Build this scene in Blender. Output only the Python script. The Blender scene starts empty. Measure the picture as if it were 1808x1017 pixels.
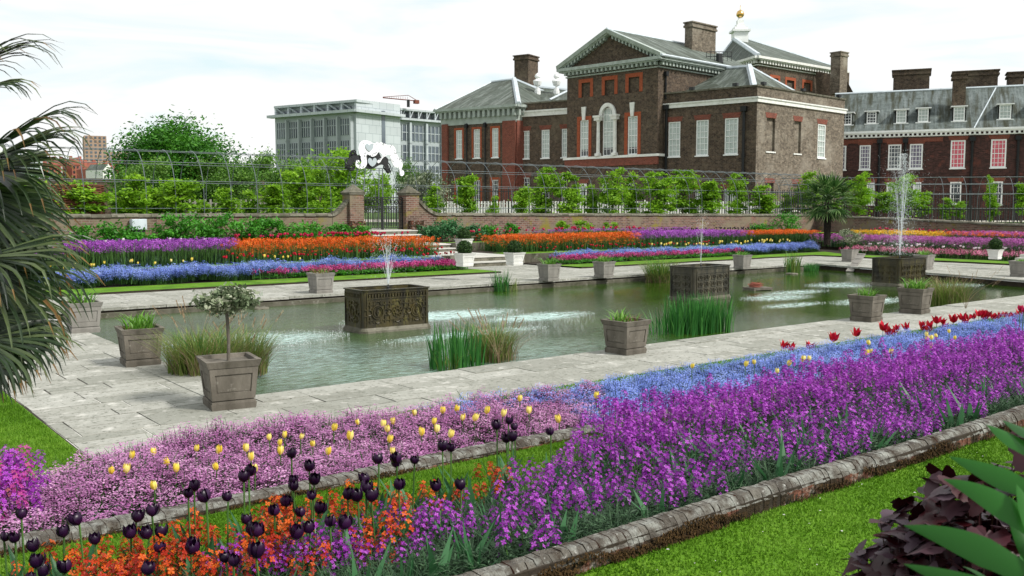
import bpy, math, random
import numpy as np
from mathutils import Vector, geometry
rng = np.random.default_rng(7)
random.seed(7)
R = math.radians
# ---------------------------------------------------------------- camera, sky, sun, exposure
FL = 1640.0; CX, CY, HV, EYE = 904.0, 508.5, 368.0, 2.6
TH = math.atan((CY - HV) / FL)
YAW = math.atan(2076 * math.cos(TH) / FL)
FW = np.array([math.cos(YAW), math.sin(YAW)]); RT = np.array([math.sin(YAW), -math.cos(YAW)])
SC = bpy.context.scene
COL = SC.collection
cam = bpy.data.cameras.new('camera'); camo = bpy.data.objects.new('camera', cam); COL.objects.link(camo)
cam.sensor_width = 36; cam.lens = FL / 1808 * 36; cam.clip_end = 3000; cam.clip_start = 0.05
cam.dof.use_dof = True; cam.dof.focus_distance = 14; cam.dof.aperture_fstop = 9
camo.location = (0, 0, EYE); camo.rotation_euler = (math.pi / 2 - TH, 0, YAW - math.pi / 2)
SC.camera = camo
SC.view_settings.view_transform = 'Standard'; SC.view_settings.look = 'None'
SC.view_settings.exposure = 0.5; SC.view_settings.gamma = 1
SC.cycles.use_denoising = True
SC.cycles.max_bounces = 6; SC.cycles.transparent_max_bounces = 12
SUNV = Vector((0.43, -0.91, 1.05)).normalized()
sun = bpy.data.lights.new('sun', 'SUN'); suno = bpy.data.objects.new('sun', sun); COL.objects.link(suno)
sun.energy = 3.3; sun.angle = R(8); sun.color = (1, 0.96, 0.9)
suno.rotation_euler = SUNV.to_track_quat('Z', 'Y').to_euler()
W = bpy.data.worlds.new('World'); SC.world = W; W.use_nodes = True
nt = W.node_tree; nd = nt.nodes; lk = nt.links
bg = nd['Background']; bg.inputs[1].default_value = 0.1
sky = nd.new('ShaderNodeTexSky'); sky.sky_type = 'NISHITA'; sky.sun_disc = False
sky.sun_elevation = math.asin(SUNV.z); sky.sun_rotation = math.atan2(SUNV.x, SUNV.y)
tc = nd.new('ShaderNodeTexCoord'); mp = nd.new('ShaderNodeMapping'); mp.inputs['Scale'].default_value = (1.6, 1.6, 9)
lk.new(tc.outputs['Generated'], mp.inputs[0])
nz = nd.new('ShaderNodeTexNoise'); nz.inputs['Scale'].default_value = 2.2; nz.inputs['Detail'].default_value = 5
nz.inputs['Distortion'].default_value = 0.6
lk.new(mp.outputs[0], nz.inputs['Vector'])
cr = nd.new('ShaderNodeValToRGB'); lk.new(nz.outputs[0], cr.inputs[0])
cr.color_ramp.elements[0].position = 0.34; cr.color_ramp.elements[0].color = (0.78, 0.93, 0.96, 1)
cr.color_ramp.elements[1].position = 0.50; cr.color_ramp.elements[1].color = (1.0, 1.0, 1.0, 1)
sc10 = nd.new('ShaderNodeVectorMath'); sc10.operation = 'SCALE'; sc10.inputs[3].default_value = 7.35
lk.new(cr.outputs[0], sc10.inputs[0])
mx = nd.new('ShaderNodeMix'); mx.data_type = 'RGBA'; mx.inputs[0].default_value = 0.97
lk.new(sky.outputs[0], mx.inputs[6]); lk.new(sc10.outputs[0], mx.inputs[7]); lk.new(mx.outputs[2], bg.inputs[0])

# ---------------------------------------------------------------- geometry of the view (photo pixels to places)
def ray(u, v):
    a = (u - CX) / FL; b = -(v - CY) / FL
    f = math.cos(TH) + b * math.sin(TH); z = -math.sin(TH) + b * math.cos(TH)
    return np.array([FW[0] * f + RT[0] * a, FW[1] * f + RT[1] * a, z]), f
def G(u, v, z=0.0):                      # point on the level z
    d, f = ray(u, v); t = (z - EYE) / d[2]
    return float(d[0] * t), float(d[1] * t)
def Wp(u, v, f):                         # point at distance f ahead
    d, ff = ray(u, v); t = f / ff
    return np.array([d[0] * t, d[1] * t, EYE + d[2] * t])
def RF(r, f):                            # plan point from sideways / ahead distances
    p = RT * r + FW * f; return (float(p[0]), float(p[1]))
def PX(x, y, z):                         # place to photo pixel
    f = x * FW[0] + y * FW[1]; r = x * RT[0] + y * RT[1]; h = z - EYE
    d = f * math.cos(TH) - h * math.sin(TH); up = f * math.sin(TH) + h * math.cos(TH)
    return CX + FL * r / d, CY - FL * up / d

# ---------------------------------------------------------------- mesh builder
class MB:
    def __init__(s): s.v = []; s.f = []; s.n = 0
    def add(s, V, Q, mat=0, rnd=None):
        V = np.asarray(V, float).reshape(-1, 3); Q = np.asarray(Q, int)
        if len(Q) == 0: return
        if rnd is None: rnd = rng.random(len(Q))
        rnd = np.broadcast_to(np.asarray(rnd, float), (len(Q),))
        s.v.append(V); s.f.append((Q + s.n, np.full(len(Q), mat) if np.isscalar(mat) else np.asarray(mat), rnd)); s.n += len(V)
    def box(s, x0, x1, y0, y1, z0, z1, mat=0, rnd=None):
        V = [(x, y, z) for z in (z0, z1) for y in (y0, y1) for x in (x0, x1)]
        s.add(V, [(0, 2, 3, 1), (4, 5, 7, 6), (0, 1, 5, 4), (2, 6, 7, 3), (0, 4, 6, 2), (1, 3, 7, 5)], mat, rnd)
    def fbox(s, F, s0, s1, z0, z1, o0, o1, mat=0, rnd=None):   # box in a facade frame
        V = [F.pt(a, z, o) for z in (z0, z1) for o in (o0, o1) for a in (s0, s1)]
        s.add(V, [(0, 2, 3, 1), (4, 5, 7, 6), (0, 1, 5, 4), (2, 6, 7, 3), (0, 4, 6, 2), (1, 3, 7, 5)], mat, rnd)
    def hexa(s, P8, mat=0, rnd=None):    # bottom 4 then top 4, both counter-clockwise
        s.add(P8, [(3, 2, 1, 0), (4, 5, 6, 7), (0, 1, 5, 4), (1, 2, 6, 5), (2, 3, 7, 6), (3, 0, 4, 7)], mat, rnd)
    def quad(s, a, b, c, d, mat=0, rnd=None): s.add([a, b, c, d], [(0, 1, 2, 3)], mat, rnd)
    def tri(s, a, b, c, mat=0, rnd=None): s.add([a, b, c], [(0, 1, 2)], mat, rnd)
    def tube(s, P, Rr, n=6, mat=0, rnd=None, cap=True):
        P = np.asarray(P, float); k = len(P); Rr = np.broadcast_to(np.asarray(Rr, float), (k,))
        T = np.gradient(P, axis=0); T /= np.linalg.norm(T, axis=1)[:, None] + 1e-12
        ref = np.array([0, 0, 1.0]) if abs(T[0][2]) < 0.9 else np.array([1.0, 0, 0])
        V = []
        for i in range(k):
            a = np.cross(T[i], ref); a /= np.linalg.norm(a) + 1e-12; b = np.cross(T[i], a)
            ref = np.cross(a, T[i]) if True else ref
            for j in range(n):
                t = 2 * math.pi * j / n
                V.append(P[i] + Rr[i] * (a * math.cos(t) + b * math.sin(t)))
        Q = [(i * n + j, i * n + (j + 1) % n, (i + 1) * n + (j + 1) % n, (i + 1) * n + j) for i in range(k - 1) for j in range(n)]
        s.add(V, Q, mat, rnd)
        if cap and n == 4:
            s.add(V[:4], [(0, 1, 2, 3)], mat, rnd); s.add(V[-4:], [(3, 2, 1, 0)], mat, rnd)
        elif cap:
            for ring, c in ((V[:n], P[0]), (V[-n:], P[-1])):
                s.add(list(ring) + [c], [(j, (j + 1) % n, n) for j in range(n)], mat, rnd)
    def lathe(s, c, prof, n=16, mat=0, rnd=None):               # prof: (r, z)
        V = [(c[0] + r * math.cos(2 * math.pi * j / n), c[1] + r * math.sin(2 * math.pi * j / n), c[2] + z) for r, z in prof for j in range(n)]
        k = len(prof)
        s.add(V, [(i * n + j, i * n + (j + 1) % n, (i + 1) * n + (j + 1) % n, (i + 1) * n + j) for i in range(k - 1) for j in range(n)], mat, rnd)
    def inst(s, T, pos, yaw=None, scl=None, tilt=0.0, rnd=None, mats=None):   # scatter a template (V,Q,mat,rnd)
        V, Q, M_, Rn = T; pos = np.asarray(pos, float); N = len(pos)
        if N == 0: return
        yaw = rng.random(N) * 6.283 if yaw is None else np.broadcast_to(yaw, (N,))
        scl = np.ones((N, 3)) if scl is None else np.asarray(scl, float)
        if scl.ndim == 1: scl = np.repeat(scl[:, None], 3, 1)
        X = V[None] * scl[:, None, :]
        if np.any(np.asarray(tilt) != 0):
            tl = np.broadcast_to(tilt, (N,)) * rng.random(N); ta = rng.random(N) * 6.283
            ax = np.stack([np.cos(ta), np.sin(ta), 0 * ta], 1); c = np.cos(tl)[:, None, None]; sn = np.sin(tl)[:, None, None]
            A = np.repeat(ax[:, None], V.shape[0], 1)
            X = X * c + np.cross(A, X) * sn + A * (A * X).sum(2)[..., None] * (1 - c)
        c = np.cos(yaw)[:, None]; sn = np.sin(yaw)[:, None]
        Y = np.stack([X[..., 0] * c - X[..., 1] * sn, X[..., 0] * sn + X[..., 1] * c, X[..., 2]], 2) + pos[:, None]
        nv = V.shape[0]
        off = (np.arange(N) * nv)[:, None, None]
        r0 = rng.random(N) if rnd is None else np.broadcast_to(rnd, (N,))
        for kq in sorted(Q):
            q = Q[kq]; m_ = M_[kq]; rr = Rn[kq]
            qq = (q[None] + off).reshape(-1, kq)
            mm = np.tile(m_, N)
            rf = np.clip(0.65 * np.repeat(r0, len(q)) + 0.35 * np.tile(rr, N), 0, 1)
            if kq == sorted(Q)[0]:
                s.v.append(Y.reshape(-1, 3)); base = s.n; s.n += N * nv
            s.f.append((qq + base, mm, rf))
    def template(s):
        V = np.concatenate(s.v); Q = {}; M_ = {}; Rn = {}
        for q, m, r in s.f:
            Q.setdefault(q.shape[1], []).append(q); M_.setdefault(q.shape[1], []).append(m); Rn.setdefault(q.shape[1], []).append(r)
        return V, {k: np.concatenate(x) for k, x in Q.items()}, {k: np.concatenate(x) for k, x in M_.items()}, {k: np.concatenate(x) for k, x in Rn.items()}
    def mesh(s, name, mats, smooth=False):
        me = bpy.data.meshes.new(name)
        if not isinstance(mats, (list, tuple)): mats = [mats]
        for m in mats: me.materials.append(m)
        V = np.concatenate(s.v)
        fs = s.f; sizes = np.concatenate([np.full(len(q), q.shape[1]) for q, _, _ in fs])
        loops = np.concatenate([q.ravel() for q, _, _ in fs]).astype(np.int32)
        mat = np.concatenate([m for _, m, _ in fs]).astype(np.int32); rn = np.concatenate([r for _, _, r in fs]).astype(np.float32)
        st = np.concatenate([[0], np.cumsum(sizes)[:-1]]).astype(np.int32)
        me.vertices.add(len(V)); me.vertices.foreach_set('co', V.astype(np.float32).ravel())
        me.loops.add(len(loops)); me.loops.foreach_set('vertex_index', loops)
        me.polygons.add(len(sizes)); me.polygons.foreach_set('loop_start', st)
        me.polygons.foreach_set('material_index', mat)
        if smooth: me.polygons.foreach_set('use_smooth', np.ones(len(sizes), bool))
        else: me.polygons.foreach_set('use_smooth', np.zeros(len(sizes), bool))
        # box-projected uv in metres
        P0 = V[loops[st]]; P1 = V[loops[st + 1]]; P2 = V[loops[st + 2]]
        N = np.cross(P1 - P0, P2 - P0); N /= np.linalg.norm(N, axis=1)[:, None] + 1e-12
        Tn = np.stack([-N[:, 1], N[:, 0], 0 * N[:, 0]], 1); L = np.linalg.norm(Tn, axis=1)
        flat = L < 0.2; Tn[flat] = (1, 0, 0); L[flat] = 1; Tn /= L[:, None]
        Bn = np.cross(N, Tn); Bn[flat] = (0, 1, 0)
        Tl = np.repeat(Tn, sizes, 0); Bl = np.repeat(Bn, sizes, 0); Pl = V[loops]
        uv = np.stack([(Pl * Tl).sum(1), (Pl * Bl).sum(1)], 1).astype(np.float32)
        ul = me.uv_layers.new(name='UVMap'); ul.data.foreach_set('uv', uv.ravel())
        at = me.attributes.new('rnd', 'FLOAT', 'FACE'); at.data.foreach_set('value', rn)
        me.update(calc_edges=True)
        return me
    def build(s, name, mats, parent=None, smooth=False, loc=None):
        if loc is not None: s.v = [a - np.asarray(loc, float) for a in s.v]
        o = bpy.data.objects.new(name, s.mesh(name, mats, smooth)); COL.objects.link(o)
        if parent is not None: o.parent = parent
        if loc is not None: o.location = loc
        return o
def tag(o, label=None, cat=None, group=None, kind=None):
    for k, v in (('label', label), ('category', cat), ('group', group), ('kind', kind)):
        if v: o[k] = v
    return o
def empty(name, loc=(0, 0, 0), rz=0.0, label=None, cat=None, group=None):
    o = bpy.data.objects.new(name, None); COL.objects.link(o); o.location = loc; o.rotation_euler = (0, 0, rz); o.empty_display_size = 0.1
    return tag(o, label, cat, group)
def put(me, name, parent=None, loc=None, rz=None, s=None):
    o = bpy.data.objects.new(name, me); COL.objects.link(o)
    if parent is not None: o.parent = parent
    if loc is not None: o.location = loc
    if rz is not None: o.rotation_euler = (0, 0, rz)
    if s is not None: o.scale = (s, s, s) if np.isscalar(s) else s
    return o
def copy_tree(o, parent=None):
    c = o.copy(); COL.objects.link(c)
    if parent is not None: c.parent = parent
    for ch in [k for k in bpy.data.objects if k.parent == o]: copy_tree(ch, c)
    return c
class Fac:                                # vertical facade frame between two plan points
    def __init__(s, A, B):
        s.A = np.array(A[:2], float); s.B = np.array(B[:2], float); s.L = np.linalg.norm(s.B - s.A); s.d = (s.B - s.A) / s.L
        n = np.array([s.d[1], -s.d[0]]); s.n = n if n @ (-s.A) > 0 else -n
    def pt(s, a, z, o=0.0):
        p = s.A + s.d * a + s.n * o; return (p[0], p[1], z)
    def px(s, u, v):
        D, f = ray(u, v); M2 = np.array([[D[0], -s.d[0]], [D[1], -s.d[1]]]); t, a = np.linalg.solve(M2, s.A); return a, EYE + D[2] * t
    def rect(s, u0, u1, v0, v1):          # photo rectangle to facade rectangle
        um = (u0 + u1) / 2; a0 = s.px(u0, (v0 + v1) / 2)[0]; a1 = s.px(u1, (v0 + v1) / 2)[0]
        return a0, a1, s.px(um, v1)[1], s.px(um, v0)[1]

# ---------------------------------------------------------------- materials
def mat(name, cols, scale=4.0, rough=0.8, coord='Object', detail=6, bump=0.0, bscale=None, stretch=(1, 1, 1), attr=0.0,
        transl=0.0, spec=0.3, metal=0.0, brick=None, pos=None, layers=(), coat=0.0, stripes=None):
    m = bpy.data.materials.new(name); m.use_nodes = True; t = m.node_tree; n = t.nodes; l = t.links
    b = n['Principled BSDF']; out = n['Material Output']
    b.inputs['Roughness'].default_value = rough; b.inputs['Specular IOR Level'].default_value = spec; b.inputs['Metallic'].default_value = metal
    b.inputs['Coat Weight'].default_value = coat
    tcn = n.new('ShaderNodeTexCoord'); mpn = n.new('ShaderNodeMapping'); mpn.inputs['Scale'].default_value = stretch
    l.new(tcn.outputs[coord], mpn.inputs[0]); vec = mpn.outputs[0]
    def noise(sc, det=detail, dist=0.0):
        q = n.new('ShaderNodeTexNoise'); q.inputs['Scale'].default_value = sc; q.inputs['Detail'].default_value = det
        q.inputs['Distortion'].default_value = dist; l.new(vec, q.inputs['Vector']); return q.outputs[0]
    fac = noise(scale)
    if attr > 0:
        at = n.new('ShaderNodeAttribute'); at.attribute_name = 'rnd'
        mxx = n.new('ShaderNodeMix'); mxx.inputs[0].default_value = attr; l.new(fac, mxx.inputs[2]); l.new(at.outputs['Fac'], mxx.inputs[3]); fac = mxx.outputs[0]
    rp = n.new('ShaderNodeValToRGB'); l.new(fac, rp.inputs[0]); e = rp.color_ramp.elements
    k = len(cols); lo, hi = (0.0, 1.0) if attr > 0.5 else (0.3, 0.7)
    ps = pos or [lo + (hi - lo) * i / max(1, k - 1) for i in range(k)]
    while len(e) < k: e.new(0.5)
    for i in range(k): e[i].position = ps[i]; e[i].color = (*cols[i], 1)
    if k == 1: e[1].color = (*cols[0], 1)
    col = rp.outputs[0]
    if brick:                              # (width, height, mortar size, mortar colour, tint)
        bw, bh, ms, mc, tint = brick
        bt = n.new('ShaderNodeTexBrick'); bt.inputs['Scale'].default_value = 1; bt.inputs['Brick Width'].default_value = bw; bt.inputs['Row Height'].default_value = bh
        bt.inputs['Mortar Size'].default_value = ms; bt.inputs['Mortar Smooth'].default_value = 0.2
        bt.inputs['Color1'].default_value = (1 - tint,) * 3 + (1,); bt.inputs['Color2'].default_value = (1 + tint,) * 3 + (1,); bt.inputs['Mortar'].default_value = (1, 1, 1, 1)
        l.new(tcn.outputs['UV'], bt.inputs['Vector'])
        mu = n.new('ShaderNodeMix'); mu.data_type = 'RGBA'; mu.blend_type = 'MULTIPLY'; mu.inputs[0].default_value = 1
        l.new(col, mu.inputs[6]); l.new(bt.outputs['Color'], mu.inputs[7])
        m2 = n.new('ShaderNodeMix'); m2.data_type = 'RGBA'; l.new(bt.outputs['Fac'], m2.inputs[0]); l.new(mu.outputs[2], m2.inputs[6]); m2.inputs[7].default_value = (*mc, 1)
        col = m2.outputs[2]
    for (lc, lsc, a, bb, st) in layers:    # stain layers: colour, scale, ramp from, ramp to, stretch
        mq = n.new('ShaderNodeMapping'); mq.inputs['Scale'].default_value = st; mq.inputs['Location'].default_value = (lsc, 3 * lsc, 1.7); l.new(tcn.outputs[coord], mq.inputs[0])
        q = n.new('ShaderNodeTexNoise'); q.inputs['Scale'].default_value = lsc; q.inputs['Detail'].default_value = 7; q.inputs['Roughness'].default_value = 0.65; l.new(mq.outputs[0], q.inputs['Vector'])
        mr = n.new('ShaderNodeMapRange'); l.new(q.outputs[0], mr.inputs[0]); mr.inputs[1].default_value = a; mr.inputs[2].default_value = bb
        m3 = n.new('ShaderNodeMix'); m3.data_type = 'RGBA'; l.new(mr.outputs[0], m3.inputs[0]); l.new(col, m3.inputs[6]); m3.inputs[7].default_value = (*lc, 1); col = m3.outputs[2]
    l.new(col, b.inputs['Base Color'])
    if bump > 0:
        bn = n.new('ShaderNodeBump'); bn.inputs['Strength'].default_value = bump; bn.inputs['Distance'].default_value = 0.02
        l.new(noise(bscale or scale * 4), bn.inputs['Height']); l.new(bn.outputs[0], b.inputs['Normal'])
    if transl > 0:
        tr = n.new('ShaderNodeBsdfTranslucent'); l.new(col, tr.inputs['Color']); ms_ = n.new('ShaderNodeMixShader'); ms_.inputs[0].default_value = transl
        l.new(b.outputs[0], ms_.inputs[1]); l.new(tr.outputs[0], ms_.inputs[2]); l.new(ms_.outputs[0], out.inputs[0])
    return m
def leafm(name, cols, transl=0.35, rough=0.55, attr=0.85, spec=0.3): return mat(name, cols, 1.5, rough, attr=attr, transl=transl, spec=spec)
BR = (0.34, 0.12, 0.012, (0.13, 0.11, 0.09), 0.35)
M = {}
M['brown_brick'] = mat('brown_brick', [(0.024, 0.015, 0.010), (0.115, 0.080, 0.052)], 4, 0.9, brick=BR, layers=[((0.028, 0.017, 0.012), 3, 0.5, 0.75, (1, 1, 1)), ((0.15, 0.11, 0.075), 9, 0.56, 0.7, (1, 1, 1.6)), ((0.17, 0.14, 0.095), 0.35, 0.55, 0.8, (1, 1, 1))])
M['grey_lit_brick'] = mat('grey_lit_brick', [(0.065, 0.05, 0.036), (0.22, 0.185, 0.14)], 4, 0.9, brick=BR, layers=[((0.07, 0.05, 0.035), 3, 0.52, 0.75, (1, 1, 1)), ((0.28, 0.24, 0.19), 9, 0.56, 0.7, (1, 1, 1.6)), ((0.30, 0.27, 0.22), 0.4, 0.52, 0.8, (1, 1, 1))])  # lighter copy of the brown brick: sunlit side painted in; also grey chimneys
M['red_brick'] = mat('red_brick', [(0.10, 0.026, 0.017), (0.21, 0.055, 0.034)], 5, 0.9, brick=(0.3, 0.1, 0.01, (0.22, 0.12, 0.09), 0.2))
M['orange_brick'] = mat('orange_brick', [(0.22, 0.05, 0.022), (0.34, 0.09, 0.04)], 6, 0.9)
M['dark_red_brick'] = mat('dark_red_brick', [(0.026, 0.012, 0.011), (0.075, 0.029, 0.024)], 4, 0.9, brick=(0.3, 0.1, 0.012, (0.07, 0.045, 0.038), 0.5), layers=[((0.03, 0.018, 0.015), 1.2, 0.5, 0.8, (1, 1, 1)), ((0.16, 0.05, 0.035), .5, .58, .7, (1, 1, 1))])
M['stone_white'] = mat('stone_white', [(0.62, 0.62, 0.58), (0.75, 0.76, 0.73)], 3, 0.7, layers=[((0.34, 0.33, 0.29), 3, 0.55, 0.85, (1, 1, 0.4))])
M['paint_white'] = mat('paint_white', [(0.72, 0.74, 0.73), (0.82, 0.83, 0.82)], 2, 0.5)
M['cornice'] = mat('cornice', [(0.26, 0.30, 0.27), (0.38, 0.43, 0.40)], 2, 0.7)
M['slate'] = mat('slate', [(0.045, 0.060, 0.048), (0.095, 0.115, 0.092)], 3, 0.7, coord='UV', brick=(0.5, 0.28, 0.02, (0.06, 0.07, 0.06), 0.18),
    layers=[((0.24, 0.27, 0.25), 1.0, 0.5, 0.75, (2.6, 0.30, 1)), ((0.03, 0.035, 0.022), 0.9, 0.5, 0.7, (1.6, 0.3, 1))])
M['slate_range'] = mat('slate_range', [(0.06, 0.075, 0.07), (0.125, 0.15, 0.142)], 3, 0.7, coord='UV', brick=(0.5, 0.28, 0.02, (0.10, 0.12, 0.12), 0.2),
    layers=[((0.20, 0.23, 0.23), 1.1, 0.5, 0.74, (3.2, 0.28, 1)), ((0.03, 0.033, 0.018), 0.8, 0.46, 0.62, (2.6, 0.30, 1))])
M['lead'] = mat('lead', [(0.42, 0.47, 0.50), (0.58, 0.64, 0.68)], 2, 0.5)
M['iron'] = mat('iron', [(0.012, 0.013, 0.014)], 3, 0.45, spec=0.5)
M['pipe'] = mat('pipe', [(0.008, 0.009, 0.010)], 3, 0.5)
M['blind'] = mat('blind', [(0.34, 0.40, 0.37), (0.46, 0.52, 0.49)], 1.6, 0.2, spec=0.6, coat=0.5)
M['blind_pink'] = mat('blind_pink', [(0.52, 0.05, 0.09), (0.6, 0.09, 0.13)], 1.2, 0.25, spec=0.6, coat=0.4)
M['blind_lilac'] = mat('blind_lilac', [(0.10, 0.08, 0.13), (0.16, 0.13, 0.20)], 1.2, 0.2, spec=0.6, coat=0.5)
M['glass'] = mat('glass', [(0.012, 0.015, 0.018), (0.03, 0.035, 0.04)], 0.6, 0.08, spec=0.8)
M['gold'] = mat('gold', [(0.62, 0.40, 0.13)], 2, 0.3, metal=1.0)
M['paving'] = mat('paving', [(0.20, 0.205, 0.175), (0.29, 0.29, 0.255), (0.38, 0.38, 0.345)], 1.3, 0.85, attr=0.6, bump=0.5, bscale=30,
    layers=[((0.16, 0.16, 0.13), 2.2, 0.54, 0.80, (1, 1, 1)), ((0.12, 0.125, 0.10), 16, 0.54, 0.66, (1, 1, 1)), ((0.52, 0.51, 0.47), 4, 0.56, 0.72, (1, 1, 1))])
M['paving_plain'] = mat('paving_plain', [(0.40, 0.40, 0.36), (0.52, 0.51, 0.47)], 1.2, 0.85, attr=0.5, bump=0.3, bscale=30, layers=[((0.36, 0.35, 0.31), 3.2, 0.55, 0.8, (1, 1, 1))])
M['grout'] = mat('grout', [(0.05, 0.045, 0.035), (0.56, 0.55, 0.51)], 0.5, 0.95, pos=[0.42, 0.50])
M['coping'] = mat('coping', [(0.075, 0.07, 0.05), (0.17, 0.16, 0.125)], 2.5, 0.9, bump=0.5, bscale=20, attr=0.4, layers=[((0.035, 0.04, 0.018), 3, 0.5, 0.7, (1, 1, 1)), ((0.28, 0.27, 0.23), 5, 0.58, 0.75, (1, 1, 1))])
M['grass'] = mat('grass', [(0.05, 0.125, 0.005), (0.088, 0.20, 0.009), (0.13, 0.245, 0.017)], 1.6, 0.85, bump=0.6, bscale=60, spec=0.15, layers=[((0.05, 0.12, 0.006), 22, 0.5, 0.75, (1, 1, 1)), ((0.19, 0.26, 0.06), 0.8, 0.58, 0.8, (1, 1, 1))])
M['field'] = mat('field', [(0.05, 0.11, 0.02), (0.10, 0.17, 0.04)], 0.05, 0.95)
M['gravel'] = mat('gravel', [(0.40, 0.38, 0.32), (0.52, 0.50, 0.44)], 0.6, 0.95)
M['soil'] = mat('soil', [(0.018, 0.014, 0.009), (0.04, 0.03, 0.02)], 6, 0.95, bump=0.8, bscale=25)
M['kerb'] = mat('kerb', [(0.05, 0.042, 0.034), (0.14, 0.13, 0.11)], 12, 0.95, attr=0.25, bump=1.0, bscale=60, layers=[((0.25, 0.255, 0.23), 9, 0.47, 0.64, (1, 1, 1)), ((0.035, 0.024, 0.015), 5, 0.55, 0.66, (1, 1, 1)), ((0.42, 0.42, 0.39), 30, 0.6, 0.72, (1, 1, 1))])
M['kerb_side'] = mat('kerb_side', [(0.10, 0.035, 0.02), (0.20, 0.085, 0.055)], 5, 0.98, attr=0.4, bump=1.0, bscale=50, layers=[((0.24, 0.22, 0.19), 9, 0.50, 0.60, (1, 1, 1)), ((0.028, 0.018, 0.008), 3.2, 0.44, 0.52, (1, 1, 1.5))])
M['moss'] = mat('moss', [(0.035, 0.02, 0.006), (0.085, 0.045, 0.012)], 20, 1.0, bump=1.0, bscale=90)
M['garden_brick'] = mat('garden_brick', [(0.10, 0.05, 0.038), (0.18, 0.10, 0.075)], 3, 0.95, brick=(0.32, 0.11, 0.016, (0.22, 0.19, 0.155), 0.45),
    layers=[((0.19, 0.16, 0.11), 0.45, 0.46, 0.60, (1, 1, 1)), ((0.20, 0.17, 0.03), 0.7, 0.56, 0.66, (1, 1, 1.5)), ((0.25, 0.05, 0.05), 0.4, 0.62, 0.72, (1, 1, 1)), ((0.08, 0.06, 0.045), 3, 0.58, 0.75, (1, 1, 1))])
M['timber'] = mat('timber', [(0.075, 0.066, 0.052), (0.17, 0.152, 0.125)], 5, 0.85, bump=0.4, bscale=30, stretch=(1, 1, 0.35), layers=[((0.06, 0.06, 0.035), 5, 0.58, 0.8, (1, 1, 0.3)), ((0.30, 0.28, 0.24), 9, 0.6, 0.8, (1, 1, 1))])
M['timber_pale'] = mat('timber_pale', [(0.17, 0.162, 0.145), (0.27, 0.255, 0.23)], 5, 0.85, bump=0.3, bscale=30, stretch=(1, 1, 0.35), layers=[((0.15, 0.14, 0.12), 5, 0.58, 0.8, (1, 1, 0.3))])
M['cistern'] = mat('cistern', [(0.012, 0.010, 0.004), (0.055, 0.042, 0.009)], 2.5, 0.45, bump=0.5, bscale=16, stretch=(1, 1, 0.45), spec=0.5, layers=[((0.17, 0.155, 0.035), 4, 0.54, 0.72, (1, 1, 0.3)), ((0.012, 0.010, 0.006), 3, 0.5, 0.66, (1.5, 1.5, 0.25))])
M['cistern_grey'] = mat('cistern_grey', [(0.022, 0.019, 0.012), (0.075, 0.066, 0.042)], 2.5, 0.45, bump=0.5, bscale=16, stretch=(1, 1, 0.45), spec=0.5, layers=[((0.24, 0.22, 0.15), 4, 0.56, 0.7, (1, 1, 0.3)), ((0.012, 0.012, 0.008), 3, 0.5, 0.66, (1.5, 1.5, 0.25))])
M['bark'] = mat('bark', [(0.06, 0.05, 0.035), (0.14, 0.12, 0.09)], 12, 0.95, bump=0.6, bscale=30)
M['palm_bark'] = mat('palm_bark', [(0.012, 0.009, 0.007), (0.04, 0.03, 0.022)], 12, 0.95, bump=0.6, bscale=30)
M['steel'] = mat('steel', [(0.09, 0.11, 0.12), (0.15, 0.175, 0.19)], 4, 0.45, spec=0.5)
M['clad'] = mat('clad', [(0.38, 0.42, 0.44), (0.45, 0.49, 0.51)], 0.1, 0.5, brick=(2.6, 2.2, 0.05, (0.22, 0.26, 0.28), 0.05))
M['clad_band'] = mat('clad_band', [(0.31, 0.345, 0.36), (0.37, 0.405, 0.42)], 0.1, 0.5)
M['office_glass'] = mat('office_glass', [(0.03, 0.04, 0.055), (0.13, 0.16, 0.19)], 0.12, 0.15, spec=0.7)
M['jet'] = bpy.data.materials.new('jet')
M['jet'].use_nodes = True
_b = M['jet'].node_tree.nodes['Principled BSDF']; _b.inputs['Base Color'].default_value = (0.9, 0.95, 0.97, 1); _b.inputs['Roughness'].default_value = 0.15; _b.inputs['Alpha'].default_value = 0.5
# leaves and petals
M['lime_leaf'] = leafm('lime_leaf', [(0.06, 0.16, 0.008), (0.19, 0.39, 0.018), (0.36, 0.58, 0.04)], 0.45)
M['oak_leaf'] = leafm('oak_leaf', [(0.018, 0.075, 0.008), (0.05, 0.19, 0.016), (0.12, 0.34, 0.03)], 0.35)
M['mid_leaf'] = leafm('mid_leaf', [(0.03, 0.085, 0.012), (0.085, 0.20, 0.025), (0.18, 0.33, 0.05)], 0.35)
M['grey_leaf'] = leafm('grey_leaf', [(0.05, 0.08, 0.04), (0.16, 0.21, 0.11), (0.62, 0.62, 0.48)], 0.25)
M['bush_leaf'] = leafm('bush_leaf', [(0.02, 0.10, 0.01), (0.055, 0.24, 0.018), (0.11, 0.38, 0.03)], 0.35)
M['bush_blue'] = leafm('bush_blue', [(0.02, 0.08, 0.03), (0.05, 0.17, 0.06), (0.10, 0.26, 0.10)], 0.3)
M['box_leaf'] = leafm('box_leaf', [(0.008, 0.03, 0.004), (0.02, 0.06, 0.008), (0.05, 0.11, 0.012)], 0.2)
M['box_yellow'] = leafm('box_yellow', [(0.05, 0.09, 0.008), (0.12, 0.18, 0.015), (0.25, 0.28, 0.03)], 0.2)
M['palm_leaf'] = leafm('palm_leaf', [(0.006, 0.014, 0.005), (0.022, 0.048, 0.013), (0.13, 0.17, 0.065)], 0.2, 0.35, spec=0.6)
M['palm_far'] = leafm('palm_far', [(0.012, 0.045, 0.008), (0.06, 0.15, 0.03), (0.30, 0.42, 0.16)], 0.25, 0.45)
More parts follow.
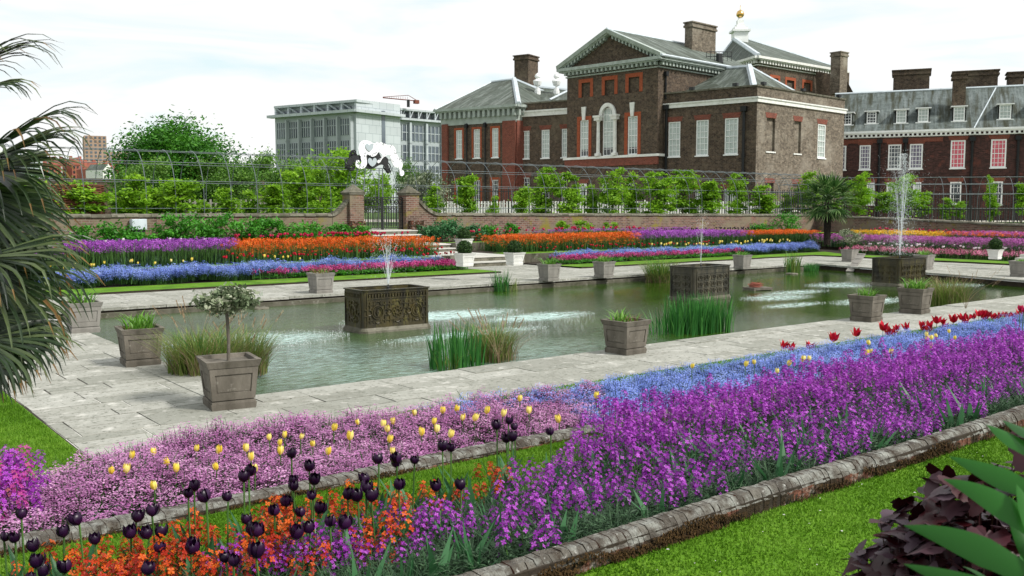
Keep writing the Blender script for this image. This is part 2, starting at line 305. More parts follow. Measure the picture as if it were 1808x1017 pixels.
M['dead_leaf'] = leafm('dead_leaf', [(0.10, 0.05, 0.015), (0.25, 0.15, 0.05)], 0.2)
M['blade'] = leafm('blade', [(0.02, 0.09, 0.02), (0.04, 0.18, 0.035), (0.10, 0.30, 0.06)], 0.35, 0.4)
M['blade_yellow'] = leafm('blade_yellow', [(0.06, 0.11, 0.02), (0.14, 0.22, 0.035), (0.30, 0.34, 0.10)], 0.35, 0.6)
M['straw'] = leafm('straw', [(0.09, 0.07, 0.03), (0.25, 0.17, 0.10), (0.42, 0.34, 0.22)], 0.3, 0.8)
M['agapanthus'] = leafm('agapanthus', [(0.05, 0.16, 0.015), (0.12, 0.30, 0.03), (0.26, 0.46, 0.10)], 0.35, 0.4)
M['green_grey'] = leafm('green_grey', [(0.006, 0.020, 0.008), (0.025, 0.066, 0.026), (0.10, 0.19, 0.09)], 0.2, 0.6)
M['green_dark'] = leafm('green_dark', [(0.006, 0.022, 0.005), (0.022, 0.068, 0.012), (0.07, 0.17, 0.03)], 0.25, 0.6)
M['stem'] = leafm('stem', [(0.05, 0.12, 0.025), (0.10, 0.22, 0.05)], 0.2, 0.5)
M['tulip_leaf'] = leafm('tulip_leaf', [(0.03, 0.11, 0.04), (0.07, 0.20, 0.08)], 0.3, 0.4)
def petal(name, cols, tr=0.3, rough=0.5): M[name] = leafm(name, cols, tr, rough, attr=0.9)
petal('p_purple', [(0.10, 0.004, 0.14), (0.27, 0.012, 0.36), (0.55, 0.12, 0.65)])
petal('p_purple_far', [(0.20, 0.03, 0.27), (0.34, 0.07, 0.44), (0.50, 0.16, 0.60)])
petal('p_orange', [(0.20, 0.005, 0.003), (0.46, 0.025, 0.003), (0.74, 0.17, 0.008)])
petal('p_orange_far', [(0.45, 0.045, 0.004), (0.68, 0.11, 0.006), (0.80, 0.22, 0.012)])
petal('p_yellow_far', [(0.60, 0.22, 0.006), (0.80, 0.45, 0.01), (0.85, 0.60, 0.02)])
petal('p_pink', [(0.26, 0.06, 0.22), (0.48, 0.19, 0.42), (0.74, 0.46, 0.66)])
petal('p_blue', [(0.10, 0.16, 0.50), (0.22, 0.32, 0.78), (0.50, 0.60, 0.93)])
petal('p_magenta', [(0.26, 0.008, 0.08), (0.45, 0.03, 0.19), (0.62, 0.12, 0.34)])
petal('p_spire', [(0.26, 0.01, 0.20), (0.42, 0.03, 0.28), (0.75, 0.25, 0.22)])
petal('p_rose', [(0.40, 0.05, 0.16), (0.58, 0.14, 0.28), (0.75, 0.40, 0.48)])
petal('p_mauve', [(0.26, 0.04, 0.22), (0.40, 0.09, 0.34), (0.56, 0.20, 0.48)])
petal('p_black', [(0.006, 0.001, 0.009), (0.016, 0.003, 0.022), (0.034, 0.008, 0.042)], 0.1, 0.35)
petal('p_yellow', [(0.72, 0.52, 0.04), (0.85, 0.70, 0.10), (0.88, 0.80, 0.32)])
petal('p_red', [(0.26, 0.001, 0.008), (0.46, 0.003, 0.018), (0.62, 0.01, 0.035)], .2)
petal('p_crimson', [(0.34, 0.004, 0.04), (0.52, 0.012, 0.08), (0.66, 0.04, 0.14)])
petal('p_white', [(0.70, 0.62, 0.66), (0.85, 0.80, 0.82)])
petal('p_heuchera', [(0.010, 0.002, 0.003), (0.040, 0.003, 0.006), (0.085, 0.06, 0.08)], 0.15, 0.45)
M['wide_leaf'] = leafm('wide_leaf', [(0.014, 0.085, 0.010), (0.02, 0.11, 0.013), (0.03, 0.15, 0.02)], 0.35, 0.35)
# ---------------------------------------------------------------- the setting: terrain and terraces
PXL, PXR0, PXR1, PYN, PYF = 5.0, 34.5, 38.5, 12.15, 25.45     # pool corners
def sheet(name, polys, m, kind='structure', label=None, cat=None):
    mb = MB()
    for z, P in polys:
        mb.add([(p[0], p[1], p[2] if len(p) > 2 else z) for p in P], [tuple(range(len(P)))])
    o = mb.build(name, m); tag(o, kind=kind, label=label, cat=cat); return o
def prect(x0, x1, y0, y1): return [(x0, y0), (x1, y0), (x1, y1), (x0, y1)]
WC0, WC1 = (65.0, 43.0), (57.5, 20.0)                           # right wall ends
# far ground around the sunken garden (one sheet to the horizon, stepping down at the garden edges)
sheet('ground', [(1.45, prect(-1500, -14, -1500, 2500)), (1.45, prect(-14, 2500, 43.3, 2500)),
                 (1.45, [(65.3, 43.3), (57.8, 20), (57.8, -1500), (2500, -1500), (2500, 43.3)]), (0.79, prect(-14, 57.8, -1500, -30))], M['field'])
sheet('lawn', [(0.83, prect(-14, 57.7, -30, 3.30))], M['grass'])
sheet('grass_verge', [(0.42, prect(-14, 57, 5.3, 6.42)), (0.04, prect(-14, 44, 8.6, 9.95)), (0.04, [(1.0, 9.95), (2.4, 9.95), (2.4, 29.6), (1.0, 29.6)]),
    (0.07, prect(1.0, 22.9, 29.6, 31.35)), (0.07, [(27.3, 29.6), (44.6, 29.6), (48.3, 31.35), (27.3, 31.35)]),
    (0.07, [(44.2, 9.95), (46.2, 9.95), (46.6, 29.0), (48.3, 31.35), (44.6, 29.6)]),
    (0.44, prect(1.0, 24.0, 34.15, 36.0)), (0.44, prect(27.3, 50, 34.15, 36.0)),
    (0.82, prect(1.0, 24.8, 38.95, 40.4)), (0.82, prect(27.3, 62, 38.95, 40.6))], M['grass'])
sheet('flower_bed_soil', [(0.40, [(-14, 3.34, .76), (57, 3.34, .76), (57, 5.6, .40), (-14, 5.6, .40)]), (-0.03, prect(44.0, 64.9, -30, 43.2)), (-0.03, prect(-14, 64.9, 29.5, 43.2)), (-0.03, prect(-14, 64.9, -30, 9.97)), (0.03, prect(-14, 44, 6.6, 8.65)),
    (0.06, prect(1.0, 23.0, 31.35, 33.95)), (0.06, prect(27.2, 50, 31.35, 33.95)),
    (0.43, prect(1.0, 24.6, 35.9, 38.8)), (0.43, prect(27.2, 56, 35.9, 38.8)),
    (0.80, prect(1.0, 23.6, 40.3, 43.1)), (0.80, prect(27.2, 65, 40.5, 43.1)),
    (0.055, [(46.3, 9.95), (50.0, 9.95), (51.5, 33.9), (48.0, 31.3), (46.6, 29.0)]),
    (0.50, [(50.0, 9.95), (57.8, 9.95), (57.8, 20), (64.9, 43), (56, 38.5), (51.5, 33.9)]),
    (0.025, prect(-14, 1.02, 9.9, 43))], M['soil'])
mb = MB()
for P_ in ([(27.2, 40.5), (65, 40.5)], [(50.0, 9.95), (51.5, 33.9)], [(51.5, 33.9), (56, 38.5)], [(56, 38.5), (64.9, 43)]):
    (xa, ya), (xb, yb) = P_; zt_ = .80 if ya == 40.5 else .50; mb.quad((xa, ya, -.03), (xb, yb, -.03), (xb, yb, zt_), (xa, ya, zt_))
tag(mb.build('bed_bank', M['soil']), kind='structure')
# ---- paving slabs over a mortar bed
def slabs(mb, x0, x1, y0, y1, z, along='x', rows=(0.55, 1.0), lens=(0.7, 1.5), clip=None):
    a0, a1, b0, b1 = (x0, x1, y0, y1) if along == 'x' else (y0, y1, x0, x1)
    b = b0; Vs = []; rs = []; zz = []
    while b < b1 - 0.05:
        w = random.uniform(*rows)
        if b + w > b1 - 0.3: w = b1 - b
        a = a0 - random.uniform(0, 0.8)
        while a < a1 - 0.02:
            L = random.uniform(*lens)
            s, e = max(a, a0), min(a + L, a1)
            if e - s > 0.12:
                g = random.choice((0.008, 0.011, 0.015)); h = z + 0.009 + random.uniform(-0.001, 0.003)
                def ok(p): return True if clip is None else clip(p)
                parts = [(b, b + w)] if random.random() > 0.12 else [(b, b + w * 0.5), (b + w * 0.5, b + w)]
                for (bb0, bb1) in parts:
                    P = [(s + g, bb0 + g), (e - g, bb0 + g), (e - g, bb1 - g), (s + g, bb1 - g)]
                    if along != 'x': P = [(q, p) for p, q in P][::-1]
                    cx = sum(p[0] for p in P) / 4; cy = sum(p[1] for p in P) / 4
                    if clip and not clip((cx, cy)): continue
                    j = [random.uniform(-0.0012, 0.0012) for _ in range(4)]
                    r = random.random()
                    top = [(p[0], p[1], h + j[i]) for i, p in enumerate(P)]
                    bot = [(p[0], p[1], z - 0.03) for p in P]
                    mb.hexa(bot + top, 0, r)
            a += L
        b += w
    return mb
mb = MB()
slabs(mb, 2.45, 44.3, 9.95, PYN - 0.02, 0.0, 'x')
def inL(p): return True
slabs(mb, 2.45, PXL - 0.02, PYN, 25.4, 0.0, 'x', rows=(0.4, 0.7), lens=(0.6, 1.3))
slabs(mb, 2.45, 44.3, 25.42, 29.55, 0.0, 'x')
def edge_x(y): return PXR0 + (PXR1 - PXR0) * (y - PYN) / (PYF - PYN)
slabs(mb, PXR0 - 0.2, 44.15, PYN, 25.4, 0.0, 'y', clip=lambda p: p[0] > edge_x(p[1]) + 0.35)
slabs(mb, 22.95, 27.25, 29.6, 33.3, 0.0, 'y')
tag(mb.build('paving', M['paving']), kind='structure')
sheet('mortar_bed', [(0.002, prect(2.4, 44.3, 9.93, PYN)), (0.002, prect(2.4, PXL, PYN, 25.42)), (0.002, prect(2.4, 44.6, 25.42, 29.6)),
    (0.002, [(PXR0, PYN), (44.25, PYN), (44.25, 25.42), (PXR1, 25.42)]), (0.002, prect(22.9, 27.3, 29.6, 33.4))], M['grout'])
# turf lip along the far paving
mb = MB()
for (x0, x1) in ((1.0, 22.9), (27.3, 44.6)): mb.box(x0, x1, 29.57, 29.62, -0.02, 0.066)
mb.hexa([(44.17, 9.95, -0.02), (44.23, 9.95, -0.02), (44.63, 29.6, -0.02), (44.57, 29.6, -0.02), (44.17, 9.95, 0.066), (44.23, 9.95, 0.066), (44.63, 29.6, 0.066), (44.57, 29.6, 0.066)])
mb.box(2.36, 2.42, 9.95, 29.6, -0.02, 0.036)
tag(mb.build('turf_edge', M['soil']), kind='structure')
# ---- pool
WZ = -0.24
m = bpy.data.materials.new('water'); m.use_nodes = True; t = m.node_tree; n = t.nodes; l = t.links; b = n['Principled BSDF']
b.inputs['IOR'].default_value = 1.68; b.inputs['Specular IOR Level'].default_value = 0.5; b.inputs['Roughness'].default_value = 0.045
tcn = n.new('ShaderNodeTexCoord')
def nse(scale, det, stretch=(1, 1, 1), rough=0.5, dist=0.0):
    mq = n.new('ShaderNodeMapping'); mq.inputs['Scale'].default_value = stretch; mq.inputs['Rotation'].default_value = (0, 0, -YAW + 1.57); l.new(tcn.outputs['Object'], mq.inputs[0])
    q = n.new('ShaderNodeTexNoise'); q.inputs['Scale'].default_value = scale; q.inputs['Detail'].default_value = det; q.inputs['Roughness'].default_value = rough; q.inputs['Distortion'].default_value = dist
    l.new(mq.outputs[0], q.inputs['Vector']); return q.outputs[0]
def mth(op, a, b_, c=None):
    q = n.new('ShaderNodeMath'); q.operation = op
    for i, x in enumerate((a, b_, c)):
        if x is None: continue
        if isinstance(x, (int, float)): q.inputs[i].default_value = x
        else: l.new(x, q.inputs[i])
    return q.outputs[0]
# aerated water where the jets fall: (x, y, radius x, radius y, strength)
FOAM = [(13.6, 20.4, 2.6, 1.0, 1.0), (8.0, 19.0, 2.0, 1.2, 0.8), (12.2, 17.0, 2.2, 0.5, 0.75), (15.6, 18.6, 1.8, 0.8, 0.9), (7.2, 16.2, 2.6, 2.6, 0.42), (9.6, 14.2, 4.4, 1.9, 0.38),
        (25.0, 17.9, 1.5, 0.8, .75), (27.0, 18.6, 1.7, 0.6, .7), (23.4, 16.2, 1.4, 0.45, .7), (26.2, 15.4, 1.7, 0.75, .75), (31.0, 19.4, 1.6, 1.0, .72), (34.2, 16.6, 1.3, 0.7, .7)]
sep = n.new('ShaderNodeSeparateXYZ'); l.new(tcn.outputs['Object'], sep.inputs[0])
acc = None
for (fx, fy, rx, ry, stg) in FOAM:
    dx = mth('MULTIPLY', mth('SUBTRACT', sep.outputs[0], fx), 1 / rx); dy = mth('MULTIPLY', mth('SUBTRACT', sep.outputs[1], fy), 1 / ry)
    r2 = mth('ADD', mth('MULTIPLY', dx, dx), mth('MULTIPLY', dy, dy))
    k = mth('MULTIPLY', mth('SUBTRACT', 1.25, r2), stg)
    k = mth('MINIMUM', mth('MAXIMUM', k, 0.0), stg)
    acc = k if acc is None else mth('MAXIMUM', acc, k)
fn = nse(7, 6, (0.6, 2.0, 1), 0.75)
foam = mth('MULTIPLY', acc, mth('MAXIMUM', mth('ADD', mth('MULTIPLY', mth('SUBTRACT', fn, 0.42), 5.0), mth('MULTIPLY', acc, 0.35)), 0.0)); foam = mth('MINIMUM', foam, 1.0)
base = n.new('ShaderNodeValToRGB'); l.new(nse(0.25, 3), base.inputs[0]); e = base.color_ramp.elements
e[0].position = 0.35; e[0].color = (0.012, 0.038, 0.002, 1); e[1].position = 0.65; e[1].color = (0.030, 0.070, 0.004, 1)
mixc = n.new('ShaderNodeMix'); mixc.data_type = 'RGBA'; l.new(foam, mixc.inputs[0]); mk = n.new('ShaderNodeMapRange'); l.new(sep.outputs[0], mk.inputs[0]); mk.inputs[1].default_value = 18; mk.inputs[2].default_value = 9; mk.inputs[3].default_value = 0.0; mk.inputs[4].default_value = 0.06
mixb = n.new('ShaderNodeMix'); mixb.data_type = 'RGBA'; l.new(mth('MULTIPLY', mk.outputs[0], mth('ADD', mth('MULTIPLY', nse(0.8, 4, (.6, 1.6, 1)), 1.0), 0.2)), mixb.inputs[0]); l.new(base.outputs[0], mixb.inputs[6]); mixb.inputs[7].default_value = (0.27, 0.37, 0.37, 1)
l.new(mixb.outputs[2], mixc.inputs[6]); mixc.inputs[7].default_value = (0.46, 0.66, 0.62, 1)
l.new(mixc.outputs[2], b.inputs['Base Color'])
bn = n.new('ShaderNodeBump'); bn.inputs['Distance'].default_value = 0.05; bn.inputs['Strength'].default_value = 0.55
hgt = mth('ADD', mth('MULTIPLY', nse(5.0, 4, (1.0, 2.6, 1), 0.62, 0.5), 1.1), mth('MULTIPLY', nse(1.3, 2, (1, 1.6, 1)), 0.9)); l.new(hgt, bn.inputs['Height'])
# calmer water away from the first cistern
mr = n.new('ShaderNodeMapRange'); l.new(sep.outputs[0], mr.inputs[0]); mr.inputs[1].default_value = 12; mr.inputs[2].default_value = 22; mr.inputs[3].default_value = 0.85; mr.inputs[4].default_value = 0.07
l.new(mth('ADD', mr.outputs[0], mth('MULTIPLY', foam, 0.3)), bn.inputs['Strength']); l.new(bn.outputs[0], b.inputs['Normal'])
l.new(mth('ADD', mth('MULTIPLY', foam, 0.4), 0.02), b.inputs['Roughness'])
M['water'] = m
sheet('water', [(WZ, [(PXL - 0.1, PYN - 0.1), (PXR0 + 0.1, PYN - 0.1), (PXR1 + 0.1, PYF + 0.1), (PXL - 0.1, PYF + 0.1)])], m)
mb = MB()                                  # coping stones along the pool edge, each a stone with open joints
def coping_run(p, q, zt, wd, th):
    p = np.array(p); q = np.array(q); L = np.linalg.norm(q - p); d = (q - p) / L; nn = np.array([-d[1], d[0]]); a = 0
    while a < L - 0.05:
        s = min(random.uniform(0.9, 1.6), L - a); j = random.uniform(-0.006, 0.012); k = random.uniform(-0.01, 0.015)
        A = p + d * (a + 0.008) - nn * (0.03 + k); B = p + d * (a + s - 0.008) - nn * (0.03 + k); C = B + nn * wd; D = A + nn * wd
        mb.hexa([(*A, zt - th + j), (*B, zt - th + j), (*C, zt - th + j), (*D, zt - th + j), (*A, zt + j), (*B, zt + j), (*C, zt + j), (*D, zt + j)], 0, random.random()); a += s
coping_run((PXR1, PYF), (PXL, PYF), 0.010, -0.45, 0.07) if False else None
coping_run((PXL - 0.3, PYF), (PXR1 + 0.3, PYF), 0.014, 0.5, 0.075)
coping_run((PXR1, PYF), (PXR0, PYN), 0.014, 0.5, 0.075)
coping_run((PXL, PYN), (PXL, PYF), 0.014, 0.5, 0.075)
coping_run((PXR0, PYN), (PXL, PYN), 0.014, 0.5, 0.075)
mb.hexa([(PXL, PYF - 0.13, -0.5), (PXR1, PYF - 0.13, -0.5), (PXR1, PYF + 0.2, -0.5), (PXL, PYF + 0.2, -0.5), (PXL, PYF - 0.13, -0.115), (PXR1, PYF - 0.13, -0.115), (PXR1, PYF + 0.2, -0.115), (PXL, PYF + 0.2, -0.115)], 1)
mb.hexa([(PXL, PYF + 0.03, -0.3), (PXR1, PYF + 0.03, -0.3), (PXR1, PYF + 0.25, -0.3), (PXL, PYF + 0.25, -0.3), (PXL, PYF + 0.03, -0.066), (PXR1, PYF + 0.03, -0.066), (PXR1, PYF + 0.25, -0.066), (PXL, PYF + 0.25, -0.066)], 2)
mb.quad((PXR1 + .03, PYF, -0.066), (PXR0 + .03, PYN, -0.066), (PXR0 + .03, PYN, -0.5), (PXR1 + .03, PYF, -0.5), 2)
mb.quad((PXL - .03, PYN, -0.066), (PXL - .03, PYF, -0.066), (PXL - .03, PYF, -0.5), (PXL - .03, PYN, -0.5), 2)
mb.quad((PXL, PYN - .03, -0.066), (PXR0, PYN - .03, -0.066), (PXR0, PYN - .03, -0.5), (PXL, PYN - .03, -0.5), 2)
tag(mb.build('pool_kerb', [M['paving'], M['coping'], M['soil']]), kind='structure')
# ---- mossy brick kerbs of the near terraces
def brick_kerb(name, x0, x1, y0, y1, zt, zb, zback, label):
    mb = MB(); x = x0
    K = 8; cy = (y0 + y1) / 2; hw = (y1 - y0) / 2
    while x < x1:
        w = random.uniform(0.036, 0.050); g = 0.0011; j = random.uniform(-0.003, 0.003) + .006 * math.sin(x * 3.1); jz = random.uniform(-0.003, 0.003) + .008 * math.sin(x * 1.7); r = random.random()
        P = [(y0 + j, zb - 0.05), (y0 + j, zb + (zt - zb) * 0.3), (y0 + j, zt - 0.06 + jz), (y0 + 0.02 + j, zt - 0.022 + jz), (y0 + 0.045 + j, zt + jz), (y1 - 0.03, zt + jz), (y1 - 0.01, zt - 0.02 + jz), (y1, zt - 0.06), (y1, zback - 0.05)]
        mats = [1, 1, 0, 0, 0, 0, 0, 1]
        n_ = len(P); V = [(x + g * (1 + abs(i - 4) * 0), p[0], p[1]) for i, p in enumerate(P)] + [(x + w - g, p[0], p[1]) for p in P]
        V = [(a, b_ + random.uniform(-.003, .003), c + random.uniform(-.003, .003)) for a, b_, c in V]
        mb.add(V, [(i, i + n_, i + 1 + n_, i + 1) for i in range(n_ - 1)], np.array(mats), r)
        mb.add(V[:n_], [tuple(range(n_))[::-1]], 1, r); mb.add(V[n_:], [tuple(range(n_))], 1, r)
        x += w
    mb.box(x0, x1, y0 + 0.008, y1 - 0.008, zb - 0.05, zt - 0.035, 2)
    o = mb.build(name, [M['kerb'], M['kerb_side'], M['soil']], smooth=False); tag(o, kind='structure')
    return o
brick_kerb('lawn_kerb', 0.6, 13.5, 3.23, 3.375, 0.955, 0.83, 0.40, '')
brick_kerb('bed_kerb', 0.0, 13.0, 6.42, 6.62, 0.485, 0.42, 0.03, '')
mb = MB(); mb.box(13.45, 57, 3.24, 3.36, 0.3, 0.95); mb.box(12.95, 57, 6.44, 6.6, 0, 0.48); mb.box(-14, 0.55, 3.24, 3.36, 0.3, 0.95); mb.box(-14, -0.02, 6.44, 6.6, 0, 0.48)
tag(mb.build('kerb_run', M['kerb']), kind='structure')
# moss tufts on the kerb faces
mb = MB()
for (x0, x1, y0, zt, zb, num) in ((2.0, 13, 3.215, 0.935, 0.83, 26000), (0.8, 8, 6.42, 0.47, 0.42, 5000)):
    n_ = num; x = rng.uniform(x0, x1, n_); z = zb + (zt - zb) * rng.random(n_)
    keep = (np.sin(x * 2.3) + np.sin(x * 5.1 + 1) + .8 * np.sin(x * 13 + z * 40) + rng.uniform(-.7, .7, n_) > 0.0) & (z < zb + (zt - zb) * (.75 + .25 * np.sin(x * 7)))
    x, z = x[keep], z[keep]; k = len(x); s_ = .004 + .006 * rng.random(k); a = rng.random(k) * 3.14; y = y0 - rng.random(k) * .014
    V = np.zeros((k, 4, 3))
    for i, (cx_, cz_) in enumerate(((-1, 0), (0, -1), (1, 0), (0, 1))): V[:, i] = np.column_stack([x + s_ * (cx_ * np.cos(a) - cz_ * np.sin(a)), y - s_ * .8 * cz_ * rng.random(k), z + s_ * (cx_ * np.sin(a) + cz_ * np.cos(a))])
    mb.add(V.reshape(-1, 3), np.arange(4 * k).reshape(-1, 4))
tag(mb.build('moss', M['moss']), label='brown moss growing on the kerb faces', cat='moss', kind='stuff')
# ---- steps up to the gate
mb = MB()
def flight(x0, x1, y, z0, z1, n_, tread=0.42):
    h = (z1 - z0) / n_
    for i in range(n_):
        yy = y + i * tread
        mb.box(x0, x1, yy + 0.035, y + n_ * tread + 0.05, z0 + h * i - 0.1, z0 + h * (i + 1) - 0.055, 1)
        mb.box(x0 - 0.02, x1 + 0.02, yy, yy + tread + 0.04 if i < n_ - 1 else yy + tread + 0.05, z0 + h * (i + 1) - 0.055, z0 + h * (i + 1) + 0.001 * i, 0)
flight(24.0, 26.75, 33.35, 0.0, 0.44, 2)
flight(24.7, 26.75, 38.3, 0.44, 0.82, 2)
flight(23.9, 26.9, 41.2, 0.82, 1.45, 3)
st = tag(mb.build('stone_steps', [M['paving_plain'], M['coping']]), kind='structure')
mb = MB(); slabs(mb, 24.0, 26.75, 34.2, 38.3, 0.445, 'y'); slabs(mb, 24.9, 26.75, 39.1, 41.2, 0.825, 'y'); slabs(mb, 23.9, 26.9, 42.45, 46, 1.455, 'y')
slabs(mb, 23.1, 24.0, 34.2, 35.8, 0.445, 'x')
tag(mb.build('garden_path', M['paving_plain']), kind='structure')
mb = MB()                                  # low retaining walls of the far terraces, with stone pier blocks by the steps
def rwall(x0, x1, y, z0, z1): mb.box(x0, x1, y, y + 0.2, z0 - 0.1, z1, 0)
rwall(1, 23.2, 33.95, 0, 0.46); rwall(27.3, 51.3, 33.95, 0, 0.46); rwall(1, 23.7, 38.78, 0.4, 0.84); rwall(27.2, 58, 38.78, 0.4, 0.84)
for x in (23.25, 26.8): mb.box(x, x + 0.7, 33.7, 34.4, 0.0, 0.50, 1)
for x in (23.3, 26.8): mb.box(x, x + 0.65, 38.4, 39.05, 0.4, 0.86, 1)
mb.box(23.0, 23.95, 33.9, 41, 0.0, 0.40, 1); mb.box(26.78, 27.3, 34.4, 41, 0, 0.42, 1)
mb.box(23.4, 24.85, 38.9, 43, 0.7, 0.80, 1); mb.box(26.8, 27.3, 38.9, 43, 0.7, 0.8, 1)
tag(mb.build('retaining_wall', [M['coping'], M['coping']]), kind='structure')
# right-hand steps
mb = MB()
for i in range(3):
    x = 44.9 + i * 0.5; z = 0.15 * (i + 1); mb.box(x, 48, 17.3, 19.4, z - 0.2, z, 0)
mb.box(48, 58, 17.3, 19.4, 0.2, 0.52, 0)
tag(mb.build('side_steps', [M['paving_plain']]), kind='structure')
# gravel walk in front of the palace
a, b_ = np.array(RF(-16, 78)), np.array(RF(70, 78)); c, d = np.array(RF(70, 96)), np.array(RF(-16, 96))
sheet('gravel_walk', [(1.475, [a, b_, c, d])], M['gravel'])

# ---------------------------------------------------------------- the brick garden wall, piers and gate
def wall_run(name, P, Q, zb0, zb1, zt0, zt1, label, th=0.36):
    P = np.array(P, float); Q = np.array(Q, float); L = np.linalg.norm(Q - P); d = (Q - P) / L; nn = np.array([-d[1], d[0]])
    if nn @ (-P) > 0: nn = -nn
    mb = MB(); N = max(2, int(L / 1.0))
    A = lambda s, o, z: (*(P + d * s + nn * o), z)
    mb.hexa([A(0, 0, zb0), A(L, 0, zb1), A(L, th, zb1), A(0, th, zb0), A(0, 0, zt0 - .12), A(L, 0, zt1 - .12), A(L, th, zt1 - .12), A(0, th, zt0 - .12)])
    o = mb.build(name, M['garden_brick']); tag(o, label, 'wall')
    mb = MB(); s = 0
    while s < L - 0.1:
        e = min(L, s + random.uniform(0.5, 0.9)); f0, f1 = s / L, e / L; z0 = zt0 + (zt1 - zt0) * f0; z1 = zt0 + (zt1 - zt0) * f1; j = random.uniform(-0.012, 0.018)
        mb.hexa([A(s + .006, -.07, z0 - .12 + j), A(e - .006, -.07, z1 - .12 + j), A(e - .006, th + .07, z1 - .12 + j), A(s + .006, th + .07, z0 - .12 + j),
                 A(s + .006, -.03, z0 - .03 + j), A(e - .006, -.03, z1 - .03 + j), A(e - .006, th + .03, z1 - .03 + j), A(s + .006, th + .03, z0 - .03 + j)], 0)
        mb.hexa([A(s + .006, -.03, z0 - .03 + j), A(e - .006, -.03, z1 - .03 + j), A(e - .006, th + .03, z1 - .03 + j), A(s + .006, th + .03, z0 - .03 + j),
                 A(s + .006, .10, z0 + .03 + j), A(e - .006, .10, z1 + .03 + j), A(e - .006, th - .10, z1 + .03 + j), A(s + .006, th - .10, z0 + .03 + j)], 0)
        s = e
    c = mb.build('coping', M['coping'], o); return o
GX0, GX1 = G(640, 404, 1.5), G(714, 402, 1.5)
gk = 43.0 / GX0[1]; gxa = 43.0 * GX0[0] / GX0[1]; gxb = 43.0 * GX1[0] / GX1[1]          # clear opening of the gate on the wall line
PW = 0.82
zl = 2.33
wl = wall_run('garden_wall', (-14, 43), (gxa - PW - 0.9, 43), 0.7, 0.7, zl, zl, 'long mossy brick garden wall running left of the iron gate')
wr = wall_run('garden_wall', (gxb + PW + 1.3, 43), (65.2, 43), 0.7, 0.7, zl, 2.13, 'long brick garden wall running right of the iron gate below the palace')
ws = wall_run('garden_wall', WC0, (56, 15.4), 0.4, 0.3, 2.10, 1.42, 'brick garden wall turning toward the viewer behind the red tulips at the right')
for (o, xa, za, xb, zb) in ((wl, gxa - PW - 0.92, zl, gxa - PW, 3.05), (wr, gxb + PW + 1.32, zl, gxb + PW, 3.15)):   # the ramped ends
    mb = MB(); K = 8; pts = []
    for i in range(K + 1):
        t = i / K; pts.append((xa + (xb - xa) * t, za - 0.12 + (zb - za) * (t ** 1.7 if True else t)))
    for (p, q) in zip(pts[:-1], pts[1:]):
        P0, Q0 = (p, q) if p[0] < q[0] else (q, p)
        mb.hexa([(P0[0], 43, .7), (Q0[0], 43, .7), (Q0[0], 43.36, .7), (P0[0], 43.36, .7), (P0[0], 43, P0[1]), (Q0[0], 43, Q0[1]), (Q0[0], 43.36, Q0[1]), (P0[0], 43.36, P0[1])], 0)
        zz = max(P0[1], Q0[1])
        mb.hexa([(P0[0], 42.92, P0[1]), (Q0[0], 42.92, Q0[1]), (Q0[0], 43.44, Q0[1]), (P0[0], 43.44, P0[1]), (P0[0], 42.95, P0[1] + .17), (Q0[0], 42.95, zz + .15), (Q0[0], 43.41, zz + .15), (P0[0], 43.41, P0[1] + .17)], 1)
    mb.build('ramped_end', [M['garden_brick'], M['coping']], o)
for (x, lab) in ((gxa - PW, 'square brick gate pier with pyramid cap, left of the iron gate'), (gxb, 'square brick gate pier with pyramid cap, right of the iron gate')):
    mb = MB(); mb.box(x, x + PW, 42.8, 42.8 + PW, 0.8, 3.32); o = mb.build('gate_pier', M['garden_brick']); tag(o, lab, 'gate pier', 'gate piers')
    mb = MB(); mb.box(x - .05, x + PW + .05, 42.75, 42.85 + PW, 3.32, 3.42)
    mb.add([(x - .09, 42.71, 3.42), (x + PW + .09, 42.71, 3.42), (x + PW + .09, 42.89 + PW, 3.42), (x - .09, 42.89 + PW, 3.42), (x + PW / 2, 42.8 + PW / 2, 3.86)], [(0, 1, 4), (1, 2, 4), (2, 3, 4), (3, 0, 4)])
    mb.build('cap', M['coping'], o)
    mb = MB(); xx = x - 0.08 if x < gxb - 0.1 else x + 0.12
    mb.box(xx, xx + PW * .95, 42.45, 42.8, 0.8, 1.95); mb.build('buttress', M['kerb_side'], o)
gw = gxb - gxa
gate = empty('iron_gate', (gxa, 43.15, 1.46), 0, 'black double iron gate with scrollwork between the brick piers', 'gate')
for k in range(2):
    mb = MB(); x0 = 0.04 + k * gw / 2; x1 = x0 + gw / 2 - 0.08; H_ = 1.72
    for x in (x0, x1): mb.box(x - .03, x + .03, -.03, .03, 0, H_)
    for z in (0.1, 0.95, 1.25, H_): mb.box(x0, x1, -.02, .02, z - .022, z + .022)
    nb = 11
    for i in range(1, nb): 
        x = x0 + (x1 - x0) * i / nb; mb.box(x - .013, x + .013, -.013, .013, 0.1, 1.25)
    for i in range(7):
        cx = x0 + (x1 - x0) * (i + .5) / 7; P = [(cx + .1 * math.cos(a) * (1 - a / 14), 0, 1.1 + .1 * math.sin(a) * (1 - a / 14)) for a in np.linspace(0, 9, 16)]; mb.tube(P, .014, 4)
    for i in range(5):
        cx = x0 + (x1 - x0) * (i + .5) / 5; P = [(cx + .15 * math.cos(a + i) * (1 - a / 13), 0, 1.48 + .17 * math.sin(a + i) * (1 - a / 13)) for a in np.linspace(0, 10, 20)]; mb.tube(P, .02, 4)
        P = [(cx + .11 * math.cos(a), 0, 1.5 + .14 * math.sin(a)) for a in np.linspace(0, 6.28, 12)]; mb.tube(P, .012, 4)
    mb.build('gate_leaf', M['iron'], gate)
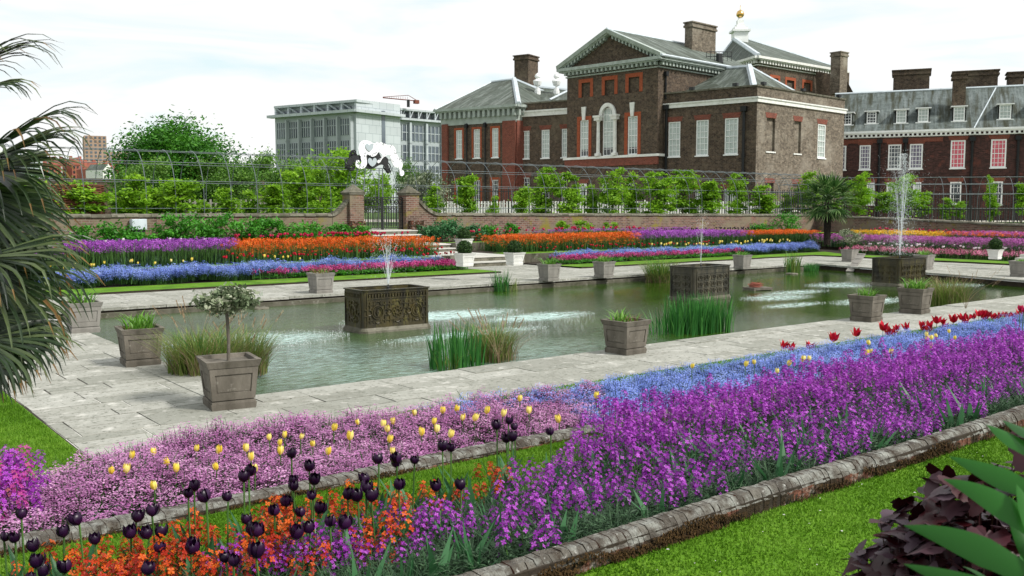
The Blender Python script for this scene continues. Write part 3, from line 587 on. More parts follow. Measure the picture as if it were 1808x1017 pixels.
# heart-faced flat metal sculpture above the gate
def flat(mb, pts, y0, y1, m_=0):
    t = geometry.tessellate_polygon([[Vector((p[0], p[1], 0)) for p in pts]]); n_ = len(pts)
    V = [(p[0], y0, p[1]) for p in pts] + [(p[0], y1, p[1]) for p in pts]
    mb.add(V, [tuple(x) for x in t], m_); mb.add(V, [tuple(i + n_ for i in x)[::-1] for x in t], m_)
    mb.add(V, [(i, (i + 1) % n_, (i + 1) % n_ + n_, i + n_) for i in range(n_)], m_)
SF = Fac((gxa - 6, 43.9), (gxb + 6, 43.9))
def sp(x, y): a, z = SF.px(590 + x / 5.355, 230 + y / 5.355); return (gxa - 6 + a, z)
def smooth_loop(P, k=3):
    P = np.array(P, float); out = []
    for i in range(len(P)):
        a, b, c, d = P[i - 1], P[i], P[(i + 1) % len(P)], P[(i + 2) % len(P)]
        for j in range(k):
            t = j / k; out.append(0.5 * ((2 * b) + (-a + c) * t + (2 * a - 5 * b + 4 * c - d) * t * t + (-a + 3 * b - 3 * c + d) * t ** 3))
    return [tuple(p) for p in out]
WHT = [(205, 290), (222, 281), (240, 290), (238, 302), (224, 300), (220, 315), (238, 327), (256, 300), (246, 250), (228, 190), (232, 140), (255, 105), (295, 95), (340, 108), (375, 125), (410, 112), (455, 118), (500, 140), (540, 140), (570, 165), (585, 210), (605, 255), (635, 280), (645, 330), (633, 368), (654, 385), (658, 415), (640, 433), (620, 425), (617, 395), (612, 360), (590, 352), (560, 335), (535, 280), (520, 235), (490, 238), (450, 270), (437, 295), (415, 312), (404, 300), (410, 285), (440, 262), (455, 240), (420, 205), (395, 235), (360, 250), (330, 238), (308, 222), (302, 260), (308, 310), (290, 350), (255, 365), (220, 355), (200, 330)]
M['sculpt_white'] = mat('sculpt_white', [(0.80, 0.82, 0.84), (0.86, 0.88, 0.9)], 2, 0.4)
M['sculpt_grey'] = mat('sculpt_grey', [(0.36, 0.42, 0.45), (0.42, 0.48, 0.5)], 2, 0.4)
scu = empty('metal_sculpture', (gxa + gw / 2, 43.9, 3.3), 0, 'flat white and black wavy metal figures over the gate, two heart-shaped faces', 'sculpture')
off = -np.array([gxa + gw / 2, 43.9, 3.3])
def fin(mb, name, m_): 
    mb.v = [a + off for a in mb.v]; return mb.build(name, m_, scu)
mb = MB(); flat(mb, smooth_loop([sp(*p) for p in WHT]), 43.86, 43.90)
wf = fin(mb, 'white_figure', M['sculpt_white'])
strokes = []
for k in range(150):                       # engraved strokes following the body
    i = random.randrange(len(WHT)); x, y = WHT[i]; cxm = x + random.uniform(-28, 28); cym = y + random.uniform(-22, 26)
    a, b_ = WHT[i - 1], WHT[(i + 1) % len(WHT)]; dd = np.array([b_[0] - a[0], b_[1] - a[1]], float); dd /= np.linalg.norm(dd) + 1e-9
    # inside test
    ins = False; n_ = len(WHT)
    for q in range(n_):
        (xa_, ya_), (xb_, yb_) = WHT[q], WHT[q - 1]
        if (ya_ > cym) != (yb_ > cym) and cxm < (xb_ - xa_) * (cym - ya_) / (yb_ - ya_) + xa_: ins = not ins
    if not ins: continue
    L_ = random.uniform(8, 16); P = [sp(cxm + dd[0] * t, cym + dd[1] * t + 2 * math.sin(t * .3)) for t in (-L_ / 2, 0, L_ / 2)]
    mb = MB(); mb.tube([(p[0], 43.85, p[1]) for p in P], 0.012, 4); fin(mb, 'engraved_stroke', M['steel'])
HE = [(0, 28), (-22, 8), (-26, -12), (-16, -24), (-4, -16), (0, -6), (4, -16), (16, -24), (26, -12), (22, 8)]
for (hx, hy, s_, nm) in ((327, 160, 1.45, 'face'), (355, 300, 1.6, 'face')):
    mb = MB(); flat(mb, smooth_loop([sp(hx + p[0] * s_, hy + p[1] * s_) for p in HE], 2), 43.82, 43.86); fin(mb, nm, M['sculpt_grey'])
mb = MB()
flat(mb, smooth_loop([sp(*p) for p in [(232, 235), (185, 240), (150, 260), (120, 320), (150, 330), (200, 300), (240, 300), (262, 300), (300, 355), (340, 368), (385, 355), (430, 330), (470, 330), (500, 380), (525, 390), (510, 340), (515, 290), (490, 255), (455, 262), (440, 240), (418, 200), (395, 230), (330, 232), (262, 235)]], 3), 43.93, 43.96)
for (cx_, cy_, r_, a0) in ((185, 240, 42, 0), (150, 300, 40, 2), (165, 350, 38, 4), (205, 280, 36, 1), (480, 290, 40, 3), (500, 345, 36, 5), (135, 340, 26, 1), (420, 250, 28, 2), (180, 215, 30, 5), (515, 380, 22, 0)):
    P = [sp(cx_ + r_ * math.cos(a + a0) * (1.1 - a / 13), cy_ + r_ * math.sin(a + a0) * (1.1 - a / 13)) for a in np.linspace(0, 11, 34)]; mb.tube([(p[0], 43.97, p[1]) for p in P], 0.035, 4)
    P = [sp(cx_ + r_ * .75 * math.cos(-a + a0) * (1.1 - a / 13), cy_ + r_ * .75 * math.sin(-a + a0) * (1.1 - a / 13)) for a in np.linspace(0, 8, 24)]; mb.tube([(p[0], 43.95, p[1]) for p in P], 0.03, 4)
fin(mb, 'black_figure', M['iron'])
mb = MB()
for (xa_, xb_) in ((230, 120), (300, 250), (460, 470), (430, 420)):
    p, q = sp(xa_, 360), sp(xb_, 520); mb.tube([(p[0], 43.95, p[1]), (q[0], 44.0, 1.46)], 0.03, 5)
fin(mb, 'support_post', M['steel'])
# grey utility box on the wall
x_, y_, z_ = Wp(244, 396, 39.0); k_ = 42.75 / y_; x_ *= k_
ub = MB(); u0 = x_; ub.box(u0 - .32, u0 + .32, 42.55, 42.93, 1.66, 2.13); o = ub.build('utility_box', M['lead']); tag(o, 'pale grey metal utility box fixed low on the left garden wall', 'utility box')
ub = MB(); ub.box(u0 - .30, u0 + .29, 42.53, 42.55, 1.69, 2.10); ub.box(u0 + .23, u0 + .26, 42.51, 42.53, 1.86, 1.93); ub.build('door', M['lead'], o)
ub = MB(); ub.box(u0 - .2, u0 + .25, 42.6, 42.93, 0.8, 1.68); ub.build('support_frame', M['iron'], o)
# ---------------------------------------------------------------- buildings
BASE = 1.42
def facade(F, s0, s1, z0, z1, holes, m_, parent, name='wall', depth=0.22, revm=None):
    mb = MB(); hs = [(max(a, s0 + .01), min(b, s1 - .01), max(c, z0 + .01), min(d, z1 - .01)) for a, b, c, d in holes]
    xs = sorted(set([s0, s1] + [h[0] for h in hs] + [h[1] for h in hs])); zs = sorted(set([z0, z1] + [h[2] for h in hs] + [h[3] for h in hs]))
    for i in range(len(xs) - 1):
        for j in range(len(zs) - 1):
            cx, cz = (xs[i] + xs[i + 1]) / 2, (zs[j] + zs[j + 1]) / 2
            if any(h[0] < cx < h[1] and h[2] < cz < h[3] for h in hs): continue
            mb.quad(F.pt(xs[i], zs[j]), F.pt(xs[i + 1], zs[j]), F.pt(xs[i + 1], zs[j + 1]), F.pt(xs[i], zs[j + 1]))
    for a, b, c, d in hs:
        for (p, q) in (((a, c), (a, d)), ((a, d), (b, d)), ((b, d), (b, c)), ((b, c), (a, c))):
            mb.quad(F.pt(p[0], p[1]), F.pt(q[0], q[1]), F.pt(q[0], q[1], -depth), F.pt(p[0], p[1], -depth))
    return mb.build(name, m_, parent)
def sash(F, h, parent, pane='blind', nx=3, nz=6, frame=0.07, lower_dark=0.0, sill=True, recess=0.10, surround=None, lintel=None, arched=False):
    a, b, c, d = h; mb = MB(); o0, o1 = -recess - .06, -recess
    mb.fbox(F, a, a + frame, c, d, o0, o1 + .03); mb.fbox(F, b - frame, b, c, d, o0, o1 + .03)
    mb.fbox(F, a + frame, b - frame, d - frame, d, o0, o1 + .03); mb.fbox(F, a + frame, b - frame, c, c + frame, o0, o1 + .03)
    zm = (c + d) / 2; mb.fbox(F, a + frame, b - frame, zm - .03, zm + .03, o0, o1 + .015)
    t = 0.02; frame = min(frame, .08)
    for i in range(1, nx): x = a + (b - a) * i / nx; mb.fbox(F, x - t, x + t, c + frame, d - frame, o0, o1)
    for j in range(1, nz):
        if nz % 2 == 0 and j == nz // 2: continue
        z = c + (d - c) * j / nz; mb.fbox(F, a + frame, b - frame, z - t, z + t, o0 + .002, o1 - .002)
    if sill: mb.fbox(F, a - .08, b + .08, c - .10, c + .005, -.05, .09)
    w = mb.build('window', M['paint_white'], parent)
    mb = MB(); zc = c + (d - c) * lower_dark
    mb.quad(F.pt(a, zc, -recess - .05), F.pt(b, zc, -recess - .05), F.pt(b, d, -recess - .05), F.pt(a, d, -recess - .05)); mb.build('pane', M[pane], w)
    if lower_dark > 0:
        mb = MB(); mb.quad(F.pt(a, c, -recess - .055), F.pt(b, c, -recess - .055), F.pt(b, zc, -recess - .055), F.pt(a, zc, -recess - .055)); mb.build('open_pane', M['glass'], w)
    if surround:
        s_ = surround; mb = MB(); mb.fbox(F, a - s_, a, c - .0, d + s_, -.02, .03); mb.fbox(F, b, b + s_, c, d + s_, -.02, .03); mb.fbox(F, a, b, d, d + s_, -.02, .03); mb.build('surround', M['orange_brick'], w)
    if lintel:
        mb = MB(); zt = d + lintel; V = [F.pt(a - .12, d, .02), F.pt(b + .12, d, .02), F.pt(b + .28, zt, .02), F.pt(a - .28, zt, .02)]; mb.add(V, [(0, 1, 2, 3)]); mb.build('lintel', M['red_brick'], w)
    return w
def blind_win(F, h, parent, surround=None, lintel=None, m_='brown_brick', sill=False):
    a, b, c, d = h; mb = MB(); mb.quad(F.pt(a, c, -.2), F.pt(b, c, -.2), F.pt(b, d, -.2), F.pt(a, d, -.2), 0); w = mb.build('blind_window', M[m_], parent)
    if surround:
        s_ = surround; mb = MB(); mb.fbox(F, a - s_, a, c, d + s_, -.02, .03); mb.fbox(F, b, b + s_, c, d + s_, -.02, .03); mb.fbox(F, a, b, d, d + s_, -.02, .03); mb.build('surround', M['orange_brick'], w)
    if lintel:
        mb = MB(); mb.add([F.pt(a - .12, d, .02), F.pt(b + .12, d, .02), F.pt(b + .28, d + lintel, .02), F.pt(a - .28, d + lintel, .02)], [(0, 1, 2, 3)]); mb.build('lintel', M['red_brick'], w)
    if sill: mb = MB(); mb.fbox(F, a - .1, b + .1, c - .12, c, -.05, .08); mb.build('sill', M['stone_white'], w)
def cornice(F, s0, s1, z, parent, h=0.9, proj=0.6, dent=0.42, m_='cornice', top=0.28, dz=0.24, name='cornice', frieze=True):
    mb = MB(); mb.fbox(F, s0 - proj, s1 + proj, z - top, z, -.1, proj); mb.fbox(F, s0 - proj * .8, s1 + proj * .8, z - top - .12, z - top, -.1, proj * .8)
    if frieze: mb.fbox(F, s0 - .1, s1 + .1, z - h, z - top - .12, -.08, .10)
    else: mb.fbox(F, s0 - .1, s1 + .1, z - h * .75, z - h * .75 + .12, -.08, .14)
    s = s0
    while s < s1: mb.fbox(F, s, s + dent * .45, z - top - .12 - dz, z - top - .12, .1, proj * .68); s += dent
    return mb.build(name, M[m_], parent)
def poly(name, P, m_, parent, thick=0.12):
    mb = MB(); P = [np.array(p, float) for p in P]; n_ = np.cross(P[1] - P[0], P[2] - P[0]); n_ /= np.linalg.norm(n_)
    if n_[2] < 0: P = P[::-1]; n_ = -n_
    k = len(P); V = [tuple(p) for p in P] + [tuple(p - n_ * thick) for p in P]
    mb.add(V, [tuple(range(k))]); mb.add(V, [tuple(range(k, 2 * k))[::-1]]); mb.add(V, [(i, i + k, (i + 1) % k + k, (i + 1) % k) for i in range(k)])
    return mb.build(name, M[m_], parent)
def ridge(mb, P, Q, r=0.16): mb.tube([np.array(P), np.array(Q)], r, 6)
def chimney(parent, r0, r1, f, fd, zb, zt, m_='brown_brick', cap=0.12, name='chimney', rot=None):
    d = np.array(rot) if rot is not None else RT; nn = np.array([-d[1], d[0]]); nn = nn if nn @ FW > 0 else -nn
    p = np.array(RF(r0, f)); w = (r1 - r0) / abs(d @ RT)
    def box(mb, e, z0, z1):
        A = p - d * e - nn * e; B = p + d * (w + e) - nn * e; C = p + d * (w + e) + nn * (fd + e); D = p - d * e + nn * (fd + e)
        mb.hexa([(*A, z0), (*B, z0), (*C, z0), (*D, z0), (*A, z1), (*B, z1), (*C, z1), (*D, z1)])
    mb = MB(); box(mb, 0, zb, zt - .55); box(mb, cap, zt - .55, zt - .35); box(mb, cap * .4, zt - .35, zt - .12); box(mb, cap * 1.2, zt - .12, zt)
    c = mb.build(name, M[m_], parent); return c
def pipe(F, s, z0, z1, parent, w=0.11):
    mb = MB(); c = F.pt(s, 0, .14); mb.tube([(c[0], c[1], z0), (c[0], c[1], z1)], w, 6)
    for z in np.arange(z0 + 1.2, z1, 2.2): mb.tube([(c[0], c[1], z), (c[0], c[1], z + .25)], w * 1.25, 6)
    mb.fbox(F, s - w * 2, s + w * 2, z1 - .4, z1, .02, .34); mb.build('drainpipe', M['pipe'], parent)
def PF(u, f): return RF((u - 904) / FL * f, f)

pal = empty('palace', (*RF(15, 92), BASE), 0, 'brown brick palace with pedimented centre, hipped slate roofs and gold ball lantern', 'palace')
pm = pal.location.copy()
class Off:                                  # parts are built in world space, then hung on their thing without moving
    pass
def adopt(root):
    bpy.context.view_layer.update()
    for o in bpy.data.objects:
        if o.parent == root and o.type == 'MESH' and 'adopted' not in o: o.location = o.location - Vector(root.location); o['adopted'] = 1
# --- D: right block
D0, D1, D2 = PF(1170, 85.7), PF(1331, 80.0), PF(1484, 90.2)
FD, FS = Fac(D0, D1), Fac(D1, D2)
zD = FD.px(1331, 152.7)[1]; zb1, zb0 = FD.px(1331, 170.7)[1], FD.px(1331, 180)[1]
wins = [FD.rect(1180, 1201, 213.7, 274.6), FD.rect(1229, 1250.6, 211.8, 274.6), FD.rect(1279.4, 1303, 209, 274.6)]
zt_, zc_ = wins[1][3], wins[1][2]; wins = [(a, b, zc_, zt_) for a, b, c, d in wins]
low = [(a, b, BASE + .6, BASE + .6 + 2.3) for a, b, c, d in wins]
facade(FD, 0, FD.L, BASE, zD, wins + low, M['brown_brick'], pal)
for h in wins: sash(FD, h, pal, 'blind', 3, 6, .1, lintel=.45, recess=.06)
for h in low: sash(FD, h, pal, 'blind', 3, 4, .1, lintel=.4)
sw = [FS.rect(1353.4, 1368, 212, 268), FS.rect(1402, 1414, 217, 269.7), FS.rect(1443.8, 1457.6, 222, 274.6)]
sw = [(a, b, zc_ + (.25 if i < 2 else 0), zt_) for i, (a, b, c, d) in enumerate(sw)]
sl = [(a, b, BASE + 1.0, BASE + 3.4) for a, b, c, d in sw]
facade(FS, 0, FS.L, BASE, zD, sw + sl, M['grey_lit_brick'], pal)  # side wall: sunlight put into the paler brick colour
for h in sw[:2]: blind_win(FS, h, pal, lintel=.45, m_='grey_lit_brick', sill=True)
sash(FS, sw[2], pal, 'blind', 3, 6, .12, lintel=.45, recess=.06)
for h in sl: blind_win(FS, h, pal, lintel=.4, m_='grey_lit_brick', sill=True)
for F_ in (FD, FS):
    mb = MB(); mb.fbox(F_, -.12, F_.L + .12, zb0, zb1, -.1, .14); mb.fbox(F_, -.2, F_.L + .2, zb1 - .12, zb1, -.1, .22); mb.build('stone_band', M['stone_white'], pal)
    mb = MB(); mb.fbox(F_, -.08, F_.L + .08, zD, zD + .14, -.5, .10); mb.build('parapet_cap', M['coping'], pal)
pipe(FD, FD.px(1314, 240)[0], BASE, FD.px(1314, 188)[1], pal, .13); pipe(FD, .28, BASE, FD.px(1171, 186)[1], pal, .12)
for (F_, u, v) in ((FD, 1222, 157), (FD, 1299, 152), (FS, 1347, 152), (FS, 1417, 162), (FS, 1480, 172)):      # floodlights on the parapet
    s_, z_ = F_.px(u, v + 2); mb = MB(); mb.fbox(F_, s_ - .22, s_ + .22, zD + .18, zD + .42, -.1, .22); mb.fbox(F_, s_ - .03, s_ + .03, zD + .1, zD + .2, 0, .05); mb.build('floodlight', M['iron'], pal)
zt = zD - .3
rA, rB = Wp(1323, 117.6, 88), Wp(1244, 124, 94)
eL, eC, eR = np.array([*FD.pt(.3, 0, -.6)[:2], zt]), np.array([*FD.pt(FD.L - .5, 0, -.6)[:2], zt]), np.array([*FS.pt(FS.L * .62, 0, -.6)[:2], zt])
eLb = eL + np.array([*(np.array(D2) - np.array(D1)), 0]) * .1
poly('roof_slope', [eL, eC, rA, rB, Wp(1200, 160, 90)], 'slate', pal); poly('roof_slope', [eC, eR, rA], 'slate', pal)
mb = MB(); ridge(mb, eC, rA, .3); ridge(mb, rA, rB, .2); ridge(mb, rA, eR, .15); mb.build('lead_flashing', M['lead'], pal)
# --- C: pedimented centre
C0, C1 = RF(5.41, 92.4), RF(13.18, 85.1); FC = Fac(C0, C1)
sd = np.array(D2) - np.array(D1); sd /= np.linalg.norm(sd); C2 = tuple(np.array(C1) + sd * 12); FCs = Fac(C1, C2)
zC = FC.px(1161, 101)[1]; zC0 = zC - 1.2
top = [FC.rect(1027, 1042, 145, 170), FC.rect(1068, 1085, 141, 167), FC.rect(1110, 1129, 137, 163)]
tz0, tz1 = top[1][2], top[1][3]; top = [(a, b, tz0, tz1) for a, b, c, d in top]
mid = [FC.rect(1024, 1039, 209.5, 274), FC.rect(1108, 1125.6, 205, 273)]; mz0, mz1 = mid[1][2], mid[1][3]; mid = [(a, b, mz0, mz1) for a, b, c, d in mid]
ac = FC.rect(1064, 1083, 200, 273); ac = (ac[0], ac[1], mz0, FC.px(1073, 205)[1]); azt = FC.px(1073, 190)[1]
lowc = [FC.rect(1022, 1036, 307, 361), FC.rect(1062, 1074, 307, 361), FC.rect(1106, 1118, 307, 361)]; lowc = [(a, b, BASE + .3, BASE + 3.6) for a, b, c, d in lowc]
acw = (ac[1] - ac[0]) / 2; archh = (ac[0], ac[1], mz0, azt)
facade(FC, 0, FC.L, BASE, zC, top + mid + [archh] + lowc, M['brown_brick'], pal)
facade(FCs, 0, FCs.L, BASE, zC, [], M['brown_brick'], pal)
for h in top: blind_win(FC, h, pal, surround=.36)
for h in mid:
    sash(FC, h, pal, 'blind', 3, 6, .11, lower_dark=.2, surround=.36)
    mb = MB(); cxx = (h[0] + h[1]) / 2; mb.hexa([FC.pt(cxx - .15, h[3] - .02, .03), FC.pt(cxx + .15, h[3] - .02, .03), FC.pt(cxx + .15, h[3] - .02, .16), FC.pt(cxx - .15, h[3] - .02, .16), FC.pt(cxx - .27, h[3] + 1.25, .03), FC.pt(cxx + .27, h[3] + 1.25, .03), FC.pt(cxx + .27, h[3] + 1.25, .16), FC.pt(cxx - .27, h[3] + 1.25, .16)]); mb.build('keystone', M['stone_white'], pal)
w = sash(FC, archh, pal, 'blind', 3, 7, .09, lower_dark=.17)
mb = MB(); cxx = (ac[0] + ac[1]) / 2; zs = ac[3]
for (sx0, sx1) in ((ac[0] - .56, ac[0] - .14), (ac[1] + .14, ac[1] + .56)):
    c = FC.pt((sx0 + sx1) / 2, mz0, .22); mb.lathe(c, [(.24, 0), (.24, .25), (.18, .35), (.175, 1.5), (.15, zs - mz0 - .55), (.22, zs - mz0 - .42), (.25, zs - mz0 - .3)], 12)
    mb.fbox(FC, sx0 - .02, sx1 + .02, mz0, mz0 + .25, .02, .5); mb.fbox(FC, sx0 - .12, sx1 + .12, zs - .38, zs - .02, 0, .52); mb.fbox(FC, sx0 - .2, sx1 + .2, zs - .1, zs + .08, 0, .6)
    # outer half columns
K = 18
for i in range(K):
    a0, a1 = math.pi * i / K, math.pi * (i + 1) / K; ri, ro = acw + .02, acw + .33
    f = lambda a, r, o: FC.pt(cxx + r * math.cos(a), zs + .05 + r * math.sin(a) * (azt - zs) / acw * (1 if r < acw + .1 else (azt - zs + .38) / ((azt - zs) / acw * ro)) , o)
    mb.add([f(a0, ri, -.1), f(a1, ri, -.1), f(a1, ro, -.1), f(a0, ro, -.1), f(a0, ri, .2), f(a1, ri, .2), f(a1, ro, .2), f(a0, ro, .2)], [(4, 5, 6, 7), (0, 1, 5, 4), (2, 3, 7, 6)])
mb.build('arch_surround', M['stone_white'], pal)
mb = MB()                                   # brick spandrels closing the corners above the arch
for sgn in (-1, 1):
    arc = [FC.pt(cxx + sgn * acw * math.cos(a), zs + .05 + (azt - zs) * math.sin(a) * .98, -.03) for a in np.linspace(0, math.pi / 2, 8)]
    cor = FC.pt(cxx + sgn * (acw + .02), azt + .05, -.03)
    for p, q in zip(arc[:-1], arc[1:]): mb.tri(p, q, cor)
mb.build('spandrel', M['brown_brick'], pal)
for h in lowc: sash(FC, h, pal, 'blind', 3, 5, .2, lintel=.4)
z0s = mz0 - .22
mb = MB(); mb.fbox(FC, -.25, FC.L + .25, z0s - .02, z0s + .2, -.05, .3); mb.build('stone_sill_course', M['stone_white'], pal)
mb = MB(); mb.fbox(FC, -.15, FC.L + .15, z0s - .75, z0s - .02, -.05, .17); mb.build('red_band', M['red_brick'], pal)
mb = MB(); mb.fbox(FCs, -.25, 1.4, z0s - .02, z0s + .2, -.05, .3); mb.build('stone_sill_course', M['stone_white'], pal)
pipe(FCs, .95, 12.5, zC0, pal, .09)
cornice(FC, 0, FC.L, zC, pal, 1.2, .75, .5, dz=.3, frieze=False); cornice(FCs, 0, FCs.L, zC, pal, 1.2, .75, .5, dz=.3, frieze=False)
apex = Wp(1071, 58, 89.0); hgt_ = apex[2] - zC
mb = MB(); L = FC.L
mb.add([FC.pt(0, zC, .05), FC.pt(L, zC, .05), FC.pt(L / 2, zC + hgt_ - .3, .05)], [(0, 1, 2)]); mb.build('pediment_wall', M['brown_brick'], pal)
mb = MB()
for sg in (0, 1):
    a0, a1 = (-.75, L / 2) if sg == 0 else (L + .75, L / 2)
    def rk(t, dz, o): return FC.pt(a0 + (a1 - a0) * t, zC + hgt_ * t + dz, o)
    mb.hexa([rk(0, -.1, -.1), rk(1, -.1, -.1), rk(1, -.1, .75), rk(0, -.1, .75), rk(0, .25, -.1), rk(1, .25, -.1), rk(1, .25, .85), rk(0, .25, .85)])
    mb.hexa([rk(0, -.22, -.1), rk(1, -.22, -.1), rk(1, -.22, .55), rk(0, -.22, .55), rk(0, -.1, -.1), rk(1, -.1, -.1), rk(1, -.1, .6), rk(0, -.1, .6)])
    for i in range(2, 15):
        t = i / 15.5; mb.hexa([rk(t, -.5, .02), rk(t + .03, -.5, .02), rk(t + .03, -.5, .5), rk(t, -.5, .5), rk(t, -.2, .02), rk(t + .03, -.2, .02), rk(t + .03, -.2, .5), rk(t, -.2, .5)])
mb.build('pediment_cornice', M['cornice'], pal)
apexw = np.array(FC.pt(L / 2, zC + hgt_ + .22, .7)); back = np.array([*(sd * 16), 0])
eR0 = np.array(FC.pt(L + .8, zC + .05, .7)); eL0 = np.array(FC.pt(-.8, zC + .05, .7))
poly('roof_slope', [apexw, apexw + back, eR0 + back, eR0], 'slate', pal); poly('roof_slope', [apexw, apexw + back, eL0 + back, eL0], 'slate', pal)
mb = MB(); ridge(mb, apexw, apexw + back, .14); ridge(mb, eR0, eR0 + back, .12); ridge(mb, apexw, eR0, .1); mb.build('lead_flashing', M['lead'], pal)
# --- B: recessed link
B0, B1 = RF(.42, 98.4), RF(5.6, 95.0); FB = Fac(B0, B1); zB = FB.px(999, 178.7)[1]
wb = [FB.rect(921, 934.6, 229, 279), FB.rect(955.7, 970, 229, 279), FB.rect(991.4, 1004, 229, 279)]; bz0, bz1 = wb[1][2], wb[1][3]
wb = [(a, b, bz0, bz1) for a, b, c, d in wb]; lb = [(a, b, BASE + 1.2, BASE + 4.4) for a, b, c, d in wb]
facade(FB, -1, FB.L + 1.5, BASE, zB, wb + lb, M['brown_brick'], pal)
for h in wb: sash(FB, h, pal, 'blind', 3, 6, .1, lintel=.45)
for h in lb: sash(FB, h, pal, 'glass', 3, 6, .1, lintel=.5)
mb = MB(); z1_ = FB.px(999, 192)[1]; mb.fbox(FB, -.5, FB.L + 1, z1_ - .55, z1_, -.1, .15); mb.fbox(FB, -.5, FB.L + 1, z1_ - .12, z1_ + .05, -.1, .25); mb.build('stone_band', M['stone_white'], pal)
mb = MB(); mb.fbox(FB, -.5, FB.L + 1, zB, zB + .15, -.5, .1); mb.build('parapet_cap', M['coping'], pal)
poly('roof_slope', [Wp(942, 153.6, 108), Wp(1003, 159.5, 106), Wp(1003, 179, 98.5), Wp(938, 181, 101)], 'slate', pal)
poly('roof_slope', [Wp(970.7, 177, 98.8), Wp(1002, 162, 104), Wp(1006, 180, 97)], 'slate', pal)
mb = MB(); ridge(mb, Wp(942, 153.6, 108), Wp(1003, 159.5, 106), .2); ridge(mb, Wp(970.7, 176, 98.7), Wp(1001, 161, 103.8), .12); mb.build('lead_flashing', M['lead'], pal)
# --- A: left pavilion
A0, A1 = PF(782, 102.5), PF(911, 97.5); FA = Fac(A0, A1); zA = FA.px(911, 185)[1]
wa = [FA.rect(805, 816, 228, 279), FA.rect(836, 847.6, 228, 279), FA.rect(868.7, 880, 227, 279)]; az0, az1 = wa[1][2], wa[1][3]
wa = [(a, b, az0, az1) for a, b, c, d in wa]; la = [(a, b, BASE + 1.1, BASE + 4.2) for a, b, c, d in wa]
facade(FA, 0, FA.L, BASE, zA - 1, wa + la, M['brown_brick'], pal)
for h in wa: sash(FA, h, pal, 'blind', 3, 6, .1, surround=.22)
for h in la: sash(FA, h, pal, 'glass', 3, 6, .1, surround=.26)
A2 = tuple(np.array(A1) + sd * 12); FAs = Fac(A1, A2); facade(FAs, 0, FAs.L, BASE, zA - 1, [], M['brown_brick'], pal)
for (u0, u1) in ((782, 792), (889, 911)):
    a, b = FA.px(u0, 260)[0], FA.px(u1, 260)[0]; mb = MB(); mb.fbox(FA, a - .02, b + .02, BASE, zA - 1.6, -.1, .22); mb.build('pilaster', M['red_brick'], pal)
mb = MB(); mb.fbox(FAs, -.03, 1.0, BASE, zA - 1.6, -.1, .2); mb.build('pilaster', M['red_brick'], pal)
cornice(FA, 0, FA.L, zA, pal, 1.75, .7, .62, top=.25, dz=.7); cornice(FAs, 0, FAs.L, zA, pal, 1.75, .7, .62, top=.25, dz=.7)
for u in (825, 857.7): pipe(FA, FA.px(u, 250)[0], BASE, zA - 1.7, pal, .07)
mb = MB(); mb.fbox(FA, -.2, FA.L + .1, BASE, BASE + 1.35, -.1, .3); mb.build('plinth', M['stone_white'], pal)
e0, e1 = np.array(FA.pt(-.6, zA, .5)), np.array(FA.pt(FA.L + .6, zA, .5)); r0, r1 = Wp(867.7, 145, 110), Wp(908, 140, 107.5); e2 = np.array(FAs.pt(11, zA, .5))
e3 = e0 + np.array([*(sd * 12), 0])
poly('roof_slope', [e0, e1, r1, r0], 'slate', pal); poly('roof_slope', [e1, e2, r1], 'slate', pal); poly('roof_slope', [e0, r0, e3], 'slate', pal); poly('roof_slope', [r0, r1, e2, e3], 'slate', pal)
mb = MB(); ridge(mb, e0, r0, .14); ridge(mb, r0, r1, .16); ridge(mb, r1, e1, .3); ridge(mb, r1, e2, .2); mb.build('lead_flashing', M['lead'], pal)
rotA = tuple(FA.d if FA.d @ RT > 0 else -FA.d)
def chim(u0, u1, vt, vb, f, fd, rot=None, m_='brown_brick', cap=.12, name='chimney'):
    return chimney(pal, (u0 - 904) / FL * f, (u1 - 904) / FL * f, f, fd, Wp(u0, vb, f)[2], Wp(u0, vt, f)[2], m_, cap, name, rot)
chim(908, 932, 98, 160, 108, 2.2, rotA)
for u in (949, 982.4):
    p = Wp(u, 160, 104.5); q = [(.28, 0), (.28, .25), (.12, .3), (.1, .45), (.38, .6), (.5, 1.0), (.42, 1.15), (.15, 1.25), (.2, 1.35), (.33, 1.5), (.25, 1.75), (.1, 1.85), (.02, 1.95)]
    mb = MB(); mb.lathe(p, q, 12); mb.lathe((p[0], p[1], p[2] - 1.2), [(.35, 0), (.35, 1.2), (.05, 1.22)], 8); mb.build('urn', M['paint_white'], pal)
# --- chimney B and rooftop walkway
chim(1216, 1267, 37, 145, 94, .9, tuple(sd), 'grey_lit_brick')
rl = MB()
for i in range(7):
    p = Wp(1247 + i * 7.4, 108, 92); rl.tube([p, p + np.array([0, 0, .9])], .035, 4)
p, q = Wp(1247, 108, 92), Wp(1292, 108, 92)
for h in (.45, .9): rl.tube([p + np.array([0, 0, h]), q + np.array([0, 0, h])], .035, 4)
A_, B_ = Wp(1247, 113, 92), Wp(1276, 111, 92); rl.tube([A_, B_], .25, 5); rl.tube([Wp(1270, 95, 92), Wp(1270, 112, 92)], .33, 6)
rl.build('roof_walkway', M['iron'], pal)
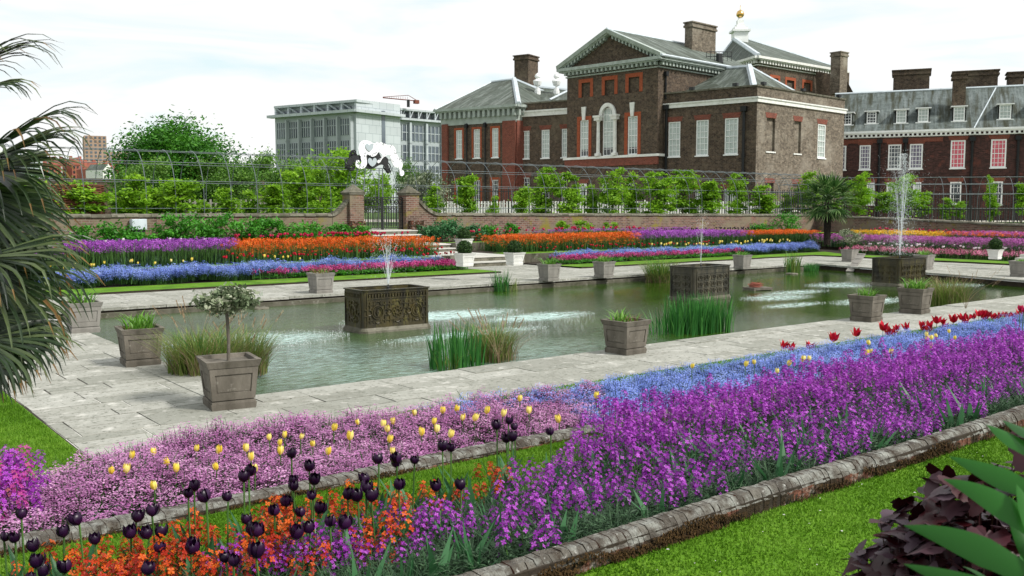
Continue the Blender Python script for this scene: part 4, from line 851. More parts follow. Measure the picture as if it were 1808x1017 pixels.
# --- E: rear block with lantern
E0, E1, E2 = PF(1262, 119), PF(1330, 110), PF(1474, 121); FE, FE2 = Fac(E0, E1), Fac(E1, E2); zE = FE2.px(1330, 99)[1]
eh = [FE2.rect(1389, 1402, 142, 156), FE2.rect(1419, 1431, 148, 166), FE2.rect(1362, 1374, 136, 150)]; eh = [(a, b, eh[0][2], eh[0][3]) for a, b, c, d in eh]
facade(FE, 0, FE.L, 10, zE, [], M['brown_brick'], pal); facade(FE2, 0, FE2.L + 2.2, BASE, zE, eh, M['brown_brick'], pal)
for h in eh: blind_win(FE2, h, pal, surround=.35)
cornice(FE, 0, FE.L, zE, pal, 1.3, .8, .55, m_='stone_white', dz=.34, frieze=False); cornice(FE2, 0, FE2.L, zE, pal, 1.3, .8, .55, m_='stone_white', dz=.34, frieze=False)
a0, a1, a2 = np.array(FE.pt(-1, zE, .6)), np.array(FE2.pt(-.6, zE, .6)), np.array(FE2.pt(FE2.L + .8, zE, .6)); t0, t1 = Wp(1296, 69, 121), Wp(1320, 70, 123)
a3 = a2 + np.array([*(-FE.d * -8), 0]) * 0 + (a0 - a1) * 1.6
poly('roof_slope', [a0, a1, t0], 'slate', pal); poly('roof_slope', [a1, a2, t1, t0], 'slate', pal); poly('roof_slope', [a0, t0, t1, a3], 'slate', pal)
mb = MB(); ridge(mb, a1, t0, .3); ridge(mb, t1, a2, .2); ridge(mb, a0, t0, .15); mb.build('lead_flashing', M['lead'], pal)
mb = MB(); lp = Wp(1306, 70, 121); k = 121 / FL
def sq(r, z0, z1): 
    c = [(lp[0] + r * math.cos(a), lp[1] + r * math.sin(a)) for a in (YAW + .785 + i * 1.5708 for i in range(4))]
    mb.hexa([(*p, lp[2] + z0) for p in c] + [(*p, lp[2] + z1) for p in c])
sq(1.25 * 1, -.8, .9); sq(1.6, .9, 1.15); sq(1.15, 1.15, 1.5); sq(.75, 1.5, 1.85); sq(.55, 1.85, 2.4); sq(.3, 2.4, 2.7)
mb.build('lantern', M['paint_white'], pal)
mb = MB(); mb.lathe((lp[0], lp[1], lp[2] + 2.7), [(.08, 0), (.30, .08), (.48, .3), (.50, .5), (.38, .82), (.14, .98), (.04, 1.02), (.03, 1.6)], 14); mb.build('gilded_ball', M['gold'], pal, smooth=True)
chim(1474, 1492, 90, 165, 114, 1.3, tuple(FE2.d), 'grey_lit_brick', .1)
mb = MB(); g0, g1, g2, g3 = PF(1440, 116), PF(1506.6, 114), 0, 0
mb.add([(*PF(1440, 117), 10), (*PF(1507, 116), 10), Wp(1507, 164, 116), Wp(1492, 136, 116.5), Wp(1440, 125, 117)], [(0, 1, 2, 3, 4)]); mb.build('gable_wall', M['brown_brick'], pal)
adopt(pal)

# --- F: long red brick range on the right, a building of its own
F0, F1, F2 = PF(1478, 95), PF(1808, 88.4), None
dF = np.array(F1) - np.array(F0); LF = np.linalg.norm(dF); dF /= LF; F2 = tuple(np.array(F0) + dF * LF * 1.5); FF = Fac(F0, F2)
rng_b = empty('brick_range', (*F0, BASE), 0, 'long dark red brick range with slate roof, dormers and pink blinds at the right', 'building')
zF = FF.px(1478, 234)[1]
up = [(1477, 1494), (1517.5, 1537), (1568, 1591), (1606, 1629), (1678, 1704), (1749, 1776.5)]; panes = ['blind_lilac', 'blind_lilac', 'glass', 'blind_lilac', 'blind_pink', 'blind_pink']
wu = []; uz0, uz1 = FF.px(1620, 298)[1], FF.px(1620, 254)[1]
for i, (a, b) in enumerate(up):
    h = FF.rect(a, b, 254, 298); wu.append((max(h[0], .02), h[1], uz0, uz1 + (.25 if i > 3 else 0)))
lo = [(1565, 1577), (1612, 1626), (1677, 1697), (1748, 1770), (1530, 1544)]; lz0, lz1 = FF.px(1687, 361)[1], FF.px(1687, 321)[1]
wl_ = []
for (a, b) in lo: h = FF.rect(a, b, 321, 361); wl_.append((h[0], h[1], lz0, lz1))
facade(FF, 0, FF.L, BASE - .2, zF - .1, wu + wl_, M['dark_red_brick'], rng_b)
for h, p in zip(wu, panes): sash(FF, h, rng_b, p, 4, 6, .13, recess=.04, lintel=.4)
for i, h in enumerate(wl_): sash(FF, h, rng_b, 'glass' if i in (2, 3) else 'blind', 3, 4, .13, recess=.04, lintel=.4)
cornice(FF, -.5, FF.L, zF, rng_b, .85, .55, .42, m_='paint_white', top=.2, dz=.26, frieze=False)
mb = MB(); mb.fbox(FF, 0, FF.px(1665, 244)[0], zF - 1.15, zF - .75, -.05, .05); mb.build('red_band', M['red_brick'], rng_b)
mb = MB(); mb.fbox(FF, 0, FF.L, (uz0 + lz1) / 2 - .05, (uz0 + lz1) / 2 + .1, -.05, .07); mb.build('string_course', M['dark_red_brick'], rng_b)
for u in (1552.8, 1598, 1716, 1797): pipe(FF, FF.px(u, 270)[0], BASE, zF - .8, rng_b, .13)
ep = lambda s: np.array(FF.pt(s, zF, .5))
RD = 5.2; rz = Wp(1484, 166.5, 95 + RD)[2]; rp_ = lambda s: np.array(FF.pt(s, rz, -RD))
poly('roof_slope', [ep(-1), ep(FF.L), rp_(FF.L), rp_(-1)], 'slate_range', rng_b)
poly('roof_slope', [rp_(-1), rp_(FF.L), np.array(FF.pt(FF.L, zF, -2 * RD)), np.array(FF.pt(-1, zF, -2 * RD))], 'slate_range', rng_b)
def on_roof(u, v):                          # where the view line meets the front roof slope
    D, _ = ray(u, v); A_ = ep(0); n_ = np.cross(ep(10) - A_, rp_(0) - A_); n_ /= np.linalg.norm(n_); O = np.array([0, 0, EYE]); t = ((A_ - O) @ n_) / (D @ n_); return O + D * t
mb = MB(); ridge(mb, rp_(-1), rp_(FF.L), .14); mb.tube([on_roof(1760, 152), on_roof(1720, 226)], .07, 5)
mb.build('lead_ridge', M['lead'], rng_b)
for i, (u0, u1, v0, v1) in enumerate([(1487, 1503.4, 200, 220.7), (1530, 1547, 197.5, 218.5), (1582, 1600, 194.5, 217.5), (1620.4, 1639, 192, 216), (1683, 1703, 189, 214), (1763.6, 1785, 185, 210.6), (1822, 1842, 181, 207)]):
    b0, b1 = on_roof(u0, v1), on_roof(u1, v1); s0 = (b0[:2] - FF.A) @ FF.d; s1 = (b1[:2] - FF.A) @ FF.d; o_ = (b0[:2] - FF.A) @ FF.n; zz = b0[2]
    hh = Wp((u0 + u1) / 2, v0, (b0[:2] @ FW))[2] - zz; slope = (rz - zF) / (RD + .5); run = hh / slope
    G_ = Fac(FF.pt(s0, 0, o_)[:2], FF.pt(s1, 0, o_)[:2]); w_ = s1 - s0
    mb = MB()
    mb.add([G_.pt(-.1, zz, .0), G_.pt(-.1, zz + hh, .0), G_.pt(-.1, zz + hh, -run)], [(0, 1, 2)], 1); mb.add([G_.pt(w_ + .1, zz, .0), G_.pt(w_ + .1, zz + hh, .0), G_.pt(w_ + .1, zz + hh, -run)], [(0, 2, 1)], 1)
    mb.fbox(G_, -.25, w_ + .25, zz + hh, zz + hh + .1, -run - .4, .2, 0)
    mb.fbox(G_, -.22, w_ + .22, zz - .1, zz, -.1, .15, 0)
    for s_ in (-.25, w_ + .1): mb.add([G_.pt(s_, zz - .15, .12), G_.pt(s_ + .15, zz - .15, .12), G_.pt(s_ + .15, zz + hh + .05, -run - .12), G_.pt(s_, zz + hh + .05, -run - .12)], [(0, 1, 2, 3)], 0)
    dm = mb.build('dormer', [M['paint_white'], M['slate']], rng_b)
    w = sash(G_, (0, w_, zz, zz + hh), rng_b, 'glass' if i < 2 else 'blind', 3, 4, .1, sill=False, recess=-.02)
    w.parent = dm; w.location = -Vector(rng_b.location)     # the window belongs to its dormer
    for ch in [o for o in bpy.data.objects if o.parent == w]: ch.parent = dm
def chimF(u0, u1, vt, vb, f, fd, cap=.15): return chimney(rng_b, (u0 - 904) / FL * f, (u1 - 904) / FL * f, f, fd, Wp(u0, vb, f)[2], Wp(u0, vt, f)[2], 'brown_brick', cap, 'chimney', tuple(dF))
chimF(1567, 1620, 124, 175, 100, 2); chimF(1672, 1735, 126, 175, 98.5, 2); chimF(1671, 1690, 130, 192, 92.2, 1.4); chimF(1767, 1789, 127, 165, 97, 2)
for o in bpy.data.objects:
    if o.parent == rng_b and 'adopted' not in o: o.location = o.location - rng_b.location; o['adopted'] = 1
for o in list(bpy.data.objects):            # dormer windows keep their place
    if o.name.startswith('window') and o.parent and o.parent.name.startswith('dormer'): o.location = (0, 0, 0)

# ---------------------------------------------------------------- grey office block behind the gate
H0, H1, H2 = PF(490.4, 256), PF(632, 240), PF(709, 253); FH, FH2 = Fac(H0, H1), Fac(H1, H2)
hotel = empty('office_block', (*H1, BASE), 0, 'grey panelled modern office block with strip windows behind the gate', 'building')
zc = FH.px(632, 198)[1]; zt = FH.px(632, 176)[1]; fl = 4.2
wallb = facade(FH, 0, FH.L, BASE, zc, [], M['clad_band'], hotel)
facade(FH2, 0, FH2.L, BASE, zt + .2, [], M['clad'], hotel)
Lb = FH.L; bay = Lb / 5.4
for fl_i in range(7):
    z1 = zc - 1.4 - fl_i * 5.6; z0 = z1 - 4.2
    if z0 < BASE + 1: break
    mb = MB(); mg = MB()
    for j in range(6):
        s0 = .8 + j * (Lb - 1.6) / 6; s1 = s0 + (Lb - 1.6) / 6 - .5
        mg.fbox(FH, s0, s1, z0, z1, -.5, .06, 0)
        for q in np.linspace(s0, s1, 6): mb.fbox(FH, q - .12, q + .12, z0, z1, .05, .25)
        mb.fbox(FH, s0, s1, (z0 + z1) / 2 + .4, (z0 + z1) / 2 + .6, .06, .18)
        mb.fbox(FH, s1 + .1, s1 + .45, z0 - 1, z1 + .5, -.2, 1.2)
    st_ = mg.build('window_strip', M['office_glass'], hotel); mb.build('mullions', M['clad_band'], hotel)
mb = MB(); mb.fbox(FH, -1.5, FH.L + 1, zc, zc + .7, -.5, 1.6); mb.fbox(FH2, -1.2, FH2.L + .6, zc, zc + .7, -.5, 1.4); mb.build('cornice', M['clad'], hotel)
mb = MB(); mb.fbox(FH, 0, Lb * .96, zc + .7, zt - .4, -3, -1.2); st_ = mb.build('attic_wall', M['clad_band'], hotel)
mb = MB()
for j in range(6): s0 = 1 + j * (Lb - 3) / 6; mb.fbox(FH, s0 + 1, s0 + 3.9, zc + 1.0, zt - 1.3, -2.9, -1.15)
mb.build('window_strip', M['office_glass'], hotel)
mb = MB(); mb.fbox(FH, 0, FH.L + .5, zt - .5, zt + .1, -6, .3)
for j in range(7):
    s0 = .2 + j * (Lb - .4) / 6; p, q = FH.pt(s0, zt - .3, -1), FH.pt(s0, zc + .6, 0); mb.tube([p, q], .22, 4); mb.fbox(FH, s0 - .3, s0 + .3, zc + .6, zt, -1.4, 0)
    if j < 6: mb.tube([FH.pt(s0 + .2, zt - .4, .1), FH.pt(s0 + 2.6, zc + 1, -.8)], .2, 4)
mb.build('roof_frame', M['clad'], hotel)
sl_ = FH2.px(677, 230)[0]
mb = MB(); mb.fbox(FH2, sl_ - .7, sl_ + .7, FH2.px(677, 258)[1], zt - 2, -.3, .05); mb.build('window_slit', M['office_glass'], hotel)
H3, H4 = PF(709, 262), PF(800, 275); FH3 = Fac(H3, H4); z3 = FH3.px(709, 212)[1]; z3t = FH3.px(709, 191)[1]
facade(FH3, 0, FH3.L, BASE, z3, [], M['clad_band'], hotel)
for fl_i in range(7):
    z1 = z3 - 1.2 - fl_i * 5.6; z0 = z1 - 4.4
    if z0 < BASE + 1: break
    mg = MB(); mb = MB(); mg.fbox(FH3, .5, FH3.L, z0, z1, -.5, .06)
    for q in np.arange(.5, FH3.L, 1.45): mb.fbox(FH3, q - .1, q + .1, z0, z1, .05, .3)
    for q in np.arange(3, FH3.L, 5.8): mb.fbox(FH3, q - .35, q + .35, z0 - 1, z1 + .6, .05, .9)
    mb.fbox(FH3, .5, FH3.L, (z0 + z1) / 2, (z0 + z1) / 2 + .2, .05, .2)
    mg.build('window_strip', M['office_glass'], hotel); mb.build('mullions', M['clad'], hotel)
mb = MB(); mb.fbox(FH3, -.5, FH3.L, z3, z3 + .6, -.5, 1.3); mb.fbox(FH3, 0, FH3.L, z3t - .5, z3t, -5, .2)
for q in np.arange(.5, FH3.L, 3): mb.tube([FH3.pt(q, z3 + .6, 0), FH3.pt(q + 1.2, z3t - .3, 0)], .16, 4); mb.fbox(FH3, q - .15, q + .15, z3, z3t, -.3, 0)
mb.build('roof_frame', M['clad'], hotel)
mb = MB(); mb.fbox(FH3, 0, FH3.L, z3 + .6, z3t - .5, -3, -2.8); mb.build('attic_wall', M['office_glass'], hotel)
adopt(hotel)
cr_ = empty('tower_crane', tuple(Wp(721, 189, 262)), 0, 'small red tower crane jib above the office block roof', 'crane')
mb = MB(); o_ = np.array(cr_.location)
m0 = Wp(721, 189, 262) - o_; m1 = Wp(721, 176, 262) - o_; j0 = Wp(676, 172.5, 262) - o_; j1 = Wp(738, 178.5, 262) - o_
mb.tube([m0, m1], .5, 4); mb.build('mast', M['iron'], cr_)
mb = MB(); mb.tube([j0, j1], .14, 4); mb.tube([j0 + (0, 0, .2), m1 + (0, 0, 1.2)], .08, 4); mb.tube([m1 + (0, 0, 1.2), j1], .08, 4)
for t in np.linspace(0, .7, 12): p = j0 + (j1 - j0) * t; mb.tube([p, p + (0, 0, .2 + t)], .05, 4)
mb.build('jib', M['red_brick'], cr_)
mb = MB(); mb.box(*(lambda p: (p[0] - .7, p[0] + .7, p[1] - .5, p[1] + .5, p[2] - .8, p[2] + .2))(Wp(735, 178, 262) - o_)); mb.build('counterweight', M['red_brick'], cr_)
# ---------------------------------------------------------------- distant town
M['tower_brick'] = mat('tower_brick', [(0.30, 0.20, 0.15), (0.36, 0.26, 0.20)], .1, .9)
M['mansion_brick'] = mat('mansion_brick', [(0.26, 0.08, 0.055), (0.36, 0.13, 0.09)], .3, .9)
def block(name, lab, u0, u1, vt, f, m_, dep=12, rows=0, cols=0, vb=330, wc='office_glass', roof=None, gable=False):
    A_, B_ = PF(u0, f), PF(u1, f * 1.01); F_ = Fac(A_, B_); z1 = Wp((u0 + u1) / 2, vt, f)[2]
    o = empty(name, (*A_, BASE), 0, lab, 'building'); off_ = np.array([*A_, BASE])
    def B(mb, nm, mm): mb.v = [a - off_ for a in mb.v]; return mb.build(nm, mm, o)
    mb = MB(); mb.fbox(F_, 0, F_.L, BASE, z1, -dep, 0); B(mb, 'wall', M[m_])
    if rows:
        hr = (z1 - max(BASE, Wp(u0, vb, f)[2])) / rows
        for i in range(rows):
            for j in range(cols):
                w_ = F_.L / cols; mb = MB(); mb.fbox(F_, (j + .25) * w_, (j + .75) * w_, z1 - (i + .78) * hr, z1 - (i + .25) * hr, 0, .12); B(mb, 'window', M[wc])
    if roof:
        mb = MB()
        if gable:
            ng = max(1, int(F_.L / 7)); w_ = F_.L / ng
            for k in range(ng):
                P = [F_.pt(k * w_, z1, .2), F_.pt((k + 1) * w_, z1, .2), F_.pt((k + .5) * w_, z1 + w_ * .55, .2)]; Q = [F_.pt(k * w_, z1, -dep), F_.pt((k + 1) * w_, z1, -dep), F_.pt((k + .5) * w_, z1 + w_ * .55, -dep)]
                mb.add(P + Q, [(0, 1, 2), (3, 5, 4)], 1); mb.add(P + Q, [(0, 2, 5, 3), (1, 4, 5, 2)], 0)
            B(mb, 'roof', [M[roof], M[m_]])
        else:
            P = [F_.pt(0, z1, .3), F_.pt(F_.L, z1, .3), F_.pt(F_.L - 1, z1 + dep * .3, -dep / 2), F_.pt(1, z1 + dep * .3, -dep / 2), F_.pt(0, z1, -dep), F_.pt(F_.L, z1, -dep)]
            mb.add(P, [(0, 1, 2, 3), (3, 2, 5, 4)]); mb.add(P, [(0, 3, 4), (1, 5, 2)]); B(mb, 'roof', M[roof])
    return o, F_, z1, off_
block('apartment_tower', 'tall tan brick tower block on the far skyline', 156, 195, 239, 420, 'tower_brick', 16, 7, 5, 285)
block('apartment_tower', 'lower tan brick block right beside the skyline tower', 195, 236, 268, 424, 'tower_brick', 16, 2, 6, 285)
for i, (u0, u1, vt, f, lab) in enumerate([(84, 108, 296, 330, 'small red brick mansion behind the palm fronds at the left skyline'), (112, 132, 292, 340, 'red brick mansion with gables right of the palm tips'),
    (133, 160, 291, 335, 'red brick mansion block in front of the tan tower'), (161, 186, 298, 320, 'wide red brick mansion left of the white gabled house'), (205, 222, 300, 325, 'narrow red brick house right of the white gabled house')]):
    o, F_, z1, off_ = block('mansion_block', lab, u0, u1, vt, f, 'mansion_brick', 12, 3, 4, 316, 'blind' if i % 2 else 'glass', 'mansion_brick', True)
    for q in (.2, .8):
        mb = MB(); mb.fbox(F_, F_.L * q - .5, F_.L * q + .5, z1, z1 + 3.4, -6, -5); mb.v = [a - off_ for a in mb.v]; mb.build('chimney', M['mansion_brick'], o)
block('white_house', 'white rendered gabled house among the red mansions', 187, 205, 300, 310, 'stone_white', 10, 2, 3, 316, 'glass', 'slate', True)
block('white_block', 'long white apartment block low behind the palm', 2, 58, 266, 260, 'stone_white', 14, 4, 10, 310, 'office_glass')
block('grey_block', 'pale grey terrace left of the red mansions', 59, 82, 272, 250, 'clad', 14, 3, 4, 310, 'office_glass')
# long brown park wall beyond the pergola on the left
pw_ = MB(); F_ = Fac(PF(60, 84), PF(470, 92)); pw_.fbox(F_, 0, F_.L, BASE, Wp(250, 315, 86)[2], -.4, 0); o = pw_.build('park_wall', M['brown_brick']); tag(o, 'long brown brick park wall behind the pergola on the left', 'wall')
# wattle fence
wf_ = MB(); F_ = Fac((9.4, 45.0), (11.9, 45.0)); 
for i in range(40):
    z = 1.5 + i * .055
    P = [F_.pt(s, z + .01 * math.sin(s * 9 + i), .03 * math.sin(s * 12 + i * 3.14)) for s in np.linspace(0, F_.L, 40)]; wf_.tube(P, .028, 4)
o = wf_.build('wattle_fence', mat('wattle', [(0.10, 0.035, 0.02), (0.2, 0.08, 0.045)], 4, .9)); tag(o, 'woven brown wattle fence panel behind the left garden wall', 'fence')
# ---------------------------------------------------------------- iron railings and pale pickets beyond the wall
def railing(name, P, Q, z0, z1, sp_, m_, lab, t=.018, cat='railing', posts=6):
    P, Q = np.array(P, float), np.array(Q, float); L = np.linalg.norm(Q - P); F_ = Fac(P, Q); mb = MB()
    for s in np.arange(0, L, sp_): mb.fbox(F_, s - t, s + t, z0, z1, -t, t)
    o = mb.build(name, m_); tag(o, lab, cat); mb = MB()
    for z in (z0 + .15, z1 - .2): mb.fbox(F_, 0, L, z - .03, z + .03, -.03, .03)
    for s in np.arange(0, L, posts): mb.fbox(F_, s - .05, s + .05, z0, z1 + .12, -.05, .05)
    mb.build('rail', m_, o); return o
railing('iron_railing', PF(470, 58), PF(772, 62), 1.45, 4.0, .17, M['iron'], 'tall black iron railing behind the gate and sculpture', .02)
railing('iron_railing', PF(760, 70), PF(1420, 76), 1.45, 4.1, .2, M['iron'], 'long black iron railing across the palace front', .02)
railing('iron_railing', PF(1450, 82), PF(1900, 78), 1.45, 4.0, .2, M['iron'], 'black iron railing below the dark red range', .02)
railing('iron_railing', PF(1590, 74), PF(1900, 62), 1.42, 2.7, .3, M['iron'], 'low iron railing on the lawn at the right above the side wall', .02)
railing('white_fence', PF(765, 79), PF(1395, 79.5), 1.45, 3.2, .26, M['stone_white'], 'white picket fence along the foot of the palace', .085, 'fence')
railing('timber_fence', PF(300, 50), PF(520, 54), 1.45, 3.1, .28, M['timber_pale'], 'grey timber paling behind the left pergola trees', .05, 'fence')
# ---------------------------------------------------------------- leaf templates and trees
def leafquad(mb, n, spread, size, mat_=0, flat=0.6, droop=0.0, aspect=1.6):
    C = np.asarray(spread); n = len(C)
    a = rng.random(n) * 6.283; nz = flat + rng.random(n) * (1 - flat); s = np.sqrt(np.maximum(0, 1 - nz ** 2)); sgn = np.where(rng.random(n) < .5, 1, 1)
    N = np.stack([np.cos(a) * s, np.sin(a) * s, nz * sgn], 1)
    h = rng.normal(size=(n, 3)); U = np.cross(N, h); U /= np.linalg.norm(U, axis=1)[:, None] + 1e-9; Vv = np.cross(N, U)
    z = size * (0.6 + 0.8 * rng.random(n))[:, None]; U = U * z * aspect; Vv = Vv * z
    V = np.stack([C - U * .5, C - Vv * .4 + U * .05, C + U * .5, C + Vv * .4 + U * .05], 1)
    mb.add(V.reshape(-1, 3), np.arange(4 * n).reshape(-1, 4), mat_, rng.random(n))
def crown(n_cl, n_leaf, rx, ry, z0, z1, leaf, shell=0.6, clump=0.25, top_taper=0.0, flat=0.3, gap=0.0, bottom=0.3):
    mb = MB(); cs = []
    while len(cs) < n_cl:
        p = rng.normal(size=3); p /= np.linalg.norm(p); r = shell + (1 - shell) * rng.random(); p = p * r
        if p[2] < -1 + bottom * rng.random(): continue
        t = (p[2] + 1) / 2; k = 1 - top_taper * t
        cs.append((p[0] * rx * k, p[1] * ry * k, z0 + (z1 - z0) * t))
    cs = np.array(cs); idx = rng.integers(0, n_cl, n_leaf)
    rr = np.minimum(rx, ry) * clump * (0.6 + 0.8 * rng.random(n_cl))[idx]
    P = cs[idx] + rng.normal(size=(n_leaf, 3)) * rr[:, None] * np.array([1, 1, .62])
    leafquad(mb, n_leaf, P, leaf, 0, flat)
    rnd = np.clip(rng.random(n_cl)[idx] * .5 + rng.random(n_leaf) * .5, 0, 1); q, m_, _ = mb.f[-1]; mb.f[-1] = (q, m_, rnd)
    return mb, cs
def trunk(cs, h, r, nl=10, base=(0, 0), zfrom=0.35):
    mb = MB(); P = [(base[0] + random.uniform(-.04, .04) * h * i / 5, base[1] + random.uniform(-.04, .04) * h * i / 5, h * i / 5) for i in range(6)]
    mb.tube(P, [r * (1 - .13 * i) for i in range(6)], 7)
    for k in range(min(nl, len(cs))):
        c = cs[k]; t = random.uniform(zfrom, .9); s = np.array(P[0]) * (1 - t) + np.array(P[-1]) * t; m_ = (s + c) / 2 + np.array([0, 0, .08 * h])
        mb.tube([s, m_, c], [r * .45, r * .28, r * .1], 5)
    return mb
def tree_mesh(key, n_cl, n_leaf, rx, ry, z0, z1, leaf, m_, r, **kw):
    c, cs = crown(n_cl, n_leaf, rx, ry, z0, z1, leaf, **kw); t = trunk(cs, z0 + (z1 - z0) * .75, r, min(16, n_cl))
    return t.mesh(key + '_trunk', M['bark']), c.mesh(key + '_crown', M[m_])
def place_tree(name, meshes, loc, s, rz, label, group=None, cat='tree'):
    if name == 'lime_tree': s = (s[0] * random.uniform(.8, 1.25), s[1] * random.uniform(.8, 1.25), s[2])
    e = empty(name, loc, rz, label, cat, group); e.scale = s if not np.isscalar(s) else (s, s, s)
    put(meshes[0], 'trunk', e); put(meshes[1], 'crown', e); return e
# young limes trained along the hooped walk
LIME = [tree_mesh('lime%d' % i, 24, 3600, .62, .62, .25, 3.4, .105, 'lime_leaf', .05, shell=.25, clump=.26, top_taper=.3, flat=.1, bottom=.1) for i in range(5)]
LIMET = [tree_mesh('limet%d' % i, 30, 4200, .95, .85, .1, 4.3, .112, 'lime_leaf', .055, shell=.3, clump=.22, top_taper=.05, flat=.1, bottom=.1) for i in range(3)]
LG = 'young lime trees trained along the hooped walk'
def pix_tree(name, meshes, hmesh, u, f, vtop, wscale, label, group=None, zb=1.45, cat='tree'):
    x, y = PF(u, f); zt = Wp(u, vtop, f)[2]; s = (zt - zb) / hmesh
    return place_tree(name, meshes, (x, y, zb), (s * wscale, s * wscale, s), random.random() * 6.28, label, group, cat)
lime_spec = [(20, 335, 1.4, 'behind the palm fronds'), (70, 322, 1.5, 'half hidden by palm fronds'), (112, 318, 1.6, 'right of the palm tips'), (148, 305, 1.7, 'just left of the utility box'), (215, 340, 1.2, 'above the utility box'), (243, 312, 1.7, 'right of the utility box'),
    (278, 318, 1.5, 'below the big oak'), (318, 300, 1.6, 'below the right edge of the big oak'), (362, 345, 1.2, 'low among the hoops'), (400, 335, 1.4, 'low, left of the tall pointed one'), (440, 340, 1.3, 'low, under the office block corner'),
    (486, 320, 1.4, 'left of the dense one by the wall ramp'), (530, 278, 1.4, 'dense and tall near the left wall ramp'), (566, 330, 1.3, 'behind the left wall ramp'), (768, 330, 1.0, 'small, behind the right wall ramp'),
    (826, 303, 1.15, 'conical, in front of the left pavilion'), (872, 345, 1.0, 'short, in front of the left pavilion'), (922, 318, 1.2, 'in front of the recessed link'), (962, 282, 1.35, 'wide, in front of the recessed link'),
    (1004, 300, 1.3, 'at the left edge of the pedimented centre'), (1042, 330, 1.1, 'under the left sash of the pedimented centre'), (1082, 288, 1.0, 'slim, under the arched window'), (1116, 308, .95, 'slim, right of the arched window'),
    (1160, 292, 1.35, 'tall, at the inner corner of the right block'), (1205, 288, 1.2, 'under the first tall window of the right block'), (1250, 315, 1.5, 'under the middle window of the right block'),
    (1300, 295, 1.2, 'below the corner of the right block'), (1345, 330, 1.6, 'low, right of the palace corner'), (1385, 345, 1.4, 'low, left of the small palm'), (1424, 296, 1.3, 'behind the small palm')]
for k, (u, vt, ws, w_) in enumerate(lime_spec):
    ang = 51.6 - math.degrees(math.atan((u - 904) / FL)); yy = 45.2 if k % 2 else 46.6; x = yy / math.tan(R(ang)); f = x * FW[0] + yy * FW[1]
    big = vt < 300; pix_tree('lime_tree', random.choice(LIMET) if big else random.choice(LIME), 4.5 if big else 3.55, u, f, vt - 4, ws * (.78 if big else .95) * 1.15, 'young lime tree, ' + w_, LG)
for (u, vt, ws, w_) in [(1515, 296, 1.3, 'tall, right of the small palm'), (1560, 330, 1.2, 'left of the high fountain jet'), (1592, 300, 1.6, 'wide, behind the high fountain jet'), (1628, 335, 1.2, 'right of the high fountain jet'), (1668, 352, 1.5, 'low, between the white ground-floor windows'),
                        (1692, 350, 1.2, 'low, under the dark ground-floor window'), (1745, 302, .6, 'thin, before the right ground-floor window'), (1752, 352, 1.4, 'low and bushy near the right end'), (1800, 318, 1.0, 'cut by the right picture edge'), (1470, 340, 1.2, 'hidden behind the small palm')]:
    f = 74.5; big = vt < 310; pix_tree('lime_tree', random.choice(LIMET) if big else random.choice(LIME), 4.5 if big else 3.55, u, f, vt - 3, ws * (.8 if big else .95), 'young lime tree, ' + w_, LG)
OAK = tree_mesh('oak', 150, 38000, 8.2, 8.2, 1.5, 14.6, .34, 'oak_leaf', .42, shell=.5, clump=.17, flat=.5)
MID = [tree_mesh('mid%d' % i, 55, 9000, 4.2, 4.2, .8, 9.5, .26, 'mid_leaf', .22, shell=.4, clump=.2, flat=.2) for i in range(2)]
YNG = [tree_mesh('yng%d' % i, 34, 4200, 1.9, 1.9, .8, 6.3, .15, 'lime_leaf', .08, shell=.3, clump=.2, flat=.1) for i in range(2)]
pix_tree('oak_tree', OAK, 15.6, 316, 80, 208, 1.0, 'large dense round oak, tallest tree on the left')
for (u, f, vt, ws, lab) in [(262, 72, 268, .9, 'dark green tree filling the left foot of the large oak'), (378, 78, 272, 1.1, 'loose olive tree at the right foot of the large oak'), (418, 76, 285, 1.0, 'olive tree between the large oak and the office block'),
                            (458, 100, 258, .8, 'rounded pale green tree left of the office block'), (518, 88, 272, 1.0, 'feathery olive tree before the office block left end'), (572, 84, 296, 1.1, 'low olive tree before the office block middle'),
                            (110, 90, 296, 1.0, 'small green tree below the red mansions'), (60, 88, 300, 1.1, 'green tree half hidden by palm fronds'), (722, 90, 280, .5, 'slim tree between sculpture and white-flowered tree')]:
    pix_tree('broad_tree', random.choice(MID), 9.9, u, f, vt, ws, lab, 'trees beyond the hooped walk')
for (u, f, vt, ws, lab) in [(598, 56, 246, 1.2, 'bright leaning tree left of the white sculpture'), (560, 57, 285, 1.1, 'bright tree behind the left wall ramp'), (668, 53, 302, 1.1, 'young maple directly behind the iron gate'), (634, 54, 328, .8, 'small bright tree behind the left gate pier')]:
    pix_tree('young_tree', random.choice(YNG), 6.5, u, f, vt, ws, lab, 'bright young trees around the gate')
WHF = tree_mesh('whf', 40, 5200, 2.4, 2.4, .3, 6.2, .17, 'grey_leaf', .12, shell=.4, clump=.22, flat=.2)
pix_tree('flowering_tree', WHF, 6.4, 757, 64, 287, 1.0, 'white-flowered grey-green tree left of the palace')
